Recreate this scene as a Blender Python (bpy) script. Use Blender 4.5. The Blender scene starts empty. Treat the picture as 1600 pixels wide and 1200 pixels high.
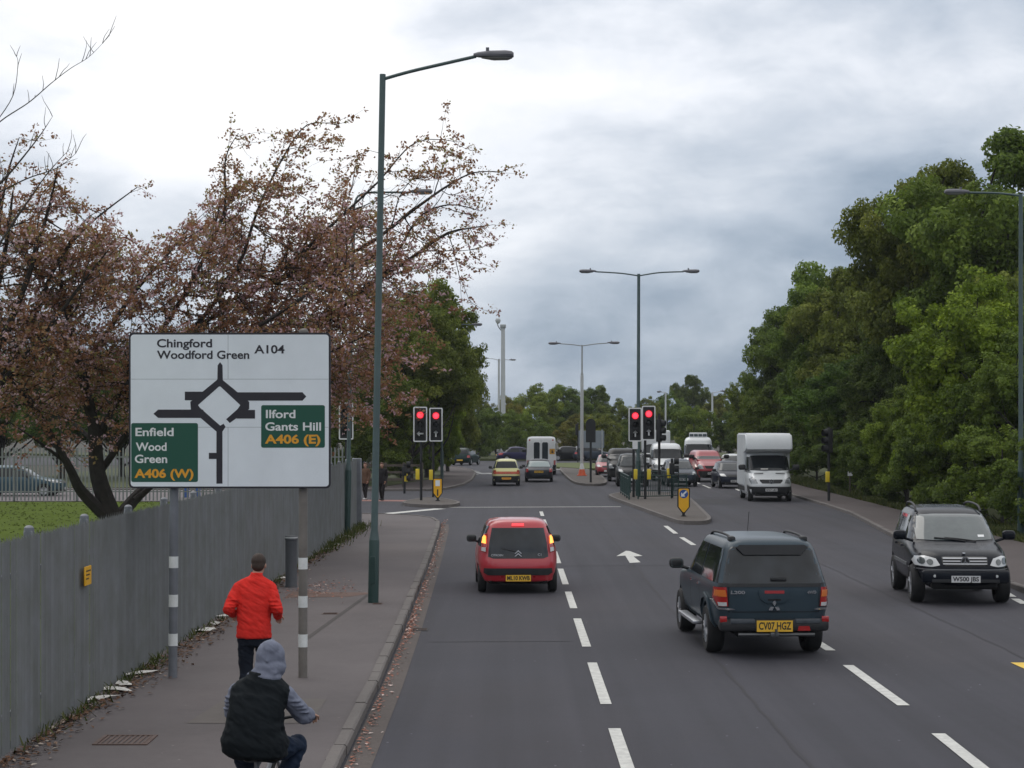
import bpy, bmesh, math, random
import numpy as np
from mathutils import Vector, Matrix
from mathutils.bvhtree import BVHTree

R = math.radians
scene = bpy.context.scene
col = scene.collection

# ------------------------------------------------------------------ camera
CAM_H = 3.35
FPX = 3080.0
HOR = 665.0
cam_data = bpy.data.cameras.new("camera")
cam = bpy.data.objects.new("camera", cam_data)
col.objects.link(cam)
cam.location = (0, 0, CAM_H)
cam.rotation_euler = (R(90), 0, 0)
cam_data.sensor_width = 36.0
cam_data.lens = 36.0 * FPX / 1600.0
cam_data.shift_y = (HOR - 600.0) / 1600.0
cam_data.clip_start = 0.5
cam_data.clip_end = 3000.0
scene.camera = cam

# ------------------------------------------------------------------ exposure
scene.render.engine = 'CYCLES'
scene.view_settings.view_transform = 'Standard'
scene.view_settings.look = 'None'
scene.view_settings.gamma = 1.0
scene.view_settings.exposure = 0.1
scene.cycles.max_bounces = 10
scene.cycles.diffuse_bounces = 5
scene.cycles.glossy_bounces = 3
scene.cycles.transmission_bounces = 4
scene.cycles.transparent_max_bounces = 6
scene.cycles.caustics_reflective = False
scene.cycles.caustics_refractive = False
scene.cycles.use_denoising = True

# ------------------------------------------------------------------ sun + sky
SUN_EL, SUN_AZ = R(48), R(-28)          # azimuth measured from +Y towards +X
sun_data = bpy.data.lights.new("sun", 'SUN')
sun_data.energy = 0.55
sun_data.angle = R(40)
sun_data.color = (1.0, 0.96, 0.9)
sun = bpy.data.objects.new("sun", sun_data)
col.objects.link(sun)
sd = Vector((math.sin(SUN_AZ) * math.cos(SUN_EL), math.cos(SUN_AZ) * math.cos(SUN_EL), math.sin(SUN_EL)))
sun.rotation_euler = sd.to_track_quat('Z', 'Y').to_euler()
sun.location = sd * 200

world = bpy.data.worlds.new("World")
scene.world = world
world.use_nodes = True
wt = world.node_tree
wt.nodes.clear()


def WN(t, **kw):
    n = wt.nodes.new(t)
    for k, v in kw.items():
        setattr(n, k, v)
    return n


def wmath(op, a, b=None, clamp=False):
    n = WN('ShaderNodeMath', operation=op, use_clamp=clamp)
    for i, v in enumerate((a, b)):
        if v is None:
            continue
        if isinstance(v, (int, float)):
            n.inputs[i].default_value = v
        else:
            wt.links.new(v, n.inputs[i])
    return n.outputs[0]


def build_sky():
    out = WN('ShaderNodeOutputWorld')
    bg = WN('ShaderNodeBackground')
    bg.inputs['Strength'].default_value = 0.1
    wt.links.new(bg.outputs[0], out.inputs[0])
    sky = WN('ShaderNodeTexSky', sky_type='NISHITA', sun_disc=False, sun_elevation=SUN_EL, sun_rotation=SUN_AZ)
    sky.altitude = 50
    tc = WN('ShaderNodeTexCoord')
    dirv = tc.outputs['Generated']
    # soft turbulence that makes the cloud masses ragged
    mp = WN('ShaderNodeMapping')
    wt.links.new(dirv, mp.inputs[0])
    mp.inputs['Rotation'].default_value = (0, R(24), 0)
    mp.inputs['Scale'].default_value = (5.0, 5.0, 13.0)
    n1 = WN('ShaderNodeTexNoise')
    n1.inputs['Scale'].default_value = 1.0
    n1.inputs['Detail'].default_value = 7
    n1.inputs['Roughness'].default_value = 0.52
    n1.inputs['Distortion'].default_value = 0.35
    wt.links.new(mp.outputs[0], n1.inputs['Vector'])
    mp2 = WN('ShaderNodeMapping')
    wt.links.new(dirv, mp2.inputs[0])
    mp2.inputs['Rotation'].default_value = (0, R(20), 0)
    mp2.inputs['Scale'].default_value = (15.0, 15.0, 30.0)
    mp2.inputs['Location'].default_value = (3.1, 0.7, 1.9)
    n2 = WN('ShaderNodeTexNoise')
    n2.inputs['Scale'].default_value = 1.0
    n2.inputs['Detail'].default_value = 6
    n2.inputs['Roughness'].default_value = 0.56
    n2.inputs['Distortion'].default_value = 0.25
    wt.links.new(mp2.outputs[0], n2.inputs['Vector'])
    # warped direction
    sub = WN('ShaderNodeVectorMath', operation='SUBTRACT')
    wt.links.new(n1.outputs['Color'], sub.inputs[0])
    sub.inputs[1].default_value = (0.5, 0.5, 0.5)
    scl = WN('ShaderNodeVectorMath', operation='SCALE')
    wt.links.new(sub.outputs[0], scl.inputs[0])
    scl.inputs['Scale'].default_value = 0.16
    add = WN('ShaderNodeVectorMath', operation='ADD')
    wt.links.new(dirv, add.inputs[0])
    wt.links.new(scl.outputs[0], add.inputs[1])
    warped = add.outputs[0]
    sep = WN('ShaderNodeSeparateXYZ')
    wt.links.new(dirv, sep.inputs[0])
    z = sep.outputs['Z']
    # brightness by elevation (thin cloud overhead, thick blue-grey cloud low down)
    mr = WN('ShaderNodeMapRange', interpolation_type='SMOOTHSTEP')
    wt.links.new(z, mr.inputs['Value'])
    mr.inputs['From Min'].default_value = -0.01
    mr.inputs['From Max'].default_value = 0.19
    mr.inputs['To Min'].default_value = 0.20
    mr.inputs['To Max'].default_value = 0.60
    val = mr.outputs[0]
    mr2 = WN('ShaderNodeMapRange', interpolation_type='SMOOTHSTEP')
    wt.links.new(z, mr2.inputs['Value'])
    mr2.inputs['From Min'].default_value = 0.2
    mr2.inputs['From Max'].default_value = 0.6
    mr2.inputs['To Min'].default_value = 0.0
    mr2.inputs['To Max'].default_value = 0.50
    val = wmath('ADD', val, mr2.outputs[0])
    # cloud masses: (azimuth deg, elevation deg, radius, vertical squash, amplitude)
    masses = [(-9.5, 9.5, 0.18, 1.0, 0.56), (-3.5, 4.5, 0.12, 1.0, 0.30), (-3.0, 11.0, 0.10, 1.2, 0.30),
              (0.8, 7.0, 0.09, 1.1, 0.24),
              (-13.5, 6.5, 0.10, 1.6, -0.16), (-9.5, 6.2, 0.08, 1.8, -0.16), (-1.6, 10.4, 0.055, 1.3, -0.30),
              (-5.5, 7.8, 0.05, 1.8, -0.10),
              (4.5, 8.0, 0.12, 1.8, 0.20), (10.0, 6.0, 0.08, 2.4, -0.10), (11.5, 9.2, 0.10, 1.6, 0.08), (6.8, 4.3, 0.07, 2.2, 0.07),
              (2.0, 5.2, 0.07, 2.0, 0.03), (2.2, 2.6, 0.07, 3.0, -0.05), (4.5, 2.8, 0.05, 3.0, 0.04),
              (12.0, 10.5, 0.12, 1.5, -0.02)]
    for az, el, r, sq, amp in masses:
        a, e = R(az), R(el)
        c = Vector((math.sin(a) * math.cos(e), math.cos(a) * math.cos(e), math.sin(e)))
        s = WN('ShaderNodeVectorMath', operation='SUBTRACT')
        wt.links.new(warped, s.inputs[0])
        s.inputs[1].default_value = c
        m = WN('ShaderNodeVectorMath', operation='MULTIPLY')
        wt.links.new(s.outputs[0], m.inputs[0])
        m.inputs[1].default_value = (1, 1, sq)
        ln = WN('ShaderNodeVectorMath', operation='LENGTH')
        wt.links.new(m.outputs[0], ln.inputs[0])
        q = WN('ShaderNodeMapRange', interpolation_type='SMOOTHSTEP')
        wt.links.new(ln.outputs['Value'], q.inputs['Value'])
        q.inputs['From Min'].default_value = 0.0
        q.inputs['From Max'].default_value = r
        q.inputs['To Min'].default_value = amp
        q.inputs['To Max'].default_value = 0.0
        val = wmath('ADD', val, q.outputs[0])
    f1 = wmath('MULTIPLY', wmath('SUBTRACT', n1.outputs['Fac'], 0.5), 0.85)
    f2 = wmath('MULTIPLY', wmath('SUBTRACT', n2.outputs['Fac'], 0.5), 0.62)
    val = wmath('ADD', val, wmath('ADD', f1, f2))
    ramp = WN('ShaderNodeValToRGB')
    wt.links.new(val, ramp.inputs[0])
    cr = ramp.color_ramp
    cr.elements[0].position = 0.10
    cr.elements[0].color = (0.19, 0.26, 0.37, 1)
    cr.elements[1].position = 1.0
    cr.elements[1].color = (1.02, 1.02, 1.03, 1)
    for p, c in ((0.30, (0.32, 0.39, 0.49)), (0.46, (0.48, 0.545, 0.64)), (0.62, (0.64, 0.69, 0.77)), (0.80, (0.86, 0.89, 0.95))):
        el_ = cr.elements.new(p)
        el_.color = (*c, 1)
    tens = WN('ShaderNodeVectorMath', operation='SCALE')
    wt.links.new(ramp.outputs[0], tens.inputs[0])
    tens.inputs['Scale'].default_value = 10.0
    mix = WN('ShaderNodeMix', data_type='RGBA')
    mix.inputs['Factor'].default_value = 0.94
    wt.links.new(sky.outputs[0], mix.inputs['A'])
    wt.links.new(tens.outputs[0], mix.inputs['B'])
    wt.links.new(mix.outputs['Result'], bg.inputs['Color'])


build_sky()


# ------------------------------------------------------------------ helpers
def gp(px, py):
    """ground point seen at a pixel of the 1600x1200 photograph"""
    s = (py - HOR) / CAM_H
    return Vector(((px - 800) / s, FPX / s, 0.0))


def at(px, py, Y):
    return Vector(((px - 800) * Y / FPX, Y, CAM_H - (py - HOR) * Y / FPX))


def tag(o, label=None, cat=None, group=None, kind=None):
    if label:
        o['label'] = label
    if cat:
        o['category'] = cat
    if group:
        o['group'] = group
    if kind:
        o['kind'] = kind
    return o


def thing(name, label, cat, loc=(0, 0, 0), rotz=0.0, group=None):
    o = bpy.data.objects.new(name, None)
    o.empty_display_size = 0.2
    col.objects.link(o)
    o.location = loc
    o.rotation_euler = (0, 0, rotz)
    return tag(o, label, cat, group)


def copy_tree(o, parent=None, skip=('label', 'category', 'group')):
    c = o.copy()
    col.objects.link(c)
    c.parent = parent
    for ch in o.children:
        copy_tree(ch, c)
    return c


_mats = {}


def mat(name, c, rough=0.6, metal=0.0, var=0.0, scale=4.0, bump=0.0, bscale=None, coat=0.0, spec=0.5, ior=None,
        emit=None, estr=0.0, c2=None, detail=6):
    if name in _mats:
        return _mats[name]
    m = bpy.data.materials.new(name)
    m.use_nodes = True
    nt = m.node_tree
    b = nt.nodes['Principled BSDF']
    b.inputs['Base Color'].default_value = (*c, 1)
    b.inputs['Roughness'].default_value = rough
    b.inputs['Metallic'].default_value = metal
    b.inputs['Coat Weight'].default_value = coat
    b.inputs['Coat Roughness'].default_value = 0.06
    b.inputs['Specular IOR Level'].default_value = spec
    if ior:
        b.inputs['IOR'].default_value = ior
    if emit:
        b.inputs['Emission Color'].default_value = (*emit, 1)
        b.inputs['Emission Strength'].default_value = estr
    tc = nt.nodes.new('ShaderNodeTexCoord')
    if var > 0 or c2:
        n = nt.nodes.new('ShaderNodeTexNoise')
        n.inputs['Scale'].default_value = scale
        n.inputs['Detail'].default_value = detail
        n.inputs['Roughness'].default_value = 0.65
        nt.links.new(tc.outputs['Object'], n.inputs['Vector'])
        r = nt.nodes.new('ShaderNodeValToRGB')
        r.color_ramp.elements[0].position = 0.3
        r.color_ramp.elements[1].position = 0.72
        d = c2 if c2 else tuple(x * (1 - var) for x in c)
        e = c if c2 else tuple(min(1, x * (1 + var)) for x in c)
        r.color_ramp.elements[0].color = (*d, 1)
        r.color_ramp.elements[1].color = (*e, 1)
        nt.links.new(n.outputs['Fac'], r.inputs[0])
        nt.links.new(r.outputs[0], b.inputs['Base Color'])
    if bump > 0:
        n = nt.nodes.new('ShaderNodeTexNoise')
        n.inputs['Scale'].default_value = bscale or scale * 6
        n.inputs['Detail'].default_value = 4
        nt.links.new(tc.outputs['Object'], n.inputs['Vector'])
        bp = nt.nodes.new('ShaderNodeBump')
        bp.inputs['Strength'].default_value = bump
        bp.inputs['Distance'].default_value = 0.02
        nt.links.new(n.outputs['Fac'], bp.inputs['Height'])
        nt.links.new(bp.outputs[0], b.inputs['Normal'])
    _mats[name] = m
    return m


class MB:
    """collects simple shapes and links them as ONE mesh object"""

    def __init__(self):
        self.v, self.f, self.mi = [], [], []
        self.m = 0

    def add(self, vs, fs):
        o = len(self.v)
        self.v += [tuple(p) for p in vs]
        for f in fs:
            self.f.append([i + o for i in f])
            self.mi.append(self.m)

    def box(self, x0, x1, y0, y1, z0, z1, M=None):
        vs = [(x, y, z) for z in (z0, z1) for y in (y0, y1) for x in (x0, x1)]
        if M:
            vs = [M @ Vector(p) for p in vs]
        self.add(vs, [(0, 2, 3, 1), (4, 5, 7, 6), (0, 1, 5, 4), (2, 6, 7, 3), (0, 4, 6, 2), (1, 3, 7, 5)])

    def rbox(self, x0, x1, y0, y1, z0, z1, r=0.03, seg=2, M=None):
        bm = bmesh.new()
        bmesh.ops.create_cube(bm, size=1)
        for v in bm.verts:
            v.co = Vector(((x0 + x1) / 2 + v.co.x * (x1 - x0), (y0 + y1) / 2 + v.co.y * (y1 - y0), (z0 + z1) / 2 + v.co.z * (z1 - z0)))
        bmesh.ops.bevel(bm, geom=bm.edges[:], offset=min(r, (x1 - x0) * .45, (y1 - y0) * .45, (z1 - z0) * .45), segments=seg, profile=0.5, affect='EDGES')
        self.bm(bm, M)

    def bm(self, bm, M=None):
        bm.verts.index_update()
        vs = [(M @ v.co) if M else v.co.copy() for v in bm.verts]
        fs = [[v.index for v in f.verts] for f in bm.faces]
        self.add(vs, fs)
        bm.free()

    def tube(self, pts, radii, n=8, caps=True, ell=None):
        pts = [Vector(p) for p in pts]
        if isinstance(radii, (int, float)):
            radii = [radii] * len(pts)
        vs = []
        up = None
        for i, p in enumerate(pts):
            a = pts[max(i - 1, 0)]
            b = pts[min(i + 1, len(pts) - 1)]
            t = (b - a).normalized()
            if up is None:
                up = Vector((1, 0, 0)) if abs(t.x) < 0.9 else Vector((0, 1, 0))
            x = (up - t * up.dot(t)).normalized()
            y = t.cross(x)
            up = x
            for k in range(n):
                a_ = 2 * math.pi * k / n
                rx, ry = (radii[i] if isinstance(radii[i], (tuple, list)) else (radii[i], radii[i]))
                vs.append(p + x * math.cos(a_) * rx + y * math.sin(a_) * ry)
        fs = []
        for i in range(len(pts) - 1):
            for k in range(n):
                k2 = (k + 1) % n
                fs.append((i * n + k, i * n + k2, (i + 1) * n + k2, (i + 1) * n + k))
        if caps:
            fs.append(tuple(reversed(range(n))))
            fs.append(tuple((len(pts) - 1) * n + k for k in range(n)))
        self.add(vs, fs)

    def lathe(self, prof, n=24, axis='z', loc=(0, 0, 0)):
        """prof: (radius, height) pairs, closed ends when radius 0"""
        vs, fs = [], []
        L = Vector(loc)
        for r, h in prof:
            for k in range(n):
                a = 2 * math.pi * k / n
                c, s = r * math.cos(a), r * math.sin(a)
                if axis == 'z':
                    vs.append(L + Vector((c, s, h)))
                elif axis == 'x':
                    vs.append(L + Vector((h, c, s)))
                else:
                    vs.append(L + Vector((s, h, c)))
        for i in range(len(prof) - 1):
            for k in range(n):
                k2 = (k + 1) % n
                fs.append((i * n + k, i * n + k2, (i + 1) * n + k2, (i + 1) * n + k))
        self.add(vs, fs)

    def prism(self, poly, d0, d1, axis='y'):
        """poly in the two remaining axes (x,z for y; y,z for x; x,y for z)"""
        n = len(poly)

        def P(a, b, d):
            return (a, d, b) if axis == 'y' else (d, a, b) if axis == 'x' else (a, b, d)
        vs = [P(a, b, d0) for a, b in poly] + [P(a, b, d1) for a, b in poly]
        fs = [tuple(range(n)), tuple(reversed(range(n, 2 * n)))]
        for k in range(n):
            k2 = (k + 1) % n
            fs.append((k, n + k, n + k2, k2))
        self.add(vs, fs)

    def build(self, name, mats, parent=None, smooth=True, ang=38, label=None, kind=None, fix=True):
        me = bpy.data.meshes.new(name)
        me.from_pydata(self.v, [], self.f)
        if not isinstance(mats, (list, tuple)):
            mats = [mats]
        for m in mats:
            me.materials.append(m)
        if len(mats) > 1:
            me.polygons.foreach_set('material_index', self.mi)
        if fix:
            bm = bmesh.new()
            bm.from_mesh(me)
            bmesh.ops.recalc_face_normals(bm, faces=bm.faces[:])
            bm.to_mesh(me)
            bm.free()
        if smooth:
            me.polygons.foreach_set('use_smooth', [True] * len(me.polygons))
            me.set_sharp_from_angle(angle=R(ang))
        me.update()
        o = bpy.data.objects.new(name, me)
        col.objects.link(o)
        if parent is not None:
            o.parent = parent
        if label:
            o['label'] = label
        if kind:
            o['kind'] = kind
        return o


def text_mesh(mb, s, size, M, weight=0.0, align='CENTER', width=None, depth=0.002, spacing=1.0, xscale=1.0):
    """lettering (real text geometry) placed by matrix M: text x -> M x, text y -> M y"""
    cu = bpy.data.curves.new("t", 'FONT')
    cu.body = s
    cu.size = size
    cu.align_x = align
    cu.align_y = 'CENTER'
    cu.offset = weight
    cu.extrude = depth
    cu.space_character = spacing
    cu.resolution_u = 3
    ob = bpy.data.objects.new("t", cu)
    col.objects.link(ob)
    bpy.context.view_layer.update()
    dg = bpy.context.evaluated_depsgraph_get()
    me = bpy.data.meshes.new_from_object(ob.evaluated_get(dg))
    vs = [v.co.copy() for v in me.vertices]
    if vs and width:
        w = max(v.x for v in vs) - min(v.x for v in vs)
        xscale = width / w
    vs = [M @ Vector((v.x * xscale, v.y, v.z)) for v in vs]
    mb.add(vs, [list(p.vertices) for p in me.polygons])
    bpy.data.objects.remove(ob)
    bpy.data.curves.remove(cu)
    bpy.data.meshes.remove(me)


def quads_object(name, quads, mats, tint=None, midx=None, parent=None, kind=None):
    """many separate quads as one mesh; quads is (N,4,3)"""
    N = len(quads)
    me = bpy.data.meshes.new(name)
    me.vertices.add(N * 4)
    me.vertices.foreach_set('co', np.asarray(quads, dtype=np.float32).reshape(-1))
    me.loops.add(N * 4)
    me.loops.foreach_set('vertex_index', np.arange(N * 4, dtype=np.int32))
    me.polygons.add(N)
    me.polygons.foreach_set('loop_start', np.arange(0, N * 4, 4, dtype=np.int32))
    for m in (mats if isinstance(mats, (list, tuple)) else [mats]):
        me.materials.append(m)
    if midx is not None:
        me.polygons.foreach_set('material_index', np.asarray(midx, dtype=np.int32))
    if tint is not None:
        at_ = me.attributes.new('tint', 'FLOAT', 'FACE')
        at_.data.foreach_set('value', np.asarray(tint, dtype=np.float32))
    me.update(calc_edges=True)
    o = bpy.data.objects.new(name, me)
    col.objects.link(o)
    if parent is not None:
        o.parent = parent
    if kind:
        o['kind'] = kind
    return o


def catmull(pts, k=4):
    pts = [Vector(p) for p in pts]
    out = []
    for i in range(len(pts) - 1):
        p0, p1, p2, p3 = pts[max(i - 1, 0)], pts[i], pts[i + 1], pts[min(i + 2, len(pts) - 1)]
        for j in range(k):
            t = j / k
            out.append(0.5 * ((2 * p1) + (p2 - p0) * t + (2 * p0 - 5 * p1 + 4 * p2 - p3) * t * t + (3 * p1 - p0 - 3 * p2 + p3) * t ** 3))
    out.append(pts[-1])
    return out


def lerp_tab(tab, x):
    if x <= tab[0][0]:
        return tab[0][1]
    for (a, va), (b, vb) in zip(tab, tab[1:]):
        if x <= b:
            return va + (vb - va) * (x - a) / (b - a)
    return tab[-1][1]
# ================================================================== ground, roads, pavements
def surface_mat(name, c, var=0.18, rough=0.85, big=0.12, fine=60.0, spec=0.35, speck=0.0, streak=0.0, brown=0.0):
    """asphalt / paving: large soft stains, streaks along the driving direction, fine grain, pale specks"""
    m = bpy.data.materials.new(name)
    m.use_nodes = True
    nt = m.node_tree
    b = nt.nodes['Principled BSDF']
    b.inputs['Roughness'].default_value = rough
    b.inputs['Specular IOR Level'].default_value = spec
    tc = nt.nodes.new('ShaderNodeTexCoord')

    def noise(sc, det=5, scale3=None, rough_=0.6):
        n = nt.nodes.new('ShaderNodeTexNoise')
        n.inputs['Scale'].default_value = sc
        n.inputs['Detail'].default_value = det
        n.inputs['Roughness'].default_value = rough_
        if scale3:
            mp = nt.nodes.new('ShaderNodeMapping')
            mp.inputs['Scale'].default_value = scale3
            nt.links.new(tc.outputs['Object'], mp.inputs[0])
            nt.links.new(mp.outputs[0], n.inputs['Vector'])
        else:
            nt.links.new(tc.outputs['Object'], n.inputs['Vector'])
        return n.outputs['Fac']

    def M(op, a, b_):
        n = nt.nodes.new('ShaderNodeMath')
        n.operation = op
        for i, v in enumerate((a, b_)):
            if isinstance(v, (int, float)):
                n.inputs[i].default_value = v
            else:
                nt.links.new(v, n.inputs[i])
        return n.outputs[0]
    t = M('MULTIPLY', M('SUBTRACT', noise(0.35, 6), 0.5), big * 6)
    t = M('ADD', t, M('MULTIPLY', M('SUBTRACT', noise(fine, 3), 0.5), var * 3))
    t = M('ADD', t, M('MULTIPLY', M('SUBTRACT', noise(7.0, 5), 0.5), var * 1.5))
    if streak:
        t = M('ADD', t, M('MULTIPLY', M('SUBTRACT', noise(1.0, 4, (1.7, 0.03, 1)), 0.5), streak * 4))
    t = M('ADD', t, 1.0)
    if speck:
        vor = nt.nodes.new('ShaderNodeTexVoronoi')
        vor.inputs['Scale'].default_value = 2.6
        nt.links.new(tc.outputs['Object'], vor.inputs['Vector'])
        s = M('LESS_THAN', vor.outputs['Distance'], 0.035)
        t = M('ADD', t, M('MULTIPLY', s, speck))
    mul = nt.nodes.new('ShaderNodeVectorMath')
    mul.operation = 'SCALE'
    mul.inputs[0].default_value = c
    if brown:                                                     # dusty brown stains of their own irregular shape
        mr = nt.nodes.new('ShaderNodeMapRange')
        mr.inputs['From Min'].default_value = 0.46
        mr.inputs['From Max'].default_value = 0.72
        mr.inputs['To Max'].default_value = brown
        nt.links.new(noise(0.22, 7, (1.0, 0.35, 1)), mr.inputs['Value'])
        mx = nt.nodes.new('ShaderNodeMix')
        mx.data_type = 'RGBA'
        mx.inputs['A'].default_value = (*c, 1)
        mx.inputs['B'].default_value = (c[0] * 1.22, c[1] * 1.06, c[2] * 0.92, 1)
        nt.links.new(mr.outputs[0], mx.inputs['Factor'])
        nt.links.new(mx.outputs['Result'], mul.inputs[0])
    nt.links.new(t, mul.inputs['Scale'])
    nt.links.new(mul.outputs[0], b.inputs['Base Color'])
    bp = nt.nodes.new('ShaderNodeBump')
    bp.inputs['Strength'].default_value = 0.35
    bp.inputs['Distance'].default_value = 0.008
    nt.links.new(noise(110.0, 3), bp.inputs['Height'])
    nt.links.new(bp.outputs[0], b.inputs['Normal'])
    return m


M_ROAD = surface_mat('asphalt', (0.0400, 0.0395, 0.0500), var=0.16, big=0.07, speck=4.0, streak=0.24, brown=0.55)
M_ROAD2 = surface_mat('asphalt_patch', (0.036, 0.035, 0.041), var=0.16, big=0.05, streak=0.06)
M_PAVE = surface_mat('pavement_tarmac', (0.106, 0.093, 0.094), var=0.18, big=0.12, speck=1.2, brown=0.3)
M_PAVE2 = surface_mat('far_pavement', (0.075, 0.061, 0.060), var=0.16, big=0.09)
M_KERB = surface_mat('kerb_stone', (0.135, 0.122, 0.115), var=0.2, big=0.1, fine=40)
M_GUT = surface_mat('gutter_dirt', (0.085, 0.070, 0.064), var=0.3, big=0.12, fine=30)
M_EARTH = surface_mat('earth', (0.040, 0.036, 0.024), var=0.3, big=0.15, fine=20)
M_GRASS = surface_mat('lawn_grass', (0.090, 0.122, 0.032), var=0.07, big=0.10, fine=20, rough=1.0, spec=0.0)
M_VERGE = surface_mat('rough_grass', (0.060, 0.072, 0.022), var=0.35, big=0.16, fine=12, rough=0.9)
M_RGRASS = surface_mat('roundabout_turf', (0.085, 0.105, 0.028), var=0.25, big=0.12, fine=9, rough=0.9)
M_WHITE = mat('road_paint', (0.68, 0.68, 0.64), 0.75, c2=(0.42, 0.42, 0.40), scale=7, bump=0.4, bscale=60, detail=12)
M_WORN = mat('worn_road_paint', (0.42, 0.42, 0.41), 0.75, c2=(0.22, 0.22, 0.22), scale=6)
M_YELLOWP = mat('yellow_road_paint', (0.75, 0.50, 0.06), 0.7, var=0.15, scale=5)
M_TACT = mat('red_tactile_paving', (0.26, 0.125, 0.105), 0.85, var=0.2, scale=3)


def sheet(name, poly, z, m, kind='structure', z0=None, parent=None):
    """flat polygon (one face sheet); with z0 a solid with sides down to z0"""
    mb = MB()
    n = len(poly)
    vs = [(p[0], p[1], z) for p in poly]
    fs = [tuple(range(n))]
    if z0 is not None:
        vs += [(p[0], p[1], z0) for p in poly]
        for k in range(n):
            k2 = (k + 1) % n
            fs.append((k, n + k, n + k2, k2))
    mb.add(vs, fs)
    o = mb.build(name, m, parent, smooth=False, fix=True)
    me = o.data
    if me.polygons[0].normal.z < 0:
        me.flip_normals()
    if kind:
        o['kind'] = kind
    return o


def strip_between(name, A, B, z, m, kind='structure'):
    """ribbon between two equally long polylines"""
    mb = MB()
    n = len(A)
    mb.add([(p[0], p[1], z) for p in A] + [(p[0], p[1], z) for p in B],
           [(i, i + 1, n + i + 1, n + i) for i in range(n - 1)])
    o = mb.build(name, m, smooth=False)
    if o.data.polygons[0].normal.z < 0:
        o.data.flip_normals()
    o['kind'] = kind
    return o


def kerb_line(name, pts, w=0.13, h=0.12, inward=1.0, m=None, joint=True, slope=0.02):
    """kerb stones: a raised strip along pts, widened to one side (inward = sign of the left normal)"""
    P = [Vector((p[0], p[1], 0)) for p in pts]
    mb = MB()
    prof = [(0, -0.02), (0.0, h - 0.02), (0.02, h), (w, h), (w, -0.02)]
    rows = []
    for i, p in enumerate(P):
        a, b = P[max(i - 1, 0)], P[min(i + 1, len(P) - 1)]
        t = (b - a).normalized()
        nrm = Vector((-t.y, t.x, 0)) * inward
        rows.append([p + nrm * d + Vector((0, 0, z)) for d, z in prof])
    k = len(prof)
    rs = random.Random(len(P))
    for i in range(len(P) - 1):                                       # single kerb stones with open joints
        L = (P[i + 1] - P[i]).length
        n = max(int(round(L / 0.915)), 1)
        for q in range(n):
            g = min(0.012 / L, 0.2 / n)
            t0, t1 = q / n + g, (q + 1) / n - g
            dz, dn = rs.uniform(-0.006, 0.006), rs.uniform(-0.006, 0.006)
            A = [rows[i][j].lerp(rows[i + 1][j], t0) + Vector((dn, 0, dz if j in (1, 2, 3) else 0)) for j in range(k)]
            B = [rows[i][j].lerp(rows[i + 1][j], t1) + Vector((dn, 0, dz if j in (1, 2, 3) else 0)) for j in range(k)]
            mb.add(A + B, [(j, j + 1, k + j + 1, k + j) for j in range(k - 1)] + [tuple(range(k)), tuple(reversed(range(k, 2 * k)))])
    mb.m = 1
    lo = [[p + Vector((0, 0, -0.03 if jj in (1, 2, 3) else 0)) for jj, p in enumerate(r_)] for r_ in rows]
    vs = [v for r_ in lo for v in r_]
    mb.add(vs, [(i * k + j, i * k + j + 1, (i + 1) * k + j + 1, (i + 1) * k + j) for i in range(len(P) - 1) for j in range(1, k - 2)])
    o = mb.build(name, [m or M_KERB, M_GUT], smooth=False)
    o['kind'] = 'structure'
    return o


# ---- terrain
big = sheet('ground', [(-700, -60), (700, -60), (700, 1200), (-700, 1200)], -0.03, M_EARTH)
# ---- carriageway, one sheet reaching from behind the camera through the junction to the roundabout
KL = [gp(*p) for p in ((530, 1190), (590, 1080), (640, 960), (668, 890), (690, 825))]
kerb_near = [Vector((-1.66, 3, 0)), Vector((-1.66, 12, 0)), Vector((-1.68, 20, 0)), Vector((-1.70, 25, 0)), Vector((-1.78, 32, 0)), Vector((-1.90, 40, 0)),
             Vector((-2.03, 48, 0)), Vector((-2.18, 56, 0)), Vector((-2.32, 63, 0)), Vector((-2.45, 67, 0)), Vector((-2.75, 69.6, 0)),
             Vector((-3.4, 71.4, 0)), Vector((-4.6, 72.6, 0)), Vector((-6.5, 73.2, 0)), Vector((-12, 73.6, 0))]
kerb_right = [(10.0, 3), (10.0, 30), (10.25, 40), (10.7, 50), (11.3, 58), (12.0, 66), (12.7, 74), (13.0, 82), (13.2, 92), (13.6, 104), (14.6, 118), (16.4, 132), (19.5, 146), (26, 158), (40, 166)]
road_poly = [(-3.2, 3)] + [(-3.2, 60), (-9, 68), (-9, 72), (-9, 99), (-9, 101), (-3.7, 101), (-2.8, 118), (-4, 158), (-30, 166), (-60, 168), (-60, 215), (60, 215), (60, 160)] + \
            [(p[0] + 0.1, p[1]) for p in reversed(kerb_right)]
sheet('road', road_poly, 0.0, M_ROAD)
# darker resurfaced strips and wheel-worn patches, butted a few millimetres above
sheet('road_patch', [(5.0, 84), (9.5, 84), (9.5, 90), (5.0, 90)], 0.004, M_ROAD2)

# sealed joints in the asphalt: thin wandering dark lines
def seam(pts, w):
    rs = random.Random(int(pts[0][1]))
    P = []
    for (a, b), (c, d) in zip(pts, pts[1:]):
        n = max(int(math.hypot(c - a, d - b) / 0.7), 1)
        for q in range(n):
            P.append((a + (c - a) * q / n + rs.uniform(-0.02, 0.02), b + (d - b) * q / n))
    P.append(pts[-1])
    horiz = abs(pts[-1][0] - pts[0][0]) > abs(pts[-1][1] - pts[0][1])
    A = [(x, y - w / 2 * rs.uniform(0.5, 1.3)) if horiz else (x - w / 2 * rs.uniform(0.5, 1.3), y) for x, y in P]
    B = [(x, y + w / 2 * rs.uniform(0.5, 1.3)) if horiz else (x + w / 2 * rs.uniform(0.5, 1.3), y) for x, y in P]
    strip_between('road_seam', A, B, 0.004, M_ROAD2)


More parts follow.
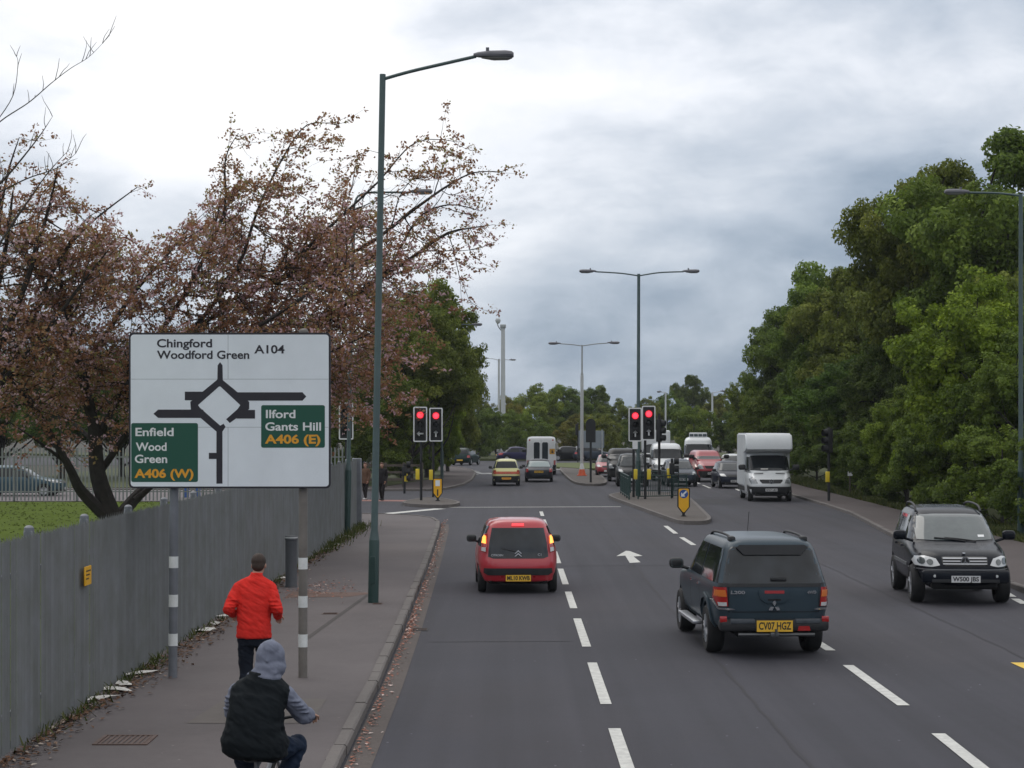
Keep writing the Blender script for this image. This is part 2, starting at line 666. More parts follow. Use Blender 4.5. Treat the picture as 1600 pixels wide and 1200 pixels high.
seam([(2.95, 12), (2.9, 40), (3.0, 66)], 0.05)
seam([(7.3, 12), (7.5, 50), (8.0, 80)], 0.05)
seam([(-1.3, 30.5), (0.9, 30.6)], 0.05)
seam([(1.2, 47), (4.6, 47.3)], 0.06)
seam([(-0.2, 44), (-0.15, 58)], 0.03)

# ---- near left pavement
inner = []
for i, p in enumerate(kerb_near):
    a, b = kerb_near[max(i - 1, 0)], kerb_near[min(i + 1, len(kerb_near) - 1)]
    t = (b - a).normalized()
    inner.append(p + Vector((-t.y, t.x, 0)) * 0.13)
pave_poly = [(p.x, p.y) for p in inner] + [(-12, 66), (-5.35, 65.2), (-5.15, 60), (-5.0, 3)]
sheet('pavement', pave_poly, 0.10, M_PAVE, z0=-0.02)
kerb_line('kerb', kerb_near, inward=1.0)
strip_between('gutter', [(p.x + 0.03, p.y) for p in kerb_near[:10]], [(p.x + 0.30, p.y) for p in kerb_near[:10]], 0.004, M_GUT)
# worn concrete crossover patch and repaired strips on the pavement
sheet('pavement_patch', [(-3.55, 21.5), (-2.2, 21.5), (-2.2, 23.4), (-3.4, 23.6)], 0.104, surface_mat('pavement_repair', (0.115, 0.102, 0.094), var=0.2))
sheet('pavement_patch', [(-4.3, 37.2), (-3.1, 37.4), (-2.6, 38.3), (-4.3, 38.6)], 0.104, surface_mat('pavement_reddish', (0.12, 0.075, 0.06), var=0.3))
sheet('pavement_patch', [(-3.2, 29.4), (-3.12, 29.4), (-2.72, 38), (-2.8, 38)], 0.104, surface_mat('pavement_seam', (0.06, 0.052, 0.05), var=0.3))

# ---- right pavement and verge
kr = [Vector((a, b, 0)) for a, b in kerb_right]
kr_in = [(p.x + 0.13, p.y) for p in kr]
pr_poly = kr_in + [(44, 174), (24, 166), (17.6, 146), (16.4, 128), (15.6, 104), (15.3, 88), (15.0, 78), (14.6, 66), (14.2, 56), (14.0, 30), (14.0, 3)]
back = [(14.0, 30), (14.2, 56), (14.6, 66), (15.0, 78), (15.3, 88), (15.6, 104), (16.4, 128), (17.6, 146), (24, 166), (44, 176)]
bk = [(14.0, 3), (14.0, 30), (14.05, 40), (14.15, 50), (14.25, 58), (14.6, 66), (14.9, 74), (15.12, 82), (15.38, 92), (15.6, 104), (16.0, 118), (16.7, 132), (19.9, 152), (24, 166), (44, 176)]
strip_between('pavement', kr_in, bk, 0.10, M_PAVE2)
kerb_line('kerb', [(p.x, p.y) for p in kr], inward=-1.0)
sheet('verge', bk + [(90, 180), (90, 3)], 0.085, M_VERGE, z0=-0.02)

# ---- far left corner pavement, verge behind it
fl = [(-30, 101), (-12, 101.2), (-6.5, 100.8), (-4.4, 100.8), (-3.5, 102.5), (-2.7, 110), (-2.4, 120), (-2.45, 136), (-2.9, 146), (-4.2, 156), (-8, 163), (-14, 166), (-30, 168)]
sheet('pavement', [(a - 0.1, b + (0.1 if i < 4 else 0)) for i, (a, b) in enumerate(fl)], 0.10, M_PAVE2, z0=-0.02)
kerb_line('kerb', fl, inward=1.0)
sheet('verge', [(-30, 103), (-9.5, 103.2), (-6.6, 107), (-4.6, 122), (-4.8, 140), (-7, 152), (-14, 160), (-30, 163)], 0.13, M_VERGE, z0=0.05)
sheet('crossing_strip', [(-8, 87.6), (-4.6, 87.0), (-4.6, 88.6), (-8, 89.4)], 0.004, M_TACT)

# ---- lawn and yard behind the palisade fence
sheet('lawn', [(-5.25, 3), (-5.2, 60), (-5.4, 65), (-6.2, 72), (-7.5, 85.2), (-45, 85.2), (-45, 3)], 0.06, M_GRASS, z0=-0.02)
sheet('car_park', [(-60, 86.2), (-12.2, 86.2), (-9, 100), (-9, 101), (-60, 101)], 0.05, surface_mat('car_park_paving', (0.16, 0.14, 0.145), var=0.15), z0=-0.02)


# ---- traffic islands
def island(name, pts, h=0.12, top=M_PAVE):
    P = [Vector((p[0], p[1], 0)) for p in pts]
    area = sum(P[i].x * P[(i + 1) % len(P)].y - P[(i + 1) % len(P)].x * P[i].y for i in range(len(P)))
    if area < 0:
        P.reverse()
    # densified, corners rounded by one Chaikin pass
    for _ in range(2):
        Q = []
        for i in range(len(P)):
            a, b = P[i], P[(i + 1) % len(P)]
            Q += [a * 0.75 + b * 0.25, a * 0.25 + b * 0.75]
        P = Q
    mb = MB()
    n = len(P)
    cen = sum(P, Vector()) / n
    rin = []
    for i, p in enumerate(P):
        a, b = P[i - 1], P[(i + 1) % n]
        t = (b - a).normalized()
        rin.append(p + Vector((-t.y, t.x, 0)) * 0.13)
    vs = [(p.x, p.y, -0.02) for p in P] + [(p.x, p.y, h) for p in P] + [(p.x, p.y, h) for p in rin] + [(p.x, p.y, h - 0.012) for p in rin]
    fs = []
    for i in range(n):
        j = (i + 1) % n
        fs.append((i, j, n + j, n + i))
        fs.append((n + i, n + j, 2 * n + j, 2 * n + i))
    mb.add(vs[:3 * n], fs)
    mb.m = 1
    mb.add([(p.x, p.y, h - 0.008) for p in rin], [tuple(range(n))])
    o = mb.build(name, [M_KERB, top], smooth=False)
    o['kind'] = 'structure'
    return o


isl = [gp(*p) for p in ((1040, 812), (1062, 820), (1104, 820), (1113, 815), (1104, 806), (1078, 780), (1062, 774), (985, 771), (948, 776), (956, 781), (975, 788))]
M_ISL = surface_mat('island_tarmac', (0.088, 0.076, 0.068), var=0.18, big=0.08)
island('traffic_island', [(p.x, p.y) for p in isl], 0.13, M_ISL)
isl2 = [gp(*p) for p in ((870, 731), (884, 747), (900, 759), (945, 760), (950, 753), (932, 740), (905, 731))]
island('traffic_island', [(p.x, p.y) for p in isl2], 0.13, M_ISL)
isl3 = [gp(*p) for p in ((622, 789), (650, 793), (700, 794), (722, 790), (712, 786), (680, 780), (650, 783))]
island('traffic_island', [(p.x, p.y) for p in isl3], 0.13, M_ISL)
# roundabout: raised grass centre beyond
rb = [(-40 + 0, 178), (-22, 174), (-8, 172), (3.2, 160), (5.2, 150), (8.6, 152), (9.5, 166), (20, 172), (34, 178), (40, 205), (-40, 205)]
sheet('roundabout_grass', [(2.4, 158), (5.4, 147), (8.2, 150), (8.4, 164), (6, 171), (3.2, 168)], 0.15, M_RGRASS, z0=-0.02)
sheet('roundabout_grass', [(-30, 192), (-10, 186), (14, 190), (40, 200), (60, 230), (-60, 230)], 0.20, M_VERGE, z0=-0.02)

# ---- painted markings: each a sheet 4 mm above the road
ZM = 0.008


def dash(px0, py0, px1, py1, w, m=M_WHITE, name='lane_marking'):
    a, b = gp(px0, py0), gp(px1, py1)
    t = (b - a).normalized()
    n = Vector((-t.y, t.x, 0)) * w / 2
    return sheet(name, [a + n, a - n, b - n, b + n], ZM, m)


for (y0, y1) in ((1200 + 70, 1139), (1101, 1036), (1011, 967), (951, 925), (913.5, 889), (880.5, 862), (851, 838.5), (835, 826), (820.5, 812), (806.5, 799.5), (1420, 1345)):
    def lx(y):
        return 800 + 1.13 * (y - HOR) / CAM_H * (1 - 0.0) + (0.0)
    dash(lx(y0), y0, lx(y1), y1, 0.135)
for (a, b, c, d) in ((1466, 1147, 1560, 1222), (1325, 1040, 1412, 1103), (1255, 990, 1298, 1017), (1065, 840, 1084, 852), (1040, 822, 1056, 834), (1640, 1280, 1760, 1370)):
    dash(a, b, c, d, 0.15)
# stop lines
dash(690, 793, 970, 792, 0.30)
dash(592, 804, 688, 795, 0.55)
# edge marks by the right kerb, yellow bar
for (a, b, c, d) in ((1572, 927, 1582, 933), (1586, 936, 1601, 944), (1608, 948, 1640, 966)):
    dash(a, b, c, d, 0.16)
dash(1590, 1036, 1640, 1058, 0.2, M_YELLOWP, 'yellow_marking')
# marks in the oncoming lanes and at the roundabout entry
for (a, b, c, d) in ((1098, 758, 1110, 763), (1083, 752, 1093, 756), (1150, 764, 1156, 767), (1070, 748, 1076, 750)):
    dash(a, b, c, d, 0.15)
for (a, b, c, d) in ((732, 735, 745, 737), (742, 738, 758, 741), (728, 739, 744, 742), (760, 739, 770, 741), (868, 733, 884, 735)):
    dash(a, b, c, d, 0.5, M_WORN)
# straight-ahead arrow
ap = gp(983, 868)
ar = [(-0.09, -2.9), (0.09, -2.9), (0.09, 0.4), (0.42, -0.6), (0.46, -0.2), (0.0, 2.9), (-0.46, -0.2), (-0.42, -0.6), (-0.09, 0.4)]
apx = [gp(*p) for p in ((984, 880), (1001, 879), (990, 870), (1004, 869), (984, 861.5), (978, 861), (963, 869.5), (977, 868.5))]
sheet('road_arrow', [(p.x, p.y) for p in apx], ZM, M_WHITE)
# ================================================================== trees and plants
def leaf_mat(name, stops, trans=0.3, use_obj=True, rough=0.65):
    m = bpy.data.materials.new(name)
    m.use_nodes = True
    nt = m.node_tree
    b = nt.nodes['Principled BSDF']
    b.inputs['Roughness'].default_value = rough
    b.inputs['Specular IOR Level'].default_value = 0.18
    a = nt.nodes.new('ShaderNodeAttribute')
    a.attribute_name = 'tint'
    r = nt.nodes.new('ShaderNodeValToRGB')
    cr = r.color_ramp
    while len(cr.elements) > 1:
        cr.elements.remove(cr.elements[-1])
    cr.elements[0].position = stops[0][0]
    cr.elements[0].color = (*stops[0][1], 1)
    for p, c in stops[1:]:
        e = cr.elements.new(p)
        e.color = (*c, 1)
    nt.links.new(a.outputs['Fac'], r.inputs[0])
    c_out = r.outputs[0]
    if use_obj:
        oi = nt.nodes.new('ShaderNodeObjectInfo')
        mx = nt.nodes.new('ShaderNodeMix')
        mx.data_type = 'RGBA'
        mx.blend_type = 'MULTIPLY'
        mx.inputs['Factor'].default_value = 1.0
        nt.links.new(c_out, mx.inputs['A'])
        nt.links.new(oi.outputs['Color'], mx.inputs['B'])
        c_out = mx.outputs['Result']
    nt.links.new(c_out, b.inputs['Base Color'])
    tr = nt.nodes.new('ShaderNodeBsdfTranslucent')
    nt.links.new(c_out, tr.inputs['Color'])
    ms = nt.nodes.new('ShaderNodeMixShader')
    ms.inputs[0].default_value = trans
    out = nt.nodes['Material Output']
    nt.links.new(b.outputs[0], ms.inputs[1])
    nt.links.new(tr.outputs[0], ms.inputs[2])
    nt.links.new(ms.outputs[0], out.inputs['Surface'])
    return m


M_LEAF = leaf_mat('green_leaves', trans=0.38, stops=[(0.0, (0.064, 0.102, 0.018)), (0.5, (0.140, 0.200, 0.032)), (1.0, (0.260, 0.330, 0.058))])
M_BARK = mat('bark', (0.055, 0.045, 0.036), 0.9, var=0.4, scale=5, bump=0.8, bscale=14)
M_BARKD = mat('dark_bark', (0.030, 0.025, 0.022), 0.9, var=0.4, scale=5, bump=0.8, bscale=14)
M_CHERRY = leaf_mat('cherry_leaves', [(0.0, (0.23, 0.105, 0.062)), (0.3, (0.35, 0.180, 0.100)), (0.55, (0.39, 0.235, 0.118)), (0.68, (0.26, 0.26, 0.085)), (0.80, (0.36, 0.22, 0.14)), (0.84, (0.58, 0.38, 0.41)), (1.0, (0.75, 0.57, 0.60))],
                    trans=0.42, use_obj=False)


def leaf_quads(rng, cen, nrm, size, asp=0.62):
    """quads centred at cen (N,3) with normals nrm (N,3), side length size (N,)"""
    N = len(cen)
    nrm = nrm / np.linalg.norm(nrm, axis=1, keepdims=True)
    r = rng.normal(size=(N, 3))
    t = np.cross(nrm, r)
    t /= np.linalg.norm(t, axis=1, keepdims=True) + 1e-9
    b = np.cross(nrm, t)
    s = size[:, None]
    q = np.empty((N, 4, 3))
    q[:, 0] = cen - t * s * 0.5
    q[:, 1] = cen - b * s * 0.5 * asp + nrm * s * 0.08
    q[:, 2] = cen + t * s * 0.5
    q[:, 3] = cen + b * s * 0.5 * asp + nrm * s * 0.08
    return q


def make_tree(name, H, Rr, seed, nleaf, lsize, nclump=40, base=0.25, squash=0.8, bark=None, trunk_r=0.3, ragged=0.35, crange=(0.17, 0.32)):
    """prototype tree: returns the Empty with children trunk and crown"""
    rng = np.random.default_rng(seed)
    root = thing(name, None, None)
    hz0, hz1 = base * H, H
    cz, rz = (hz0 + hz1) / 2, (hz1 - hz0) / 2
    cl = []
    tries = 0
    while len(cl) < nclump and tries < 2500:
        tries += 1
        d = rng.normal(size=3)
        d /= np.linalg.norm(d)
        rad = rng.uniform(0.35, 1.0) ** 0.6
        lob = 1 + ragged * (np.sin(3 * math.atan2(d[1], d[0]) + seed) * 0.3 + rng.uniform(-0.5, 0.3))
        p = np.array([d[0] * Rr * rad * lob * 0.82, d[1] * Rr * rad * lob * 0.82, cz + d[2] * rz * rad * 0.84 * (1 if d[2] > 0 else 0.95)])
        cr_ = Rr * rng.uniform(*crange)
        if p[2] + cr_ * 0.7 > H * 1.02:
            continue
        if any(np.linalg.norm(p - c[0]) < 0.42 * (cr_ + c[1]) for c in cl):
            continue
        cl.append((p, cr_, rng.uniform(0, 1)))
    w = np.array([c[1] ** 2 for c in cl])
    w = w / w.sum()
    cens, nrms, tint, sizes = [], [], [], []
    for (p, cr_, tn), ww in zip(cl, w):
        # sub-clumps give each bough a broken outline
        nsub = 16
        sd = rng.normal(size=(nsub, 3))
        sd /= np.linalg.norm(sd, axis=1, keepdims=True)
        sub = p + sd * cr_ * rng.uniform(0.45, 1.0, (nsub, 1)) * np.array([1, 1, squash])
        n = max(int(nleaf * ww / nsub), 4)
        for sp in sub:
            d = rng.normal(size=(n, 3))
            d /= np.linalg.norm(d, axis=1, keepdims=True)
            rr = cr_ * 0.40 * rng.uniform(0.2, 1.0, (n, 1)) ** 0.5
            c = sp + d * rr * np.array([1, 1, 0.75])
            out = (c - p)
            nr = out / (np.linalg.norm(out, axis=1, keepdims=True) + 1e-6) * 0.9 + rng.normal(size=(n, 3)) * 0.7 + np.array([0, 0, 0.55])
            cens.append(c)
            nrms.append(nr)
            tint.append(np.clip(0.25 + 0.35 * tn + rng.normal(0, 0.16, n) + 0.12 * rng.normal(), 0, 1))
            sizes.append(lsize * rng.uniform(0.6, 1.35, n))
    cens, nrms, tint, sizes = np.vstack(cens), np.vstack(nrms), np.concatenate(tint), np.concatenate(sizes)
    keep = cens[:, 2] > 0.05
    q = leaf_quads(rng, cens[keep], nrms[keep], sizes[keep])
    quads_object('crown', q, M_LEAF, tint[keep], parent=root)
    mb = MB()
    top = Vector((rng.uniform(-.1, .1) * Rr, rng.uniform(-.1, .1) * Rr, cz + rz * 0.35))
    tr = catmull([(0, 0, -0.1), (rng.uniform(-.15, .15), rng.uniform(-.15, .15), H * 0.12), (top.x * 0.5, top.y * 0.5, H * 0.35), top], 4)
    mb.tube(tr, [trunk_r * (1.35 if i == 0 else 1.0) * (1 - 0.75 * i / len(tr)) for i in range(len(tr))], 9)
    for p, cr_, _ in cl:
        if rng.uniform() < 0.75:
            p = Vector(p)
            k = rng.uniform(0.3, 0.85)
            s = tr[min(int(k * len(tr)), len(tr) - 1)]
            if s.z > p.z + 0.5:
                s = tr[max(1, int(0.3 * len(tr)))]
            mid = s.lerp(p, 0.5) + Vector(rng.normal(size=3)) * 0.12 * (p - s).length + Vector((0, 0, -0.05 * (p - s).length))
            pts = catmull([s, mid, p], 3)
            r0 = trunk_r * rng.uniform(0.22, 0.36)
            mb.tube(pts, [r0 * (1 - 0.8 * i / (len(pts) - 1)) for i in range(len(pts))], 5)
    mb.build('trunk', bark or M_BARKD, root, smooth=True, fix=False)
    return root


def place_tree(proto, first, label, x, y, s=1.0, sz=None, rz=0.0, color=(1, 1, 1), cat='tree', group=None, z=0.0):
    o = proto if first else copy_tree(proto)
    o.location = (x, y, z)
    o.rotation_euler = (0, 0, rz)
    o.scale = (s, s, sz or s)
    for k in ('label', 'category', 'group'):
        if k in o:
            del o[k]
    tag(o, label, cat, group)
    for ch in o.children:
        if ch.name.startswith('crown'):
            ch.color = (*color, 1)
    return o


oak = make_tree('oak_tree', 16.0, 7.0, 11, 120000, 0.20, 58, 0.18, trunk_r=0.42, ragged=0.6, crange=(0.13, 0.27))
tall = make_tree('broadleaf_tree', 13.0, 4.8, 23, 90000, 0.18, 48, 0.14, trunk_r=0.30, ragged=0.5)
dense = make_tree('bushy_tree', 9.0, 3.8, 37, 62000, 0.15, 40, 0.05, trunk_r=0.20, ragged=0.45)
shrub = make_tree('shrub', 4.2, 2.4, 51, 26000, 0.115, 24, 0.0, squash=0.9, trunk_r=0.07)
PROTO = {'oak': oak, 'tall': tall, 'dense': dense, 'shrub': shrub}
used = {k: True for k in PROTO}
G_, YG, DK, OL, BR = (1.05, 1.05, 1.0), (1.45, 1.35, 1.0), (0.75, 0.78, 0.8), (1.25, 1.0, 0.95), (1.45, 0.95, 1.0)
rt = random.Random(5)
G_R, G_L, G_F = 'trees along the right side of the road', 'trees behind the far left corner', 'far tree line beyond the roundabout'
forest = [
    # kind, px, py(top), Y, label, colour, group, width factor
    ('oak', 1600, 160, 86, 'tallest oak with sky gaps in its crown, at the right edge above the woodland', G_, G_R, 0.92),
    ('oak', 1472, 212, 92, 'broad oak with a rounded left shoulder, second tallest on the right', G_, G_R, 0.72),
    ('dense', 1535, 395, 70, 'yellow green bushy tree standing in front of the tall oaks on the right', YG, G_R, 0.95),
    ('tall', 1302, 366, 116, 'dark green tree with a domed top left of the tall oaks', G_, G_R, 0.80),
    ('tall', 1242, 432, 132, 'leftmost large tree of the right woodland, leaning out over the road', G_, G_R, 0.74),
    ('dense', 1172, 572, 165, 'small ragged tree at the far left tip of the right woodland', OL, G_R, 0.72),
    ('tall', 1405, 470, 98, 'mid green tree below the broad oak on the right', DK, G_R, 0.9),
    ('dense', 1335, 535, 104, 'low dark bushy tree behind the right pavement near the black signal pole', DK, G_R, 1.15),
    ('dense', 1240, 560, 128, 'dark bushy tree behind the white box van', DK, G_R, 1.1),
    ('dense', 1470, 545, 82, 'dense dark green tree above the dark off-road car', G_, G_R, 1.0),
    ('dense', 1600, 500, 66, 'bushy green tree beside the right lamp column', G_, G_R, 1.0),
    ('dense', 1415, 600, 80, 'bright green low tree overhanging the grey post', YG, G_R, 0.8),
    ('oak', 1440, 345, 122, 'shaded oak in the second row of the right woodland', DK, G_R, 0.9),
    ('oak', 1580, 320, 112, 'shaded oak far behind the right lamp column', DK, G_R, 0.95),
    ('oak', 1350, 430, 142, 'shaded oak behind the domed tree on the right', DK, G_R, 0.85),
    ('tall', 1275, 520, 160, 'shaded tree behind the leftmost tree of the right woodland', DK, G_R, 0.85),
    ('tall', 1690, 330, 78, 'green tree just beyond the right frame edge', G_, G_R, 1.1),
    ('tall', 1362, 360, 110, 'dark green tree between the domed tree and the broad oak', G_, G_R, 0.85),
    # left corner
    ('tall', 668, 402, 122, 'rounded green tree rising right of the first lamp column', G_, G_L, 0.74),
    ('tall', 640, 430, 114, 'dark green tree behind the left traffic signals', G_, G_L, 0.9),
    ('dense', 700, 494, 140, 'small tree at the right end of the left tree group', G_, G_L, 0.60),
    ('dense', 690, 585, 128, 'low leafy tree reaching down to the far left pavement', YG, G_L, 0.62),
    ('dense', 600, 560, 108, 'dark tree behind the two pedestrians', DK, G_L, 1.0),
    ('tall', 560, 520, 120, 'dark tree just right of the road sign', DK, G_L, 1.0),
    ('tall', 470, 520, 118, 'dark tree hidden behind the road sign', DK, G_L, 1.1),
    ('tall', 380, 510, 122, 'dark tree behind the upper half of the road sign', DK, G_L, 1.1),
    ('tall', 285, 520, 118, 'dark tree behind the left edge of the road sign', DK, G_L, 1.1),
    ('tall', 190, 510, 124, 'dark tree behind the cherry trunk', DK, G_L, 1.1),
    ('tall', 95, 515, 120, 'dark tree behind the parked blue car', DK, G_L, 1.1),
    ('tall', 0, 510, 124, 'dark tree at the left frame edge behind the lawn', DK, G_L, 1.1),
    # far line
    ('dense', 745, 615, 205, 'far dark tree left of the camera mast', DK, G_F, 1.0),
    ('dense', 790, 612, 228, 'far brownish tree behind the camera mast', BR, G_F, 1.0),
    ('dense', 838, 592, 236, 'far bright green tree above the white minibus', YG, G_F, 1.0),
    ('tall', 880, 588, 246, 'far green tree just left of the pale twin lamp column', G_, G_F, 1.0),
    ('tall', 928, 590, 262, 'far dark rounded tree right of the pale twin lamp column', DK, G_F, 0.85),
    ('dense', 965, 617, 240, 'far olive tree behind the round backed signal', OL, G_F, 1.0),
    ('dense', 1008, 614, 250, 'far olive tree behind the green twin lamp column', OL, G_F, 1.0),
    ('oak', 1078, 576, 270, 'far dome shaped dark tree on the skyline right of centre', DK, G_F, 0.62),
    ('dense', 1040, 606, 256, 'far green tree left of the dome shaped skyline tree', G_, G_F, 1.0),
    ('dense', 1125, 606, 240, 'far olive tree right of the dome shaped skyline tree', OL, G_F, 1.0),
    ('dense', 1165, 612, 220, 'far green tree beside the right woodland tip', G_, G_F, 0.9),
    ('dense', 1082, 640, 200, 'pale leaved hawthorn tree above the red van', (2.0, 1.7, 1.8), G_F, 0.75),
    ('dense', 1010, 648, 205, 'low olive tree behind the right traffic signals', OL, G_F, 0.9),
    ('dense', 900, 640, 215, 'low brown green tree behind the white minibus roof', BR, G_F, 0.95),
    ('dense', 775, 645, 208, 'low dark green tree behind the yellow car', DK, G_F, 0.95),
    ('dense', 840, 648, 212, 'low green tree behind the white minibus', G_, G_F, 0.9),
    ('dense', 955, 650, 210, 'low dark tree behind the grey sign backs', OL, G_F, 0.9),
    ('dense', 1140, 640, 190, 'low dark green tree above the white bus', DK, G_F, 0.9),
    ('dense', 1195, 630, 178, 'low green tree left of the white box van', G_, G_F, 0.95),
]
PH = {'oak': 16.0, 'tall': 13.0, 'dense': 9.0, 'shrub': 4.2}
for kind, px, py, Y, label, colr, grp, wf in forest:
    X = (px - 800) * Y / FPX
    Hh = CAM_H - (py - HOR) * Y / FPX
    sz = Hh / PH[kind]
    rk = rt.uniform(0, 6.28)
    o = place_tree(PROTO[kind], used[kind], label, X, Y, max(sz, 0.75 * sz + 0.2) * wf, sz, rk, tuple(c * rt.uniform(0.9, 1.1) for c in colr), group=grp)
    used[kind] = False

# shrubs that close the foot of the woods
bush = [
    (17.0, 50, 1.0, 'shrub at the right frame edge beside the lamp column foot', G_), (16.6, 57, 0.9, 'shrub behind the right lamp column', DK),
    (16.4, 63, 0.95, 'shrub behind the off-road car roof', G_), (16.7, 69, 1.05, 'dark shrub behind the off-road car', DK),
    (16.9, 75, 1.0, 'shrub right of the grey post', G_), (17.2, 81, 1.05, 'shrub behind the grey post', DK),
    (17.4, 88, 1.0, 'dark shrub behind the white notice', DK), (17.6, 95, 1.0, 'dark shrub behind the black signal pole', DK),
    (18.0, 103, 1.1, 'dark shrub right of the white box van', DK), (18.0, 112, 1.1, 'dark shrub behind the white box van cab', DK),
    (18.6, 124, 1.2, 'dark shrub behind the white box van body', DK), (19.2, 138, 1.2, 'dark shrub beyond the white box van', DK),
    (-9.3, 108.5, 0.85, 'dark shrub behind the wooden rail fence', DK), (-6.6, 118, 0.9, 'green shrub at the end of the wooden rail fence', G_),
    (-5.6, 128, 0.85, 'green shrub overhanging the far left pavement', YG), (-6.2, 141, 1.0, 'green shrub beside the dark green hatchback', G_),
    (-12.5, 108.5, 0.9, 'dark shrub left of the two pedestrians', DK), (-9.5, 172, 1.1, 'shrub beyond the dark green hatchback', DK),
    (-3.2, 192, 1.2, 'shrub behind the far grey signal', DK), (0.8, 200, 1.2, 'shrub left of the white minibus', G_), (8.5, 200, 1.2, 'shrub behind the crossing dark car', OL),
    (13.0, 196, 1.1, 'shrub behind the grey sign backs', DK), (17.5, 190, 1.2, 'shrub behind the white van roof', G_), (22.5, 178, 1.3, 'shrub behind the white car', DK),
]
for x, y, s, label, colr in bush:
    o = place_tree(PROTO['shrub'], used['shrub'], label, x - (0.7 if x > 16 and y < 130 else 0), y, s, s * rt.uniform(0.9, 1.2), rt.uniform(0, 6.28), colr, cat='shrub', group='shrubs at the foot of the woods')
    used['shrub'] = False


# ---- the flowering cherry trees behind the palisade fence
def cherry(name, label, Y0, limbs, nshoot, topline, box, seed, trunk_r=0.30, lean=(0.62, 0.45)):
    rng = np.random.default_rng(seed)
    base = at(limbs[0][0][0], limbs[0][0][1], Y0)
    root = thing(name, label, 'tree', (base.x, base.y, 0.05), group='cherry trees behind the palisade fence')
    off = Vector((base.x, base.y, 0.05))
    wood = MB()
    skel = []                                                   # (point, radius)
    tips = []
    for li, (path, r0, r1, d0, d1) in enumerate([(l[0:-1], *l[-1]) if False else l for l in limbs_norm(limbs)]):
        pts = []
        n = len(path)
        for i, (px, py) in enumerate(path):
            Yd = Y0 + d0 + (d1 - d0) * i / max(n - 1, 1)
            pts.append(at(px, py, Yd) - off)
        pts = catmull(pts, 4)
        rad = [r0 + (r1 - r0) * (i / (len(pts) - 1)) ** 0.8 for i in range(len(pts))]
        wood.tube(pts, rad, 7)
        for i, p in enumerate(pts):
            if li > 0:
                skel.append((p, rad[i]))
    tuft_c, tuft_k = [], []
    x0, x1, y0, y1 = box

    def pix(p):
        q = p + off
        return 800 + q.x * FPX / q.y, HOR + (CAM_H - q.z) * FPX / q.y

    def shoot(s, d, L, r, level, free=False):
        pts = [s]
        k = 6
        d = d.normalized()
        for i in range(k):
            d = (d + Vector(rng.normal(size=3)) * 0.16 + Vector((0.05, 0, 0.0))).normalized()
            pts.append(pts[-1] + d * L / k)
        ok = True
        ex, ey = pix(pts[-1])
        if not free and ey < lerp_tab(topline, ex) - rng.uniform(0, 12):
            return
        wood.tube(pts, [r * (1 - 0.8 * i / k) for i in range(k + 1)], 4, caps=False)
        nt_ = int(L / 0.16)
        for i in range(nt_):
            t = rng.uniform(0.12, 1.0) * k
            i0 = min(int(t), k - 1)
            p = pts[i0].lerp(pts[i0 + 1], t - i0) + Vector(rng.normal(size=3)) * 0.05
            tuft_c.append(p)
        tuft_c.append(pts[-1])
        if level > 0:
            for _ in range(3):
                i0 = rng.integers(2, k)
                shoot(pts[i0], d + Vector(rng.normal(size=3)) * 0.75, L * rng.uniform(0.4, 0.65), r * 0.5, level - 1, free)
    for _ in range(nshoot):
        for _t in range(12):
            p, r = skel[rng.integers(len(skel))]
            q = p
            ex, ey = pix(p)
            if x0 < ex < x1 and y0 < ey < y1 and rng.uniform() > (0.75 if ex > 500 and ey < 420 else 0.5 if ey < 330 else 0.0):
                break
        else:
            continue
        d = Vector((rng.normal(lean[0], 0.7), rng.normal(0, 0.7), rng.normal(lean[1], 0.75)))
        if rng.uniform() < 0.3:
            d = Vector((rng.normal(0, 0.8), rng.normal(0, 0.8), rng.normal(-0.3, 0.4)))
        shoot(p, d, rng.uniform(0.9, 2.4), min(r * 0.5, 0.022), 1)
    for p, _r in [s for s in skel if s[1] < 0.035]:
        tuft_c.append(p + Vector(rng.normal(size=3)) * 0.06)
        if rng.uniform() < 0.9:
            shoot(p, Vector((rng.normal(0.6, 0.5), rng.normal(0, 0.5), rng.normal(0.4, 0.6))), rng.uniform(0.3, 1.0), 0.007, 0, True)
    # the lamp head behind the tree shows through a gap in the outer twigs
    tuft_c = [p for p in tuft_c if not (545 < pix(p)[0] < 700 and 278 < pix(p)[1] < 326 and rng.uniform() < 0.85)]
    C = np.array([tuple(p) for p in tuft_c])
    N = len(C)
    per = 6
    cen = np.repeat(C, per, axis=0) + rng.normal(size=(N * per, 3)) * np.array([0.062, 0.062, 0.04])
    nr = rng.normal(size=(N * per, 3)) * 0.7 + np.array([0, 0, 0.6])
    tt = np.repeat(rng.uniform(0, 1, N) ** 1.15, per)
    tint = np.clip(tt * 0.86 + rng.normal(0, 0.09, N * per), 0, 0.81)
    pink = np.repeat(rng.uniform(size=N) < 0.30, per) & (rng.uniform(size=N * per) < 0.7)
    pxs = np.array([pix(p)[1] for p in tuft_c])
    tint[pink & (np.repeat(pxs, per) > 300)] = rng.uniform(0.85, 1.0)
    size = rng.uniform(0.06, 0.12, N * per)
    quads_object('crown', leaf_quads(rng, cen, nr, size, 0.6), M_CHERRY, tint, parent=root)
    wood.build('trunk', M_BARKD, root, fix=False)
    return root


def limbs_norm(limbs):
    return [(l[:-1], *l[-1]) for l in limbs]


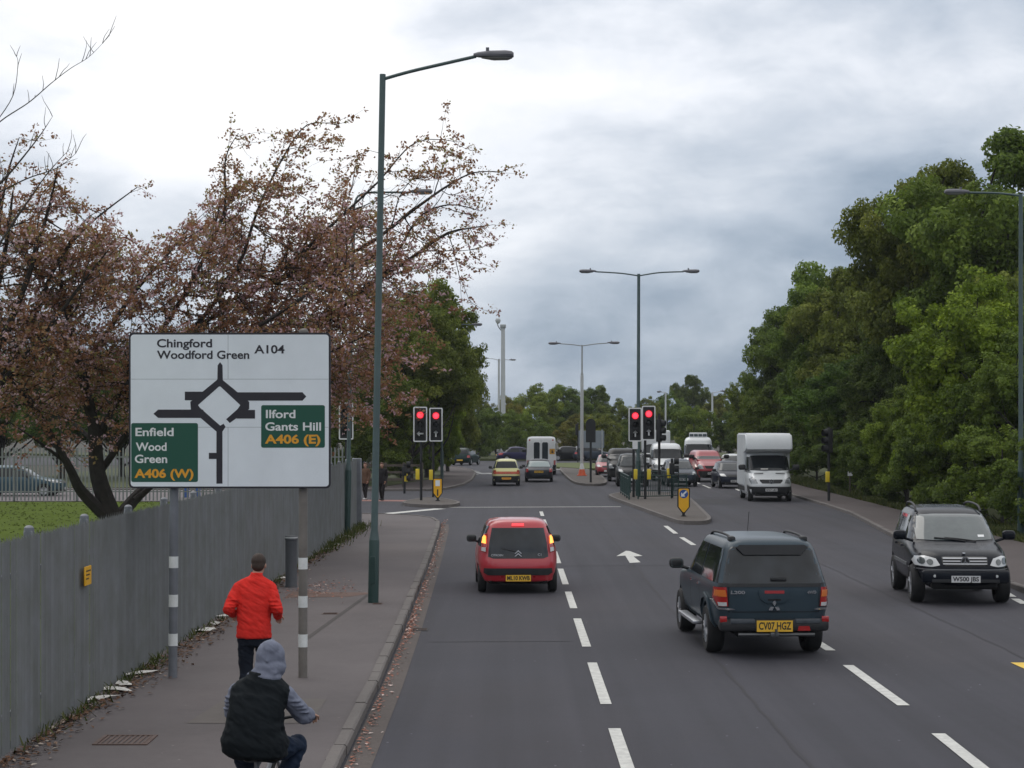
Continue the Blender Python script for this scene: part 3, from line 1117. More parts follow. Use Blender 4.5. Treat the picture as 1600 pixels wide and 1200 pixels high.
L1 = [
    [(178, 873), (180, 835), (178, 800), (0.42, 0.30, 0, 0)],
    [(178, 815), (153, 742), (147, 670), (128, 585), (108, 500), (92, 430), (0.27, 0.04, 0, -1.5)],
    [(176, 815), (128, 768), (106, 725), (62, 650), (10, 585), (0.20, 0.03, 0, -2.5)],
    [(182, 815), (210, 780), (246, 745), (330, 650), (430, 560), (540, 472), (640, 405), (700, 365), (765, 352), (0.19, 0.012, 0, 2)],
    [(147, 690), (200, 600), (260, 505), (310, 420), (350, 330), (352, 250), (372, 208), (0.10, 0.006, -0.4, -1.5)],
    [(200, 600), (300, 515), (370, 420), (402, 330), (440, 250), (480, 195), (530, 196), (0.075, 0.005, -0.8, 0.5)],
    [(300, 515), (420, 440), (520, 350), (590, 285), (650, 222), (720, 222), (0.065, 0.005, 0, 1.5)],
    [(420, 440), (560, 390), (650, 325), (700, 290), (740, 270), (784, 268), (0.07, 0.008, 0.8, 2.5)],
    [(430, 560), (520, 490), (600, 430), (650, 345), (700, 320), (752, 330), (0.07, 0.008, 1, 0)],
    [(128, 585), (200, 470), (260, 400), (300, 350), (0.09, 0.012, -0.6, 2)],
    [(246, 745), (330, 690), (420, 620), (500, 560), (580, 520), (0.08, 0.014, 0, -3)],
    [(153, 742), (230, 640), (330, 560), (450, 480), (540, 420), (600, 400), (0.10, 0.014, 0, -3)],
    [(108, 500), (60, 430), (30, 380), (0.06, 0.014, -1.5, -2)],
    [(106, 725), (60, 690), (15, 660), (0.06, 0.012, -1, -3)],
    [(147, 690), (90, 640), (30, 600), (0.07, 0.014, 0, 2.5)],
    [(210, 780), (290, 720), (350, 700), (470, 640), (540, 600), (0.06, 0.012, 0, 2)],
    [(330, 650), (400, 520), (450, 420), (500, 380), (560, 330), (0.07, 0.012, 0, 3)],
]
TOP1 = [(-60, 300), (60, 330), (130, 345), (215, 390), (300, 338), (340, 235), (400, 268), (450, 208), (530, 212), (600, 240), (700, 235), (780, 275), (900, 340)]
cherry('cherry_tree', 'large cherry tree with bronze leaves and pink blossom behind the road sign', 50.0, L1, 620, TOP1, (-60, 700, 200, 650), 3)
L2 = [
    [(-70, 880), (-72, 830), (-75, 790), (0.34, 0.26, 0, 0)],
    [(-75, 790), (-60, 700), (-30, 600), (-10, 480), (10, 380), (20, 300), (0.22, 0.02, 0, 0)],
    [(-60, 700), (0, 600), (50, 500), (90, 410), (140, 350), (215, 292), (0.12, 0.010, 0, 1)],
    [(-30, 600), (30, 470), (60, 380), (80, 310), (90, 260), (0.10, 0.012, 0, -1)],
    [(-10, 480), (-5, 380), (10, 280), (30, 215), (0.08, 0.010, 0, 1)],
    [(0, 600), (70, 520), (130, 440), (170, 390), (0.08, 0.012, 0, -1)],
]
TOP2 = [(-200, 240), (0, 215), (40, 230), (80, 270), (115, 315), (170, 330), (240, 400), (400, 500)]
cherry('cherry_tree', 'cherry tree cut by the left frame edge with rusty leaves', 47.0, L2, 130, TOP2, (-110, 200, 260, 640), 8)


def bare_tree():
    Y0 = 42.0
    rng = np.random.default_rng(77)
    base = at(-150, 900, Y0)
    root = thing('bare_tree', 'bare twigged tree whose leafless branch reaches up into the sky at the left edge', 'tree', (base.x, base.y, 0.05))
    off = Vector((base.x, base.y, 0.05))
    mb = MB()

    def limb(path, r0, r1, tw=0, tl=0.6):
        pts = catmull([at(px, py, Y0) - off for px, py in path], 5)
        mb.tube(pts, [r0 + (r1 - r0) * i / (len(pts) - 1) for i in range(len(pts))], 5)
        for _ in range(tw):
            i = rng.integers(len(pts) // 3, len(pts))
            d = Vector((rng.normal(0.15, 0.25), rng.normal(0, 0.4), abs(rng.normal(0.9, 0.2)))).normalized()
            p = [pts[i]]
            for k in range(4):
                d = (d + Vector(rng.normal(size=3)) * 0.15).normalized()
                p.append(p[-1] + d * tl * rng.uniform(0.5, 1.1) / 4)
            mb.tube(p, [0.008, 0.007, 0.006, 0.005, 0.003], 4, caps=False)
    limb([(-150, 905), (-148, 780), (-140, 640), (-130, 520)], 0.22, 0.13)
    limb([(-130, 520), (-100, 360), (-40, 230), (0, 190)], 0.09, 0.018)
    limb([(-40, 230), (0, 190), (45, 160), (80, 130), (110, 107), (140, 88), (170, 57)], 0.016, 0.003, 12, 0.55)
    limb([(-10, 196), (20, 150), (28, 100), (24, 85)], 0.012, 0.003, 4, 0.4)
    limb([(-130, 520), (-80, 400), (-20, 310), (20, 265), (60, 215), (82, 182)], 0.05, 0.003, 9, 0.6)
    limb([(-20, 310), (40, 280), (90, 262), (118, 240)], 0.02, 0.004, 10, 0.5)
    limb([(-140, 640), (-60, 480), (0, 380), (40, 320), (75, 270), (110, 232)], 0.045, 0.003, 7, 0.5)
    mb.build('trunk', M_BARK, root, fix=False)


bare_tree()


# ---- ground litter and weeds
def scatter(name, n, fn, m, size, seed, tint=None, up=0.9, asp=0.6, label=None):
    rng = np.random.default_rng(seed)
    P = np.array([fn(rng) for _ in range(n)])
    nr = rng.normal(size=(n, 3)) * (1 - up) * 1.2 + np.array([0, 0, 1.0])
    sz = size * rng.uniform(0.5, 1.6, n)
    o = quads_object(name, leaf_quads(rng, P, nr, sz, asp), m, rng.uniform(0, 1, n), kind='stuff')
    if label:
        o['label'] = label
    return o


M_PETAL = leaf_mat('fallen_petals', [(0, (0.28, 0.08, 0.045)), (0.4, (0.42, 0.17, 0.11)), (0.7, (0.20, 0.08, 0.05)), (0.85, (0.55, 0.40, 0.36)), (1, (0.7, 0.6, 0.55))], trans=0.05, use_obj=False)
M_DEAD = leaf_mat('dead_leaves', [(0, (0.05, 0.03, 0.018)), (0.5, (0.13, 0.065, 0.035)), (0.85, (0.20, 0.11, 0.07)), (1, (0.45, 0.40, 0.34))], trans=0.05, use_obj=False)
M_WEED = leaf_mat('weeds', [(0, (0.03, 0.045, 0.01)), (0.6, (0.07, 0.09, 0.02)), (1, (0.12, 0.12, 0.04))], trans=0.2, use_obj=False)
M_PAPER = mat('paper', (0.62, 0.60, 0.56), 0.8, var=0.2, scale=8)


def kx(y):
    for a, b in zip(kerb_near, kerb_near[1:]):
        if a.y <= y <= b.y:
            return a.x + (b.x - a.x) * (y - a.y) / (b.y - a.y)
    return -2.4


def petal_pt(r):
    y = 31 + 39 * r.uniform() ** 1.3
    if r.uniform() < 0.3:
        y = r.uniform(14, 34)
    return (kx(min(y, 67)) + 0.05 + abs(r.normal(0, 0.075)), y, 0.018)


def litter_pt(r):
    y = r.uniform(13, 62)
    return (-4.93 + abs(r.normal(0, 0.17)) + (0.12 * r.uniform() if 24 < y < 40 else 0), y, 0.118)


scatter('fallen_petals', 1500, petal_pt, M_PETAL, 0.050, 1, label='orange pink petals lying along the kerb')
scatter('dead_leaves', 4200, litter_pt, M_DEAD, 0.06, 2, up=0.8, label='brown leaf litter along the foot of the palisade fence')
scatter('fallen_petals', 500, lambda r: (r.normal(-4.0, 0.45), r.normal(39, 1.2), 0.118), M_PETAL, 0.045, 3, label='orange petals on the pavement by the bollard')


def weeds():
    rng = np.random.default_rng(9)
    qs = []
    for _ in range(2600):
        y = rng.uniform(13, 64)
        dens = 0.5 + 0.5 * math.sin(y * 0.9) * math.sin(y * 0.37 + 1)
        if y > 50:
            dens = 1.0
        if rng.uniform() > dens:
            continue
        x = -4.97 + abs(rng.normal(0, 0.10)) + (abs(rng.normal(0, 0.15)) if y > 50 else 0)
        h = rng.uniform(0.04, 0.12) * (2.0 if y > 50 else 1.0)
        a = rng.uniform(0, 6.28)
        dx, dy = 0.012 * math.cos(a), 0.012 * math.sin(a)
        lx_, ly = rng.normal(0, 0.06), rng.normal(0, 0.06)
        qs.append([(x - dx, y - dy, 0.10), (x + dx, y + dy, 0.10), (x + dx * .3 + lx_, y + dy * .3 + ly, 0.10 + h), (x - dx * .3 + lx_, y - dy * .3 + ly, 0.10 + h)])
    o = quads_object('weeds', np.array(qs), M_WEED, rng.uniform(0, 1, len(qs)), kind='stuff')
    o['label'] = 'weeds growing along the foot of the palisade fence'
    # grass blades on the verge to the right
    qs = []
    for _ in range(26000):
        y = rng.uniform(50, 125)
        ex = lerp_tab([(30, 14.0), (56, 14.2), (66, 14.6), (78, 15.0), (88, 15.3), (104, 15.6), (128, 16.4)], y)
        x = ex + abs(rng.normal(0, 0.8)) + 0.02
        h = rng.uniform(0.05, 0.22)
        a = rng.uniform(0, 6.28)
        dx, dy = 0.03 * math.cos(a), 0.03 * math.sin(a)
        lx_, ly = rng.normal(0, 0.08), rng.normal(0, 0.08)
        qs.append([(x - dx, y - dy, 0.08), (x + dx, y + dy, 0.08), (x + dx * .3 + lx_, y + dy * .3 + ly, 0.08 + h), (x - dx * .3 + lx_, y - dy * .3 + ly, 0.08 + h)])
    o = quads_object('verge_grass', np.array(qs), M_WEED, rng.uniform(0, 1, len(qs)), kind='stuff')
    o['label'] = 'rough grass and weeds edging the right pavement'
    # lawn blades
    qs = []
    for _ in range(7000):
        y = rng.uniform(20, 85)
        x = rng.uniform(-26, -5.35)
        if x < -0.26 * y - 1 or (y > 62 and x > -6.5) or (y > 71 and y > 72 + (-5.6 - x) * 2.03):
            continue
        h = rng.uniform(0.02, 0.05)
        a = rng.uniform(0, 6.28)
        dx, dy = 0.03 * math.cos(a), 0.03 * math.sin(a)
        qs.append([(x - dx, y - dy, 0.06), (x + dx, y + dy, 0.06), (x + dx + rng.normal(0, .03), y + dy, 0.06 + h), (x - dx + rng.normal(0, .03), y - dy, 0.06 + h)])
    o = quads_object('lawn_blades', np.array(qs), leaf_mat('lawn_blade', [(0, (0.088, 0.118, 0.030)), (1, (0.115, 0.145, 0.040))], use_obj=False), rng.uniform(0, 1, len(qs)), kind='stuff')
    o['label'] = 'short mown grass blades on the lawn'


weeds()
# scraps of paper litter against the fence and on the road
rl = random.Random(4)
spots = [(gp(450, 1111), 0.24, 0.07, 'crumpled white scrap nearest the camera by the fence foot')]
for i, (px, py) in enumerate(((150, 1106), (182, 1092), (218, 1066), (196, 1083), (330, 985), (348, 973), (318, 996), (436, 912), (522, 858), (508, 865), (540, 845), (360, 958))):
    c = gp(px, py)
    mb = MB()
    n = 7
    w = 0.13 + 0.10 * rl.random()
    pts = [Vector((math.cos(6.28 * k / n) * w * rl.uniform(0.6, 1.1) * 0.6, math.sin(6.28 * k / n) * w * 1.5 * rl.uniform(0.6, 1.1), rl.uniform(0.0, 0.04))) for k in range(n)]
    mb.add([tuple(p) for p in pts] + [(0, 0, 0.05)], [(k, (k + 1) % n, n) for k in range(n)])
    o = mb.build('litter_scrap', M_PAPER, smooth=False)
    o.location = (max(c.x, -4.85), c.y, 0.104)
    o.rotation_euler = (0, 0, rl.uniform(0, 3))
    where = ['by the fence foot at the lower left', 'left of the left sign post foot', 'just left of the left sign post base', 'between the sign post and the lower left corner', 'left of the man in red',
             'beside the red jacket, at the fence', 'long strip behind the left sign post', 'beside the dark bollard', 'far up the fence near the second lamp column', 'just past the dark bollard', 'farthest along the fence foot', 'behind the man in red'][i]
    tag(o, 'pale paper scrap lying ' + where, 'litter', 'paper litter along the fence')
# ================================================================== street furniture
M_GALV = mat('galvanised_steel', (0.165, 0.175, 0.195), 0.5, metal=0.25, var=0.18, scale=3)
M_PALE = mat('weathered_galvanised_pales', (0.190, 0.198, 0.210), 0.7, metal=0.0, c2=(0.135, 0.143, 0.132), scale=1.8)
M_LGALV = mat('light_galvanised_pales', (0.34, 0.36, 0.36), 0.6, metal=0.1, var=0.15, scale=2)
def pale_tint(m):
    nt = m.node_tree
    b = nt.nodes['Principled BSDF']
    src = b.inputs['Base Color'].links[0].from_socket
    a = nt.nodes.new('ShaderNodeAttribute')
    a.attribute_name = 'tint'
    mr = nt.nodes.new('ShaderNodeMapRange')
    mr.inputs['To Min'].default_value = 0.90
    mr.inputs['To Max'].default_value = 1.07
    nt.links.new(a.outputs['Fac'], mr.inputs['Value'])
    v = nt.nodes.new('ShaderNodeVectorMath')
    v.operation = 'SCALE'
    nt.links.new(src, v.inputs[0])
    nt.links.new(mr.outputs[0], v.inputs['Scale'])
    nt.links.new(v.outputs[0], b.inputs['Base Color'])


pale_tint(M_PALE)
M_MGALV = mat('dull_galvanised_pales', (0.20, 0.215, 0.205), 0.6, metal=0.1, var=0.15, scale=2)
M_GREEN = mat('dark_green_paint', (0.016, 0.046, 0.041), 0.42, var=0.2, scale=2)
M_GREENB = mat('column_green_skylit', (0.062, 0.098, 0.098), 0.45, var=0.18, scale=2)  # lamp column green, paled in its colour for skylight
M_LGREY = mat('pale_grey_paint', (0.48, 0.50, 0.50), 0.5, var=0.08, scale=2)
M_LANT = mat('lantern_grey', (0.115, 0.115, 0.13), 0.5, var=0.1, scale=5)
M_GLASSB = mat('lantern_bowl', (0.30, 0.30, 0.31), 0.2)
M_SIGNW = mat('sign_white', (0.74, 0.79, 0.83), 0.45, var=0.06, scale=1.6)
M_SIGNG = mat('sign_green', (0.006, 0.075, 0.046), 0.45)
M_SIGNK = mat('sign_black', (0.018, 0.016, 0.024), 0.5)
M_SIGNY = mat('sign_amber', (0.72, 0.33, 0.02), 0.5)
M_LINE = mat('sign_seam', (0.33, 0.36, 0.37), 0.6)
M_BLACK = mat('black_paint', (0.012, 0.012, 0.013), 0.5)
M_BLACKM = mat('matt_black', (0.015, 0.016, 0.018), 0.75)
M_WPAINT = mat('white_paint', (0.72, 0.73, 0.73), 0.5, var=0.05, scale=5)
M_BAND = mat('white_reflective_band', (0.70, 0.72, 0.71), 0.4, var=0.12, scale=9)
M_YEL = mat('yellow_plastic', (0.80, 0.42, 0.012), 0.45, var=0.06, scale=5)
M_YELB = mat('yellow_box_plastic', (0.72, 0.54, 0.03), 0.45)
M_BLUE = mat('sign_blue', (0.012, 0.075, 0.30), 0.4)
M_RED_ON = mat('red_lamp_lit', (0.6, 0.01, 0.02), 0.3, emit=(1.0, 0.035, 0.06), estr=2.6)
M_REDGLOW = mat('red_lamp_halo', (0.25, 0.004, 0.008), 0.3, emit=(0.5, 0.0, 0.01), estr=0.5)  # halo of the lit lamp, made as a faintly glowing ring
M_LENS = mat('dark_lens', (0.02, 0.02, 0.022), 0.15)
M_WOOD = mat('weathered_wood', (0.085, 0.070, 0.055), 0.85, var=0.3, scale=4)
M_ORANGE = mat('orange_plastic', (0.60, 0.10, 0.03), 0.5, var=0.1, scale=5)
M_POSTW = mat('stained_post', (0.165, 0.150, 0.135), 0.6, var=0.25, scale=4)
M_RUST = mat('rusty_iron', (0.085, 0.052, 0.042), 0.75, var=0.3, scale=9)
M_SIGNBACK = mat('grey_sign_back', (0.22, 0.25, 0.27), 0.5, metal=0.2, var=0.08, scale=2)


# ---- palisade fences
def palisade(label, x0, y0, x1, y1, H, pitch, wid, m_pale, m_post, zbase, post_every, group, face=1, detail=True, capped=False):
    L = math.hypot(x1 - x0, y1 - y0)
    root = thing('palisade_fence', label, 'fence', (x0, y0, zbase), math.atan2(y1 - y0, x1 - x0), group)
    mb = MB()
    rf = random.Random(3)
    n = int(L / pitch)
    for i in range(n + 1):
        d = i * pitch
        h = H + rf.uniform(-0.008, 0.008)
        w = wid
        o = face * 0.03
        # W-section pale with a three-pointed top, seen as folded strip
        xs = (-w / 2, -w / 6, 0, w / 6, w / 2)
        ys = (0, o * 0.55, o * 0.2, o * 0.55, 0)
        jt = rf.uniform(-0.004, 0.004)
        lo = [(d + a, b + jt, 0.03) for a, b in zip(xs, ys)]
        hi = [(d + a, b + jt, h - (0.0 if k == 2 else 0.075 if k in (1, 3) else 0.035)) for k, (a, b) in enumerate(zip(xs, ys))]
        if not detail:
            lo, hi = [lo[0], lo[2], lo[4]], [hi[0], hi[2], hi[4]]
        k = len(lo)
        mb.add(lo + hi, [(j, j + 1, k + j + 1, k + j) for j in range(k - 1)])
    po_ = mb.build('pales', m_pale, root, smooth=False, fix=False)
    fpp = len(po_.data.polygons) // (n + 1)
    at_ = po_.data.attributes.new('tint', 'FLOAT', 'FACE')
    tv = []
    for i in range(n + 1):
        tv += [rf.uniform(0.0, 1.0)] * fpp
    at_.data.foreach_set('value', tv)
    for z in (0.42, H - 0.42):
        r = MB()
        r.box(0, L, -face * 0.048, -face * 0.004, z - 0.025, z + 0.025)
        r.build('rail', m_post, root, smooth=False)
    k = int(L / post_every)
    for i in range(k + 1):
        p = MB()
        d = i * post_every
        p.rbox(d - 0.05, d + 0.05, -face * 0.15 if face > 0 else 0.05, -face * 0.05 if face > 0 else 0.15, 0, H - 0.02, 0.012, 1)
        if capped:
            p.lathe([(0.001, 0.055), (0.03, 0.05), (0.052, 0.03), (0.056, 0.0), (0.052, -0.03), (0.001, -0.03)], 12, loc=(d, -face * 0.10, H - 0.02))
        p.build('post', m_post, root)
    return root


pf = palisade('long grey palisade fence running along the left pavement', -5.0, 10.0, -5.08, 64.4, 2.22, 0.116, 0.082, M_PALE, M_GALV, 0.04, 2.72, 'palisade fences', face=-1, capped=True)
mb = MB()
mb.rbox(54.3, 54.62, -0.16, 0.14, 0.0, 2.24, 0.02, 1)
mb.build('end_post', M_GALV, pf)
palisade('pale galvanised palisade fence across the back of the lawn', -30, 86.0, -7.0, 86.0, 2.35, 0.165, 0.07, M_MGALV, M_MGALV, 0.05, 2.75, 'palisade fences', face=-1, detail=False)

# yellow plate on the fence
mb = MB()
mb.rbox(-0.004, 0.012, -0.17, 0.17, -0.11, 0.11, 0.004, 1)
o = mb.build('notice_plate', M_YEL)
o.location = (-4.955, 23.0, 1.60)
tag(o, 'small yellow notice plate fixed to the near end of the long palisade fence', 'notice')
mb = MB()
for i in range(3):
    mb.box(0.0125, 0.0145, -0.12, 0.12 - 0.05 * i, 0.05 - 0.045 * i, 0.065 - 0.045 * i)
mb.build('printed_lines', M_BLACK, o, smooth=False)


# ---- the direction sign
YS = 25.35


def sgn(px, py, d=0.0):
    return at(px, py, YS - d)


sign = thing('direction_sign', 'large white road sign with roundabout diagram for Chingford, Enfield and Ilford on two posts', 'road sign', (at(360, 665, YS).x, YS, 0.1))
so = Vector(sign.location)


def spoly(mb, pts, d0, d1):
    P = [sgn(a, b) - so for a, b in pts]
    mb.prism([(p.x, p.z) for p in P], -d1, -d0)


def rrect(x0, x1, y0, y1, r, n=5):
    out = []
    for cx, cy, a0 in ((x1 - r, y1 - r, 0), (x0 + r, y1 - r, 90), (x0 + r, y0 + r, 180), (x1 - r, y0 + r, 270)):
        for k in range(n + 1):
            a = R(a0 + 90 * k / n)
            out.append((cx + r * math.cos(a), cy + r * math.sin(a)))
    return out


mb = MB()
spoly(mb, rrect(202, 517, 520, 763, 7), 0.0, 0.030)
mb.build('plate', M_SIGNK, sign, ang=30)
mb = MB()
spoly(mb, rrect(205, 514, 523, 760, 5), 0.0305, 0.034)
mb.build('white_face', M_SIGNW, sign, ang=30)
mb = MB()
for a in (592.5, 667.5):
    spoly(mb, [(205.5, a - 0.35), (513.5, a - 0.35), (513.5, a + 0.35), (205.5, a + 0.35)], 0.0342, 0.0345)
spoly(mb, [(356.6, 523.5), (357.3, 523.5), (357.3, 592.0), (356.6, 592.0)], 0.0342, 0.0345)
spoly(mb, [(356.6, 668.0), (357.3, 668.0), (357.3, 759.5), (356.6, 759.5)], 0.0342, 0.0345)
mb.build('panel_seams', M_LINE, sign, smooth=False)
mb = MB()
bars = [
    [(344.5, 566), (348.3, 571), (349, 604), (340, 604), (340.7, 571)],                     # stem to the top
    [(344, 590), (390, 628), (383, 634), (376, 633), (344, 603)], [(344, 590), (344, 603), (310, 633), (303, 634), (298, 628)],
    [(298, 628), (303, 634), (310, 633), (313, 637), (348, 668), (342, 677), (299, 640)],
    [(390, 628), (383, 634), (376, 633), (372, 639), (354, 655), (359.5, 661), (390, 639)],
    [(289.5, 612), (322, 612), (312, 625.5), (289.5, 625.5)],
    [(240.5, 646.5), (248, 640), (318, 640), (322, 653), (248, 653)],
    [(366, 613), (473, 613), (479, 619.5), (473, 626), (378, 626)],
    [(378, 640.5), (399, 640.5), (399, 654), (370, 654)],
    [(338.8, 672), (348.2, 672), (348.2, 755.5), (338.8, 755.5)], [(327, 707.5), (338.8, 707.5), (338.8, 717), (327, 717)],
    [(340, 668), (350, 662), (353, 667), (347, 676), (340, 676)],
]
for i, b in enumerate(bars):
    spoly(mb, b, 0.0346, 0.0356 + 0.0001 * i)
mb.build('route_diagram', M_SIGNK, sign, smooth=False)
mb = MB()
spoly(mb, rrect(205.8, 310, 661, 753, 3, 3), 0.0346, 0.0358)
mb.build('green_panel', M_SIGNG, sign, smooth=False)
mb = MB()
spoly(mb, rrect(408.6, 508, 633, 699.5, 3, 3), 0.0346, 0.0358)
mb.build('green_panel', M_SIGNG, sign, smooth=False)


def sign_text(words, m, name, cap, w=0.0):
    for s, px0, px1, base in words:
        mb = MB()
        p = sgn(px0, base) - so
        M = Matrix.Translation((p.x, -0.0362, p.z)) @ Matrix.Rotation(R(90), 4, 'X')
        wd = (px1 - px0) * YS / FPX
        size = cap * YS / FPX / 0.70
        text_base(mb, s, size, M, w, wd)
        mb.build(name, m, sign, smooth=False, fix=False)


def text_base(mb, s, size, M, weight, width):
    cu = bpy.data.curves.new("t", 'FONT')
    cu.body = s
    cu.size = size
    cu.align_x = 'LEFT'
    cu.align_y = 'BOTTOM_BASELINE'
    cu.offset = weight
    cu.extrude = 0.0008
    cu.resolution_u = 4
    ob = bpy.data.objects.new("t", cu)
    col.objects.link(ob)
    bpy.context.view_layer.update()
    dg = bpy.context.evaluated_depsgraph_get()
    me = bpy.data.meshes.new_from_object(ob.evaluated_get(dg))
    vs = [v.co.copy() for v in me.vertices]
    x0 = min(v.x for v in vs)
    w = max(v.x for v in vs) - x0
    k = width / w
    mb.add([M @ Vector(((v.x - x0) * k, v.y, v.z)) for v in vs], [list(p.vertices) for p in me.polygons])
    bpy.data.objects.remove(ob)
    bpy.data.curves.remove(cu)
    bpy.data.meshes.remove(me)


sign_text([('Chingford', 246, 332, 542.5), ('Woodford Green', 246, 390, 560.5), ('A104', 398, 445, 552)], M_SIGNK, 'lettering', 12.5, 0.003)
sign_text([('Enfield', 212.5, 272, 681), ('Wood', 213, 261, 704), ('Green', 211.5, 262, 723), ('Ilford', 416, 462, 653), ('Gants Hill', 415, 502, 672.5)], M_WPAINT, 'lettering', 12.5, 0.003)
sign_text([('A406 (W)', 211, 303, 746), ('A406 (E)', 414.5, 501, 692.5)], M_SIGNY, 'lettering', 13, 0.005)
for px0, px1, ybase, bands, m in ((268, 272, 1068, ((870, 888), (930, 949), (991, 1010)), M_GALV), (472, 473, 1075, ((872, 890), (932, 950), (992, 1012)), M_POSTW)):
    zt = 3.35 - (518 - HOR) * YS / FPX
    a = Vector(((px0 - 800) * YS / FPX - so.x, 0.09, -0.12))
    b = Vector(((px1 - 800) * YS / FPX - so.x, 0.09, zt - 0.1 + (0.0 if px0 > 400 else -0.08)))
    p = MB()
    p.tube([a, b], 0.058, 16)
    p.lathe([(0.063, 0), (0.055, 0.03), (0.001, 0.045)], 16, loc=b)
    po = p.build('post', m, sign)
    for y0, y1 in bands:
        q = MB()
        z0, z1 = 3.35 - (y1 - HOR) * YS / FPX - 0.1, 3.35 - (y0 - HOR) * YS / FPX - 0.1
        f0, f1 = (z0 - a.z) / (b.z - a.z), (z1 - a.z) / (b.z - a.z)
        q.tube([a.lerp(b, f0), a.lerp(b, f1)], 0.0605, 16)
        q.build('reflective_band', M_BAND, po)


# ---- lamp columns
def lantern(root, p, d, L, m=M_LANT):
    """street lantern: tapered canopy with a shallow bowl underneath; d is the horizontal direction"""
    mb = MB()
    d = Vector(d).normalized()
    s = Vector((-d.y, d.x, 0))
    prof = [(0.0, 0.035, 0.035), (0.12, 0.075, 0.06), (0.4, 0.125, 0.085), (0.8, 0.14, 0.09), (0.95, 0.125, 0.075), (1.0, 0.08, 0.045)]
    rows = []
    n = 14
    for t, w, h in prof:
        c = p + d * L * t + Vector((0, 0, 0.02))
        rows.append([c + s * w * math.cos(6.2832 * k / n) + Vector((0, 0, h * max(math.sin(6.2832 * k / n), -0.55))) for k in range(n)])
    vs = [v for r_ in rows for v in r_]
    fs = [(i * n + k, i * n + (k + 1) % n, (i + 1) * n + (k + 1) % n, (i + 1) * n + k) for i in range(len(rows) - 1) for k in range(n)]
    fs += [tuple(range(n)), tuple((len(rows) - 1) * n + k for k in range(n))]
    mb.add(vs, fs)
    mb.box(*[v for q in zip((p + d * L * .35 - Vector((.03, .03, 0))), (p + d * L * .35 + Vector((.03, .03, 0)))) for v in q][0:4], p.z + 0.10, p.z + 0.16)
    lo = mb.build('lantern', m, root)
    b = MB()
    rows = []
    for t, w, h in ((0.2, 0.07, 0.01), (0.5, 0.11, 0.05), (0.85, 0.11, 0.045), (0.96, 0.08, 0.01)):
        c = p + d * L * t + Vector((0, 0, -0.025))
        rows.append([c + s * w * math.cos(3.1416 * k / 6) - Vector((0, 0, h * math.sin(3.1416 * k / 6))) for k in range(7)])
    b.add([v for r_ in rows for v in r_], [(i * 7 + k, i * 7 + k + 1, (i + 1) * 7 + k + 1, (i + 1) * 7 + k) for i in range(3) for k in range(6)])
    b.build('bowl', M_GLASSB, lo)
    return lo


def lamp(label, base, top, arms, mcol, r0=0.085, r1=0.05, sleeve=1.25, marm=None, msleeve=None, Ll=0.75, group='street lamp columns', bend=None):
    root = thing('street_lamp', label, 'street lamp', tuple(base), 0, group)
    t = Vector(top) - Vector(base)
    c = MB()
    pts = [Vector((0, 0, -0.1)) + t * 0, t * (sleeve / t.length), t * (sleeve / t.length + 0.02), t]
    c.tube([pts[1], pts[2], t], [r0 * 0.95, r1 * 1.15, r1], 14)
    c.build('column', mcol, root)
    s = MB()
    s.tube([(0, 0, -0.1), pts[1] * 0.98, pts[1] * 1.02 + Vector((0, 0, 0.03))], [r0, r0 * 0.97, r1 * 1.2], 14)
    so_ = s.build('base_section', msleeve or mcol, root)
    dr = MB()
    dr.rbox(-0.045, 0.045, -r0 - 0.006, -r0 + 0.02, 0.35, 0.85, 0.004, 1)
    dr.build('door', msleeve or mcol, so_)
    for pth in arms:
        P = [Vector(q) - Vector(base) for q in pth]
        a = MB()
        a.tube(catmull(P, 5), 0.032, 8)
        a.build('bracket_arm', marm or mcol, root)
        d = P[-1] - P[-2]
        lantern(root, P[-1] - Vector((d.x, d.y, 0)).normalized() * 0.05, (d.x, d.y, 0), Ll)
    return root


b1 = gp(583, 950)
Y1 = b1.y
lamp('tall green grey lamp column with one bracket on the left pavement, nearest the camera', b1 + Vector((0, 0, 0.1)), at(598, 116, Y1), [[at(597.5, 124, Y1), at(640, 112, Y1), at(700, 98, Y1), at(744, 88, Y1)]], M_GREENB, 0.098, 0.056, 1.15, msleeve=M_GREEN, Ll=0.74)
b2 = gp(542, 838)
Y2 = b2.y
lamp('second green lamp column on the left, its arm curving out through the cherry twigs', b2 + Vector((0, 0, 0.1)), at(553, 328, Y2), [[at(553, 330, Y2), at(555, 315, Y2), at(562, 305, Y2), at(580, 301, Y2), at(642, 300.5, Y2)]], M_GREENB, 0.10, 0.055, 1.9, msleeve=M_GREEN, Ll=0.70)
b3 = gp(997, 779)
Y3 = b3.y
lamp('dark green twin arm lamp column on the near traffic island', b3 + Vector((0, 0, 0.12)), at(998, 428, Y3), [[at(998, 431, Y3), at(970, 427, Y3), at(930, 424.5, Y3)], [at(998, 431, Y3), at(1030, 426, Y3), at(1068, 424.5, Y3)]], M_GREENB, 0.12, 0.07, 1.6, msleeve=M_GREEN, Ll=0.78)
b4 = gp(909, 744)
Y4 = b4.y
lamp('pale grey twin arm lamp column on the far traffic island', b4 + Vector((0, 0, 0.12)), at(909.5, 539, Y4), [[at(909.5, 540.5, Y4), at(895, 538.5, Y4), at(875, 537, Y4)], [at(909.5, 540.5, Y4), at(930, 537.5, Y4), at(950, 536, Y4)]], M_LGALV, 0.11, 0.05, 6.6, msleeve=M_LGREY, Ll=0.82)
b5 = gp(1595, 845)
Y5 = b5.y
lamp('green lamp column at the right frame edge with its arm over the road', b5 + Vector((0, 0, 0.1)), at(1595, 303, Y5), [[at(1595, 306, Y5), at(1560, 302, Y5), at(1512, 301, Y5)]], M_GREENB, 0.10, 0.06, 1.9, msleeve=M_GREEN, Ll=0.72)
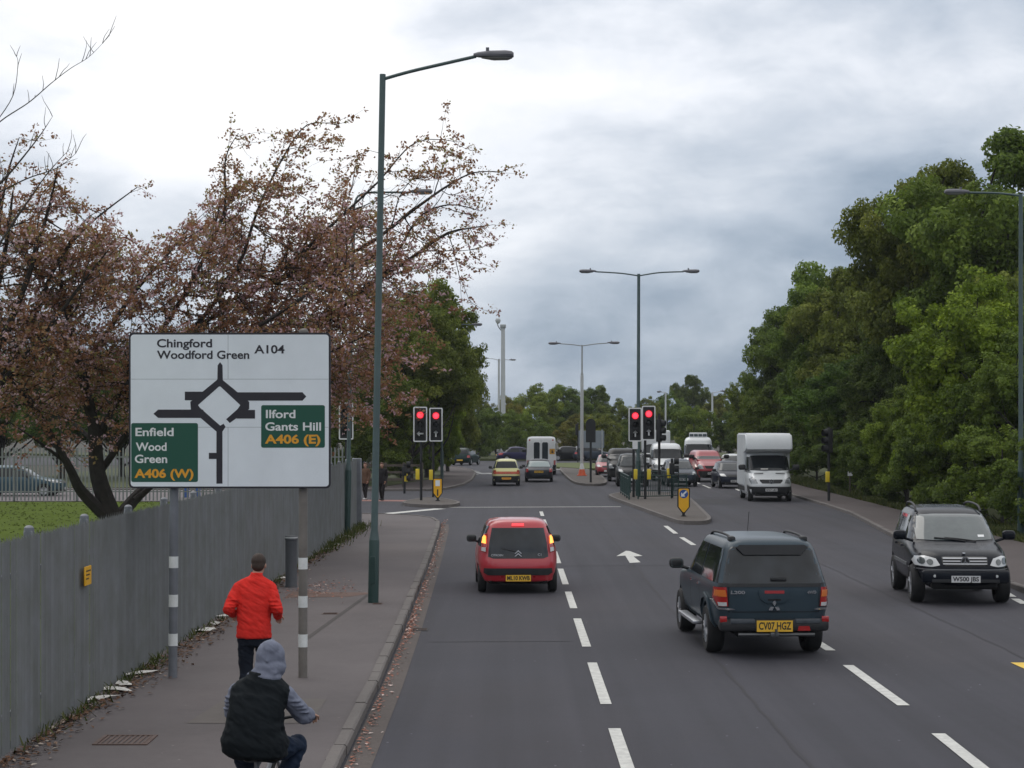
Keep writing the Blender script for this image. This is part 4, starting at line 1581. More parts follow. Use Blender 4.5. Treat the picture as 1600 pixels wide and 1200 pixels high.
lamp('lamp column standing inside the left trees, only its lantern clear of the leaves', Vector((-4.3, 121, 0.1)), at(690, 506, 121), [[at(690, 507, 121), at(715, 507, 121), at(739, 507.5, 121)]], M_GREENB, 0.10, 0.06, 1.6, Ll=0.62)
b7 = gp(779, 713)
lamp('thin pale twin arm lamp column left of the camera mast', b7, at(779.5, 561, b7.y), [[at(779.5, 563, b7.y), at(788, 562, b7.y), at(796, 562.5, b7.y)], [at(779.5, 563, b7.y), at(770, 560.5, b7.y), at(763, 560, b7.y)]], M_LGREY, 0.18, 0.11, 2.8, Ll=0.75)
lamp('small pale lamp column far right of centre with an arm to the right', gp(1113, 718), at(1113, 613, 195), [[at(1113, 613.5, 195), at(1120, 612.5, 195), at(1126, 611.5, 195)]], M_LGREY, 0.12, 0.09, 2.0, Ll=0.7)
lamp('small pale lamp column far away behind the green twin arm column', gp(1040, 718), at(1040, 613, 195), [[at(1040, 613.5, 195), at(1037, 612.8, 195), at(1033, 612.5, 195)]], M_LGREY, 0.10, 0.08, 2.0, Ll=0.45)

# camera mast
mst = thing('camera_mast', 'tall pale camera mast with a dome camera on its head beside the thin lamp column', 'camera mast', tuple(gp(786, 713)))
ym = gp(786, 713).y
mb = MB()
hm = at(786, 512, ym).z
mb.tube([(0, 0, -0.1), (0, 0, hm * 0.5), (0, 0, hm)], [0.30, 0.25, 0.21], 16)
mb.build('mast', M_LGREY, mst)
mb = MB()
mb.rbox(-0.32, 0.32, -0.3, 0.3, hm - 0.05, hm + 0.35, 0.06)
mb.build('head_cabinet', M_LGALV, mst)
mb = MB()
mb.tube(catmull([(-0.2, 0, hm - 0.3), (-0.55, 0, hm + 0.2), (-0.62, 0, hm + 0.75)], 4), 0.06, 8)
mb.build('bracket', M_LGALV, mst)
mb = MB()
mb.lathe([(0.001, 0.34), (0.22, 0.28), (0.30, 0.1), (0.28, -0.02), (0.2, -0.22), (0.001, -0.3)], 16, loc=(-0.55, 0, hm + 0.72))
mb.build('camera', M_LGREY, mst)


# ---- traffic signals
def disc(mb, x, z, r, y, n=20, t=0.01):
    mb.prism([(x + r * math.cos(6.2832 * k / n), z + r * math.sin(6.2832 * k / n)) for k in range(n)], y - t, y)


def arrow_poly(kind, cx, cz, s):
    a = [(0, 0.5), (0.36, 0.12), (0.2, 0.05), (0.11, 0.14), (0.11, -0.5), (-0.11, -0.5), (-0.11, 0.14), (-0.2, 0.05), (-0.36, 0.12)]
    if kind == 'left':
        a = [(-y, x) for x, y in a]
    return [(cx + x * s, cz + y * s) for x, y in a]


def signal_head(root, x, z, yoff, arrow='up', w=0.60, h=1.52, rz=0.0, lit=True):
    """housing with backing board, three lenses under visors; faces -Y"""
    mb = MB()
    mb.rbox(-0.15, 0.15, -0.10, 0.12, -0.55, 0.55, 0.03)
    hd = mb.build('signal_head', M_BLACKM, root)
    hd.location = (x, yoff, z)
    hd.rotation_euler = (0, 0, rz)
    b = MB()

    def rr(x1, z1, r):
        return [(a, c) for a, c in rrect(-x1, x1, -z1, z1, r, 4)]
    b.prism(rr(w / 2, h / 2, 0.06), -0.015, 0.0)
    bo = b.build('backing_board', M_BLACKM, hd, ang=30)
    b = MB()
    o_, i_ = rr(w / 2, h / 2, 0.06), rr(w / 2 - 0.052, h / 2 - 0.052, 0.035)
    n = len(o_)
    vs = [(a, -0.019, c) for a, c in o_] + [(a, -0.019, c) for a, c in i_]
    b.add(vs, [(k, (k + 1) % n, n + (k + 1) % n, n + k) for k in range(n)])
    b.build('white_border', M_WPAINT, hd, smooth=False)
    for k, dz in enumerate((0.40, 0.0, -0.40)):
        L = MB()
        if k == 0 and lit:
            L.lathe([(0.001, -0.135), (0.07, -0.131), (0.12, -0.118), (0.13, -0.105)], 20, 'y', (0, 0, dz))
            L.build('lamp_lens', M_RED_ON, hd)
            L = MB()
            L.lathe([(0.13, -0.112), (0.17, -0.106), (0.17, -0.08)], 20, 'y', (0, 0, dz))  # halo ring around the lit lens, no real part
            L.build('lamp_halo', M_REDGLOW, hd)
        else:
            L.lathe([(0.001, -0.125), (0.07, -0.122), (0.11, -0.112), (0.125, -0.095)], 20, 'y', (0, 0, dz))
            L.build('lamp_lens', M_LENS, hd)
        if k == 2 and arrow:
            A = MB()
            A.prism(arrow_poly(arrow, 0, dz, 0.30), -0.134, -0.128)
            A.build('arrow_mark', M_WPAINT, hd, smooth=False)
        V = MB()
        m_ = 14
        ring = [(math.cos(R(20 + 320 * j / m_) + R(-90 + 20) + R(0)) * 0.0, 0) for j in range(m_)]
        vs, fs = [], []
        for j in range(m_ + 1):
            a = R(-25 + 230 * j / m_)
            ln = 0.20 - 0.06 * (1 - math.sin(max(0, min(math.pi, a + 0.4)))) if True else 0.2
            vs += [(0.145 * math.cos(a), -0.09, dz + 0.145 * math.sin(a)), (0.145 * math.cos(a), -0.09 - max(ln, 0.05), dz + 0.145 * math.sin(a))]
        fs = [(2 * j, 2 * j + 1, 2 * j + 3, 2 * j + 2) for j in range(m_)]
        V.add(vs, fs)
        V.build('visor', M_BLACKM, hd, fix=False)
    return hd


def push_box(root, x, y, z, name='push_button_box', rz=0.0, w=0.20, h=0.42, d=0.14):
    mb = MB()
    mb.rbox(-w / 2, w / 2, -d / 2, d / 2, -h / 2, h / 2, 0.02)
    o = mb.build(name, M_YELB, root)
    o.location = (x, y, z)
    o.rotation_euler = (0, 0, rz)
    return o


def signal(label, px, py, heads, zt, boxes=(), pole_r=0.057, m=M_BLACKM, group='traffic signals facing the camera', zb=0.12, lit=True):
    b = gp(px, py)
    b.z = zb
    root = thing('traffic_signal', label, 'traffic light', tuple(b), 0, group)
    mb = MB()
    mb.tube([(0, 0, -0.2), (0, 0, zt)], pole_r, 12)
    mb.lathe([(pole_r + .012, 0), (0.04, 0.04), (0.001, 0.05)], 12, loc=(0, 0, zt))
    mb.build('pole', m, root)
    for hx, hy, arrow in heads:
        c = at(hx, hy, b.y) - b
        signal_head(root, c.x, c.z, -0.20, arrow, lit=lit)
        k = MB()
        k.box(min(0, c.x), max(0, c.x) + 0.02, -0.10, -0.06, c.z + 0.44, c.z + 0.48)
        k.box(min(0, c.x), max(0, c.x) + 0.02, -0.10, -0.06, c.z - 0.48, c.z - 0.44)
        k.build('bracket', M_BLACKM, root, smooth=False)
    for bx, by in boxes:
        c = at(bx, by, b.y) - b
        push_box(root, c.x, -0.02, c.z, w=0.17, h=0.46)
    return root


signal('left turn traffic signal showing red, with a left arrow on its lower lens', 658, 786, [(657, 663, 'left')], 3.6, [(652.5, 741)])
signal('traffic signal showing red right beside the left turn signal', 677, 781, [(681.5, 663.5, 'up')], 3.6, [(673.5, 742)])
signal('traffic signal showing red on the near island, left one of the close pair', 990, 781, [(992, 663.5, 'up')], 3.6, [(993, 741)])
si = signal('traffic signal showing red on the near island, slightly higher right one of the close pair', 1008, 784, [(1013, 661, 'up')], 3.7, [(1014, 741)])
mb = MB()
mb.rbox(-0.115, 0.115, -0.06, -0.04, 2.42, 2.78, 0.004, 1)
o = mb.build('white_plate', M_WPAINT, si)
c = at(997, 696, 84.5) - Vector(si.location)
o.location = (c.x, -0.1, c.z - 2.6)
signal('traffic signal half hidden behind the second lamp column left of the pavement', 541, 792, [(541.5, 658, None)], 3.6, (), group=None, lit=False)


# signals seen from behind or from the side
def side_signal(label, px, py, ztop, hz, boxes=(), rz=1.57, round_top=False, zb=0.12, w=0.40, h=1.05):
    b = gp(px, py)
    b.z = zb
    root = thing('traffic_signal', label, 'traffic light', tuple(b), 0, 'traffic signals seen from behind or the side')
    mb = MB()
    mb.tube([(0, 0, -0.2), (0, 0, ztop)], 0.06, 10)
    mb.build('pole', M_BLACKM, root)
    mb = MB()
    if round_top:
        mb.prism([(w * 0.5 * math.cos(R(a)), (h / 2 - w / 2) + w / 2 * math.sin(R(a))) for a in range(0, 181, 15)] + [(-w / 2, -h / 2), (w / 2, -h / 2)], -0.05, 0.05)
        mb.rbox(-w * .38, w * .38, 0.05, 0.22, -h * .45, h * .40, 0.04)
    else:
        mb.rbox(-0.15, 0.15, -0.1, 0.12, -h / 2, h / 2, 0.03)
        for dz in (0.34, 0, -0.34):
            mb.tube([(0, -0.1, dz), (0, -0.30, dz)], [0.14, 0.14], 12, caps=False)
    o = mb.build('signal_head', M_BLACKM, root)
    o.location = (0, -0.02, hz)
    o.rotation_euler = (0, 0, rz)
    for bx, by in boxes:
        c = at(bx, by, b.y) - b
        push_box(root, c.x, -0.02, c.z, w=0.17, h=0.46)
    return root


side_signal('black signal head turned sideways on the near island, right of the red pair', 1030, 777, 3.8, 3.0, rz=1.2)
side_signal('dark green pedestrian post with a yellow box at the right end of the guard rail', 1050, 782, 1.75, 1.3, [(1045, 740)], rz=1.57, h=0.5)
side_signal('black round topped signal seen from behind on the far island', 923, 757, 3.3, 2.95, round_top=True, rz=0.0, w=0.55, h=1.35)
side_signal('black signal pole on the edge of the right pavement beyond the off-road car', 1295, 786, 3.2, 2.6, [(1293, 745)], rz=-1.2, zb=0.1)
side_signal('dark crossing post with a thin yellow box in front of the wooden rail fence', 632, 771, 1.45, 1.1, [(634.5, 745)], rz=1.57, h=0.45, zb=0.0)
side_signal('far dark signal behind the pale twin arm column', 903, 724, 3.4, 2.9, round_top=True, w=0.5, h=1.2)
# far grey signal left of the thin pale column
b = gp(765, 714)
fs_ = thing('traffic_signal', 'far grey framed signal by the left trees beyond the roundabout entry', 'traffic light', tuple(b), 0, 'traffic signals seen from behind or the side')
mb = MB()
mb.tube([(0, 0, -0.1), (0, 0, 3.3)], 0.13, 10)
mb.build('pole', M_GALV, fs_)
mb = MB()
mb.rbox(-0.62, 0.02, -0.2, -0.1, 1.9, 3.35, 0.03)
mb.build('signal_head', M_BLACKM, fs_)
mb = MB()
mb.box(-0.70, 0.10, -0.098, -0.06, 1.8, 3.42)
mb.build('backing_board', M_GALV, fs_, smooth=False)


# ---- guard railing on the near island
def railing(label, pts, H=1.02):
    b = Vector(pts[0])
    root = thing('guard_rail', label, 'guard rail', (b.x, b.y, 0.12), 0, 'pedestrian guard rails on the near island')
    P = [Vector(p) - b for p in pts]
    top, bars = MB(), MB()
    for a, c in zip(P, P[1:]):
        for z in (H, 0.12):
            top.tube([a + Vector((0, 0, z)), c + Vector((0, 0, z))], 0.025, 6)
        top.tube([a + Vector((0, 0, H - 0.13)), c + Vector((0, 0, H - 0.13))], 0.016, 6)
        L = (c - a).length
        n = max(int(L / 0.105), 1)
        for i in range(1, n):
            q = a.lerp(c, i / n)
            bars.tube([q + Vector((0, 0, 0.12)), q + Vector((0, 0, H))], 0.011, 5)
        m = max(int(round(L / 1.9)), 1)
        for i in range(m + 1):
            q = a.lerp(c, i / m)
            pm = MB()
            pm.tube([q + Vector((0, 0, -0.1)), q + Vector((0, 0, H + 0.02))], 0.032, 8)
            pm.build('post', M_GREEN, root)
    top.build('rails', M_GREEN, root)
    bars.build('bars', M_GREEN, root)


railing('dark green guard rail across the front of the near island', [gp(997, 784), gp(1049, 783), gp(1073, 781)])
railing('dark green guard rail along the left edge of the near island', [gp(970, 775), gp(983, 785)])
railing('dark green guard rail along the back of the near island', [gp(985, 774), gp(1060, 774)])


# ---- keep left bollards
def bollard(label, px, py, H, W, detail, zb=0.12):
    b = gp(px, py)
    root = thing('traffic_bollard', label, 'bollard', (b.x, b.y, zb), 0, 'yellow island bollards')
    w = W / 2

    def prof(k, zt):
        return [(-w * k, zt - 0.03), (-w * k + 0.03, zt), (w * k - 0.03, zt), (w * k, zt - 0.03), (w * k, 0.34), (w * 0.16 * k, 0.10 + (1 - k) * 0.3), (-w * 0.16 * k, 0.10 + (1 - k) * 0.3), (-w * k, 0.34)]
    mb = MB()
    mb.prism(prof(1.0, H), -0.09, 0.09)
    mb.build('shell', M_BLACKM, root, ang=30)
    mb = MB()
    mb.prism(prof(0.82, H - 0.035), -0.102, -0.0905)
    face = mb.build('yellow_face', M_YEL, root, ang=30)
    mb = MB()
    mb.lathe([(0.10, -0.02), (0.10, 0.03), (0.05, 0.05), (0.05, 0.2)], 12)
    mb.build('base', M_BLACK, root)
    if detail:
        zc = H - 0.035 - w * 0.75 - 0.02
        mb = MB()
        disc(mb, 0, zc, w * 0.70, -0.1025, 24, 0.004)
        mb.build('blue_disc', M_BLUE, face)
        mb = MB()
        a = arrow_poly('up', 0, 0, w * 1.25)
        th = R(135)
        a = [(x * math.cos(th) - y * math.sin(th), zc + x * math.sin(th) + y * math.cos(th)) for x, y in a]
        mb.prism(a, -0.1105, -0.1068)
        mb.build('white_arrow', M_WPAINT, face, smooth=False)
    else:
        mb = MB()
        mb.prism([(-w * 0.45, H - 0.34), (w * 0.45, H - 0.34), (w * 0.45, H - 0.09), (-w * 0.45, H - 0.09)], -0.1065, -0.1025)
        mb.build('white_panel', M_SIGNW, face, smooth=False)
        mb = MB()
        mb.prism([(-w * 0.14, 0.22), (w * 0.14, 0.22), (w * 0.14, 0.50), (-w * 0.14, 0.50)], -0.1065, -0.1025)
        mb.build('dark_slot', M_BLACK, face, smooth=False)


bollard('yellow keep left bollard with a blue arrow disc on the nose of the near island', 1068, 812, 1.02, 0.44, True)
bollard('yellow bollard with a white panel on the small left island', 684, 787, 0.98, 0.42, False)

# ---- other street things
g = gp(455, 925)
mb = MB()
mb.lathe([(0.001, 1.03), (0.12, 1.03), (0.128, 1.015), (0.128, 0.95), (0.118, 0.945), (0.118, 0.03), (0.135, 0.0), (0.135, -0.05)], 24)
o = mb.build('pavement_bollard', mat('bollard_grey', (0.055, 0.060, 0.068), 0.55, var=0.12, scale=5))
o.location = (g.x, g.y, 0.1)
tag(o, 'thick dark grey bollard on the pavement behind the right sign post', 'bollard')
mb = MB()
mb.lathe([(0.1295, 1.012), (0.1295, 0.985), (0.1285, 0.985)], 24)
mb.build('reflective_band', M_LGREY, o)

g = gp(196, 1172)
root = thing('drain_cover', 'reddish iron grating set in the pavement at the lower left', 'drain cover', (g.x, g.y, 0.104))
mb = MB()
for a in ((-.28, .28, -.31, -.27), (-.28, .28, .27, .31), (-.28, -.24, -.27, .27), (.24, .28, -.27, .27)):
    mb.box(*a, -0.02, 0.008)
mb.build('frame', M_RUST, root, smooth=False)
mb = MB()
for i in range(9):
    x = -0.215 + i * 0.054
    mb.box(x - 0.014, x + 0.014, -0.27, 0.27, -0.03, 0.004)
mb.box(-0.24, 0.24, -0.27, 0.27, -0.06, -0.04)
mb.build('grating', M_RUST, root, smooth=False)
for px, py, w, d, label in ((655, 984, 0.30, 0.45, 'gully grating in the gutter beside the near lamp column'), (590, 952, 0.18, 0.25, 'small iron cover at the near lamp column foot'), (516, 968, 0.28, 0.25, 'thin iron cover in the pavement between the sign post and lamp column')):
    g = gp(px, py)
    z = 0.004 if px == 655 else 0.102
    root = thing('drain_cover', label, 'drain cover', (g.x, g.y, z), 0, None)
    mb = MB()
    mb.box(-w / 2, w / 2, -d / 2, d / 2, -0.03, 0.004)
    mb.build('plate', M_RUST if px != 655 else M_BLACKM, root, smooth=False)
    mb = MB()
    for i in range(4):
        mb.box(-w * 0.42, w * 0.42, -d / 2 + d * (i + .6) / 4.4, -d / 2 + d * (i + .8) / 4.4, 0.0045, 0.009)
    mb.build('ribs', M_RUST, root, smooth=False)

# wooden rail fence
a, c = Vector((-7.6, 103.6, 0.12)), Vector((-4.75, 103.9, 0.12))
root = thing('rail_fence', 'dark wooden three rail fence behind the two pedestrians', 'fence', tuple(a))
d = c - a
for i in range(4):
    mb = MB()
    q = d * (i / 3)
    mb.rbox(q.x - 0.07, q.x + 0.07, q.y - 0.06, q.y + 0.06, -0.1, 1.28, 0.015, 1)
    mb.build('post', M_WOOD, root)
for z in (0.4, 0.78, 1.14):
    mb = MB()
    mb.box(0, d.x, -0.09, -0.062, z - 0.06, z + 0.06)
    mb.build('rail', M_WOOD, root, smooth=False)

# orange cone at the foot of the pale column
g = gp(909, 746)
root = thing('traffic_cone', 'orange and white traffic cone at the foot of the pale twin arm column', 'traffic cone', (g.x, g.y - 0.35, 0.12))
mb = MB()
mb.lathe([(0.26, 0.04), (0.16, 0.42)], 18)
mb.rbox(-0.32, 0.32, -0.32, 0.32, 0, 0.05, 0.015, 1)
mb.build('cone', M_ORANGE, root)
mb = MB()
mb.lathe([(0.16, 0.42), (0.09, 0.78), (0.001, 0.79)], 18)
mb.build('white_sleeve', M_WPAINT, root)

# backs of road signs beyond
b = gp(903, 722)
root = thing('road_sign', 'grey back of a wide road sign on two posts beyond the far island', 'road sign', tuple(gp(923, 722)))
yb = root.location.y
p0, p1 = at(903, 700, yb) - Vector(root.location), at(944, 673, yb) - Vector(root.location)
mb = MB()
mb.rbox(p0.x, p1.x, -0.03, 0.03, p0.z, p1.z, 0.02, 1)
mb.build('plate', M_SIGNBACK, root)
for x in (p0.x + 0.25, p1.x - 0.2):
    mb = MB()
    mb.tube([(x, -0.07, -0.1), (x, -0.07, p1.z + 0.1)], 0.06, 10)
    mb.build('post', M_LGALV, root)
b = gp(815, 716)
root = thing('grey_pole', 'thin far grey pole with a small head left of the white minibus', 'pole', tuple(b))
mb = MB()
mb.tube([(0, 0, -0.1), (0, 0, 2.9)], 0.08, 8)
mb.build('pole', M_LGALV, root)
mb = MB()
mb.rbox(0.1, 0.65, -0.1, 0.1, 2.65, 2.95, 0.05)
mb.build('head', M_LGALV, root)

# right verge: notice and marker post
g = gp(1328, 778)
root = thing('notice_board', 'small white notice on a short post in front of the dark shrubs on the right', 'notice', (g.x, g.y, 0.1))
mb = MB()
mb.rbox(-0.03, 0.03, -0.03, 0.03, -0.1, 1.0, 0.008, 1)
mb.build('post', M_WOOD, root)
mb = MB()
mb.rbox(-0.11, 0.11, -0.045, -0.031, 0.92, 1.12, 0.004, 1)
mb.build('plate', M_WPAINT, root)
g = gp(1355, 778)
mb = MB()
mb.rbox(-0.07, 0.07, -0.07, 0.07, -0.1, 1.26, 0.02, 2)
mb.prism([(-0.072, 1.0), (0.072, 1.0), (0.072, 1.06), (-0.072, 1.06)], -0.0735, -0.071)
o = mb.build('marker_post', mat('grey_post', (0.10, 0.105, 0.10), 0.7, var=0.2, scale=5))
o.location = (g.x, g.y, 0.1)
tag(o, 'grey square post at the back of the right pavement', 'post')
for px, lab in ((291, 'left'), (309, 'right')):
    g = at(px, 790, 90.5)
    mb = MB()
    mb.rbox(-0.11, 0.11, -0.11, 0.11, -0.05, 1.15, 0.03, 2)
    mb.lathe([(0.12, 1.15), (0.10, 1.20), (0.001, 1.22)], 12)
    o = mb.build('blue_post', mat('blue_post_paint', (0.05, 0.12, 0.36), 0.5, var=0.1, scale=4))
    o.location = (g.x, g.y, 0.05)
    tag(o, lab + ' one of the two blue posts glimpsed under the road sign', 'post', 'blue posts behind the back fence')
# ================================================================== vehicles
def paint(name, c, metal=0.0, rough=0.32):
    dark = max(c) < 0.12
    return mat('car_paint_' + name, c, rough, metal=metal * (0.3 if dark else 1), coat=0.05 if dark else 0.6, spec=0.14 if dark else 0.5, var=0.05, scale=1.5)


M_GLASS = mat('car_glass', (0.012, 0.015, 0.018), 0.06, spec=0.35, var=0.2, scale=1.2)
M_GLASSL = mat('windscreen_glass', (0.085, 0.105, 0.105), 0.07, spec=1.0, c2=(0.045, 0.058, 0.06), scale=1.5)
M_GLASSR = mat('rear_screen_glass', (0.030, 0.037, 0.045), 0.07, spec=0.4, c2=(0.010, 0.013, 0.016), scale=1.7, detail=2)  # uneven tones in the colour stand in for reflections
M_GLASSM = mat('traffic_windscreen', (0.030, 0.038, 0.042), 0.07, spec=0.7, c2=(0.015, 0.02, 0.022), scale=1.5)
M_TYRE = mat('tyre_rubber', (0.012, 0.012, 0.013), 0.8, var=0.2, scale=8)
M_RIM = mat('alloy_rim', (0.42, 0.43, 0.45), 0.35, metal=0.7)
M_PLAST = mat('black_plastic_trim', (0.014, 0.015, 0.017), 0.6, var=0.15, scale=5)
M_CHROME = mat('chrome', (0.70, 0.71, 0.72), 0.15, metal=1.0)
M_SILV = mat('silver_badge', (0.65, 0.66, 0.68), 0.3, metal=0.5)
M_REDL = mat('red_tail_lens', (0.35, 0.012, 0.012), 0.2, coat=0.6)
M_REDLIT = mat('red_brake_lamp_lit', (0.7, 0.02, 0.03), 0.3, emit=(1.0, 0.05, 0.06), estr=1.5)
M_AMBLIT = mat('amber_lamp_lit', (0.9, 0.4, 0.05), 0.3, emit=(1.0, 0.33, 0.06), estr=1.9)
M_AMBL = mat('amber_lens', (0.62, 0.16, 0.03), 0.2, coat=0.6)
M_WHL = mat('clear_lens', (0.55, 0.56, 0.56), 0.15, coat=0.6)
M_HEADL = mat('headlamp_lens', (0.38, 0.40, 0.41), 0.12, coat=1.0, c2=(0.16, 0.17, 0.18), scale=9)
M_HEADLIT = mat('headlamp_lit', (0.9, 0.9, 0.85), 0.2, emit=(1.0, 0.95, 0.85), estr=4.0)
M_PLY = mat('yellow_number_plate', (0.75, 0.44, 0.035), 0.45)
M_PLW = mat('white_number_plate', (0.62, 0.62, 0.62), 0.45)
M_UNDER = mat('underbody', (0.008, 0.008, 0.009), 0.9)


class Body:
    """car body as stacked horizontal rounded outlines; rings are (z, y_front, y_rear, half width, front power, rear power)"""

    def __init__(self, rings, wheels, arch=None, n=120):
        self.rings = rings
        vs, fs = [], []
        full = []
        for a, b in zip(rings, rings[1:]):
            k = max(int((b[0] - a[0]) / 0.06), 1)
            for j in range(k):
                t = j / k
                full.append([a[i] + (b[i] - a[i]) * t for i in range(6)])
        full.append(list(rings[-1]))
        for z, yf, yr, hw, nf, nr in full:
            ring = self.ring(yf, yr, hw, nf, nr, n)
            for x, y in ring:
                zz = z
                for wy, wr in wheels:
                    d = abs(y - wy)
                    ar = arch or wr * 1.16
                    if d < ar and abs(x) > hw * 0.55:
                        zz = max(zz, wr + math.sqrt(ar * ar - d * d))
                vs.append((x, y, zz))
        m = len(full)
        for i in range(m - 1):
            for k in range(n):
                k2 = (k + 1) % n
                fs.append((i * n + k, i * n + k2, (i + 1) * n + k2, (i + 1) * n + k))
        fs.append(tuple((m - 1) * n + k for k in range(n)))
        self.vs, self.fs = vs, fs
        self.bvh = BVHTree.FromPolygons([Vector(v) for v in vs], [f if len(f) < 5 else f for f in fs])

    @staticmethod
    def ring(yf, yr, hw, nf, nr, n):
        raw = []
        yc = (yf + yr) / 2
        h = (yf - yr) / 2
        N = 720
        for k in range(N):
            a = 2 * math.pi * k / N
            c, s = math.cos(a), math.sin(a)
            p = nf if s > 0 else nr
            px_ = 12.0 if False else p
            # front and rear faces bow gently, flanks stay nearly straight
            x = hw * math.copysign(abs(c) ** (2 / px_), c)
            y = yc + h * math.copysign(abs(s) ** (2 / px_), s)
            raw.append((x, y))
        d = [0]
        for k in range(N):
            a, b = raw[k], raw[(k + 1) % N]
            d.append(d[-1] + math.hypot(a[0] - b[0], a[1] - b[1]))
        out = []
        j = 0
        for k in range(n):
            t = d[-1] * k / n
            while d[j + 1] < t:
                j += 1
            f = (t - d[j]) / max(d[j + 1] - d[j], 1e-9)
            a, b = raw[j], raw[(j + 1) % N]
            out.append((a[0] + (b[0] - a[0]) * f, a[1] + (b[1] - a[1]) * f))
        return out

    def at(self, z, i):
        return lerp_tab([(r[0], r[i]) for r in self.rings], z)

    def patch(self, view, poly, m, name, parent, off=0.006, res=0.07, label=None, rim=0.03):
        """a part lying on the body: outline in the view plane, projected on the body surface, with its own edge thickness"""
        bm = bmesh.new()
        pts = []
        for (a, b), (c, d) in zip(poly, poly[1:] + poly[:1]):
            k = max(int(math.hypot(c - a, d - b) / res), 1)
            for j in range(k):
                pts.append((a + (c - a) * j / k, b + (d - b) * j / k))
        f = bm.faces.new([bm.verts.new((a, b, 0)) for a, b in pts])
        for ax in (0, 1):
            lo, hi = min(p[ax] for p in pts), max(p[ax] for p in pts)
            k = int((hi - lo) / res)
            for j in range(1, k + 1):
                v = lo + (hi - lo) * j / (k + 1)
                co = Vector((v, 0, 0)) if ax == 0 else Vector((0, v, 0))
                no = Vector((1, 0, 0)) if ax == 0 else Vector((0, 1, 0))
                bmesh.ops.bisect_plane(bm, geom=bm.verts[:] + bm.edges[:] + bm.faces[:], plane_co=co, plane_no=no)
        mapd = {'rear': (lambda a, b: Vector((a, -20, b)), Vector((0, 1, 0))), 'front': (lambda a, b: Vector((a, 20, b)), Vector((0, -1, 0))),
                'left': (lambda a, b: Vector((-20, a, b)), Vector((1, 0, 0))), 'right': (lambda a, b: Vector((20, a, b)), Vector((-1, 0, 0))),
                'top': (lambda a, b: Vector((a, b, 20)), Vector((0, 0, -1)))}
        org, dr = mapd[view]
        for v in bm.verts:
            o = org(v.co.x, v.co.y)
            h, nrm, _i, _d = self.bvh.ray_cast(o, dr)
            if h is None:
                # slide towards the patch centre until the body is met
                cx = sum(p[0] for p in pts) / len(pts)
                cy = sum(p[1] for p in pts) / len(pts)
                for t in (0.03, 0.06, 0.1, 0.15, 0.22, 0.3, 0.45, 0.6):
                    o = org(v.co.x + (cx - v.co.x) * t, v.co.y + (cy - v.co.y) * t)
                    h, nrm, _i, _d = self.bvh.ray_cast(o, dr)
                    if h is not None:
                        break
            if h is None:
                h, nrm = o + dr * 18, -dr
            if nrm.dot(dr) > 0:
                nrm = -nrm
            v.co = h + nrm * off
        bm.normal_update()
        # edge skirt gives the part thickness
        be = [e for e in bm.edges if len(e.link_faces) == 1]
        r = bmesh.ops.extrude_edge_only(bm, edges=be)
        for v in r['geom']:
            if isinstance(v, bmesh.types.BMVert):
                v.co += dr * rim
        mb = MB()
        mb.bm(bm)
        return mb.build(name, m, parent, ang=50, label=label)


def make_wheel(parent, x, y, r, w, side, rim=M_RIM, spokes=5, name='wheel'):
    t = MB()
    prof = [(r * 0.60, -w / 2 + .012), (r * 0.66, -w / 2), (r * 0.90, -w / 2), (r * 0.985, -w * 0.36), (r, -w * 0.2), (r, w * 0.2), (r * 0.985, w * 0.36), (r * 0.90, w / 2), (r * 0.66, w / 2), (r * 0.60, w / 2 - .012)]
    t.lathe(prof, 28, 'x')
    wh = t.build(name, M_TYRE, parent)
    wh.location = (x, y, r)
    k = MB()
    o = side * (w / 2 - 0.02)
    k.lathe([(r * 0.63, o - side * 0.05), (r * 0.62, o + side * 0.008), (r * 0.56, o + side * 0.004), (r * 0.54, o - side * 0.035), (r * .001, o - side * 0.035)], 28, 'x')
    for s in range(spokes):
        a = 6.2832 * s / spokes + 0.3
        for da in (-0.12, 0.12):
            c, sn = math.cos(a + da), math.sin(a + da)
            k.tube([(o + side * 0.004, c * r * 0.10, sn * r * 0.10), (o, c * r * 0.58, sn * r * 0.58)], (r * 0.055), 6)
    k.lathe([(0.001, o + side * 0.02), (r * 0.14, o + side * 0.014), (r * 0.16, o - side * 0.02)], 16, 'x')
    k.build('rim', rim, wh)
    d = MB()
    d.lathe([(r * 0.60, -side * (w / 2 - 0.03)), (0.001, -side * (w / 2 - 0.03))], 20, 'x')
    d.build('hub', M_UNDER, wh)
    return wh


def mirror_part(root, x, y, z, side, m, s=1.0, facing=1):
    mb = MB()
    mb.rbox(-0.11 * s, 0.11 * s, -0.07 * s, 0.07 * s, -0.08 * s, 0.08 * s, 0.06 * s, 4)
    mb.tube([(-side * 0.06 * s, 0.0, -0.05 * s), (-side * 0.22 * s, 0.02, -0.10 * s)], 0.025 * s, 6)
    o = mb.build('wing_mirror', m, root)
    o.location = (x + side * 0.16 * s, y, z)
    g = MB()
    g.rbox(-0.085 * s, 0.085 * s, -0.0625 * s, -0.058 * s, -0.055 * s, 0.06 * s, 0.002, 1)
    g.build('mirror_glass', M_GLASSL, o)
    return o


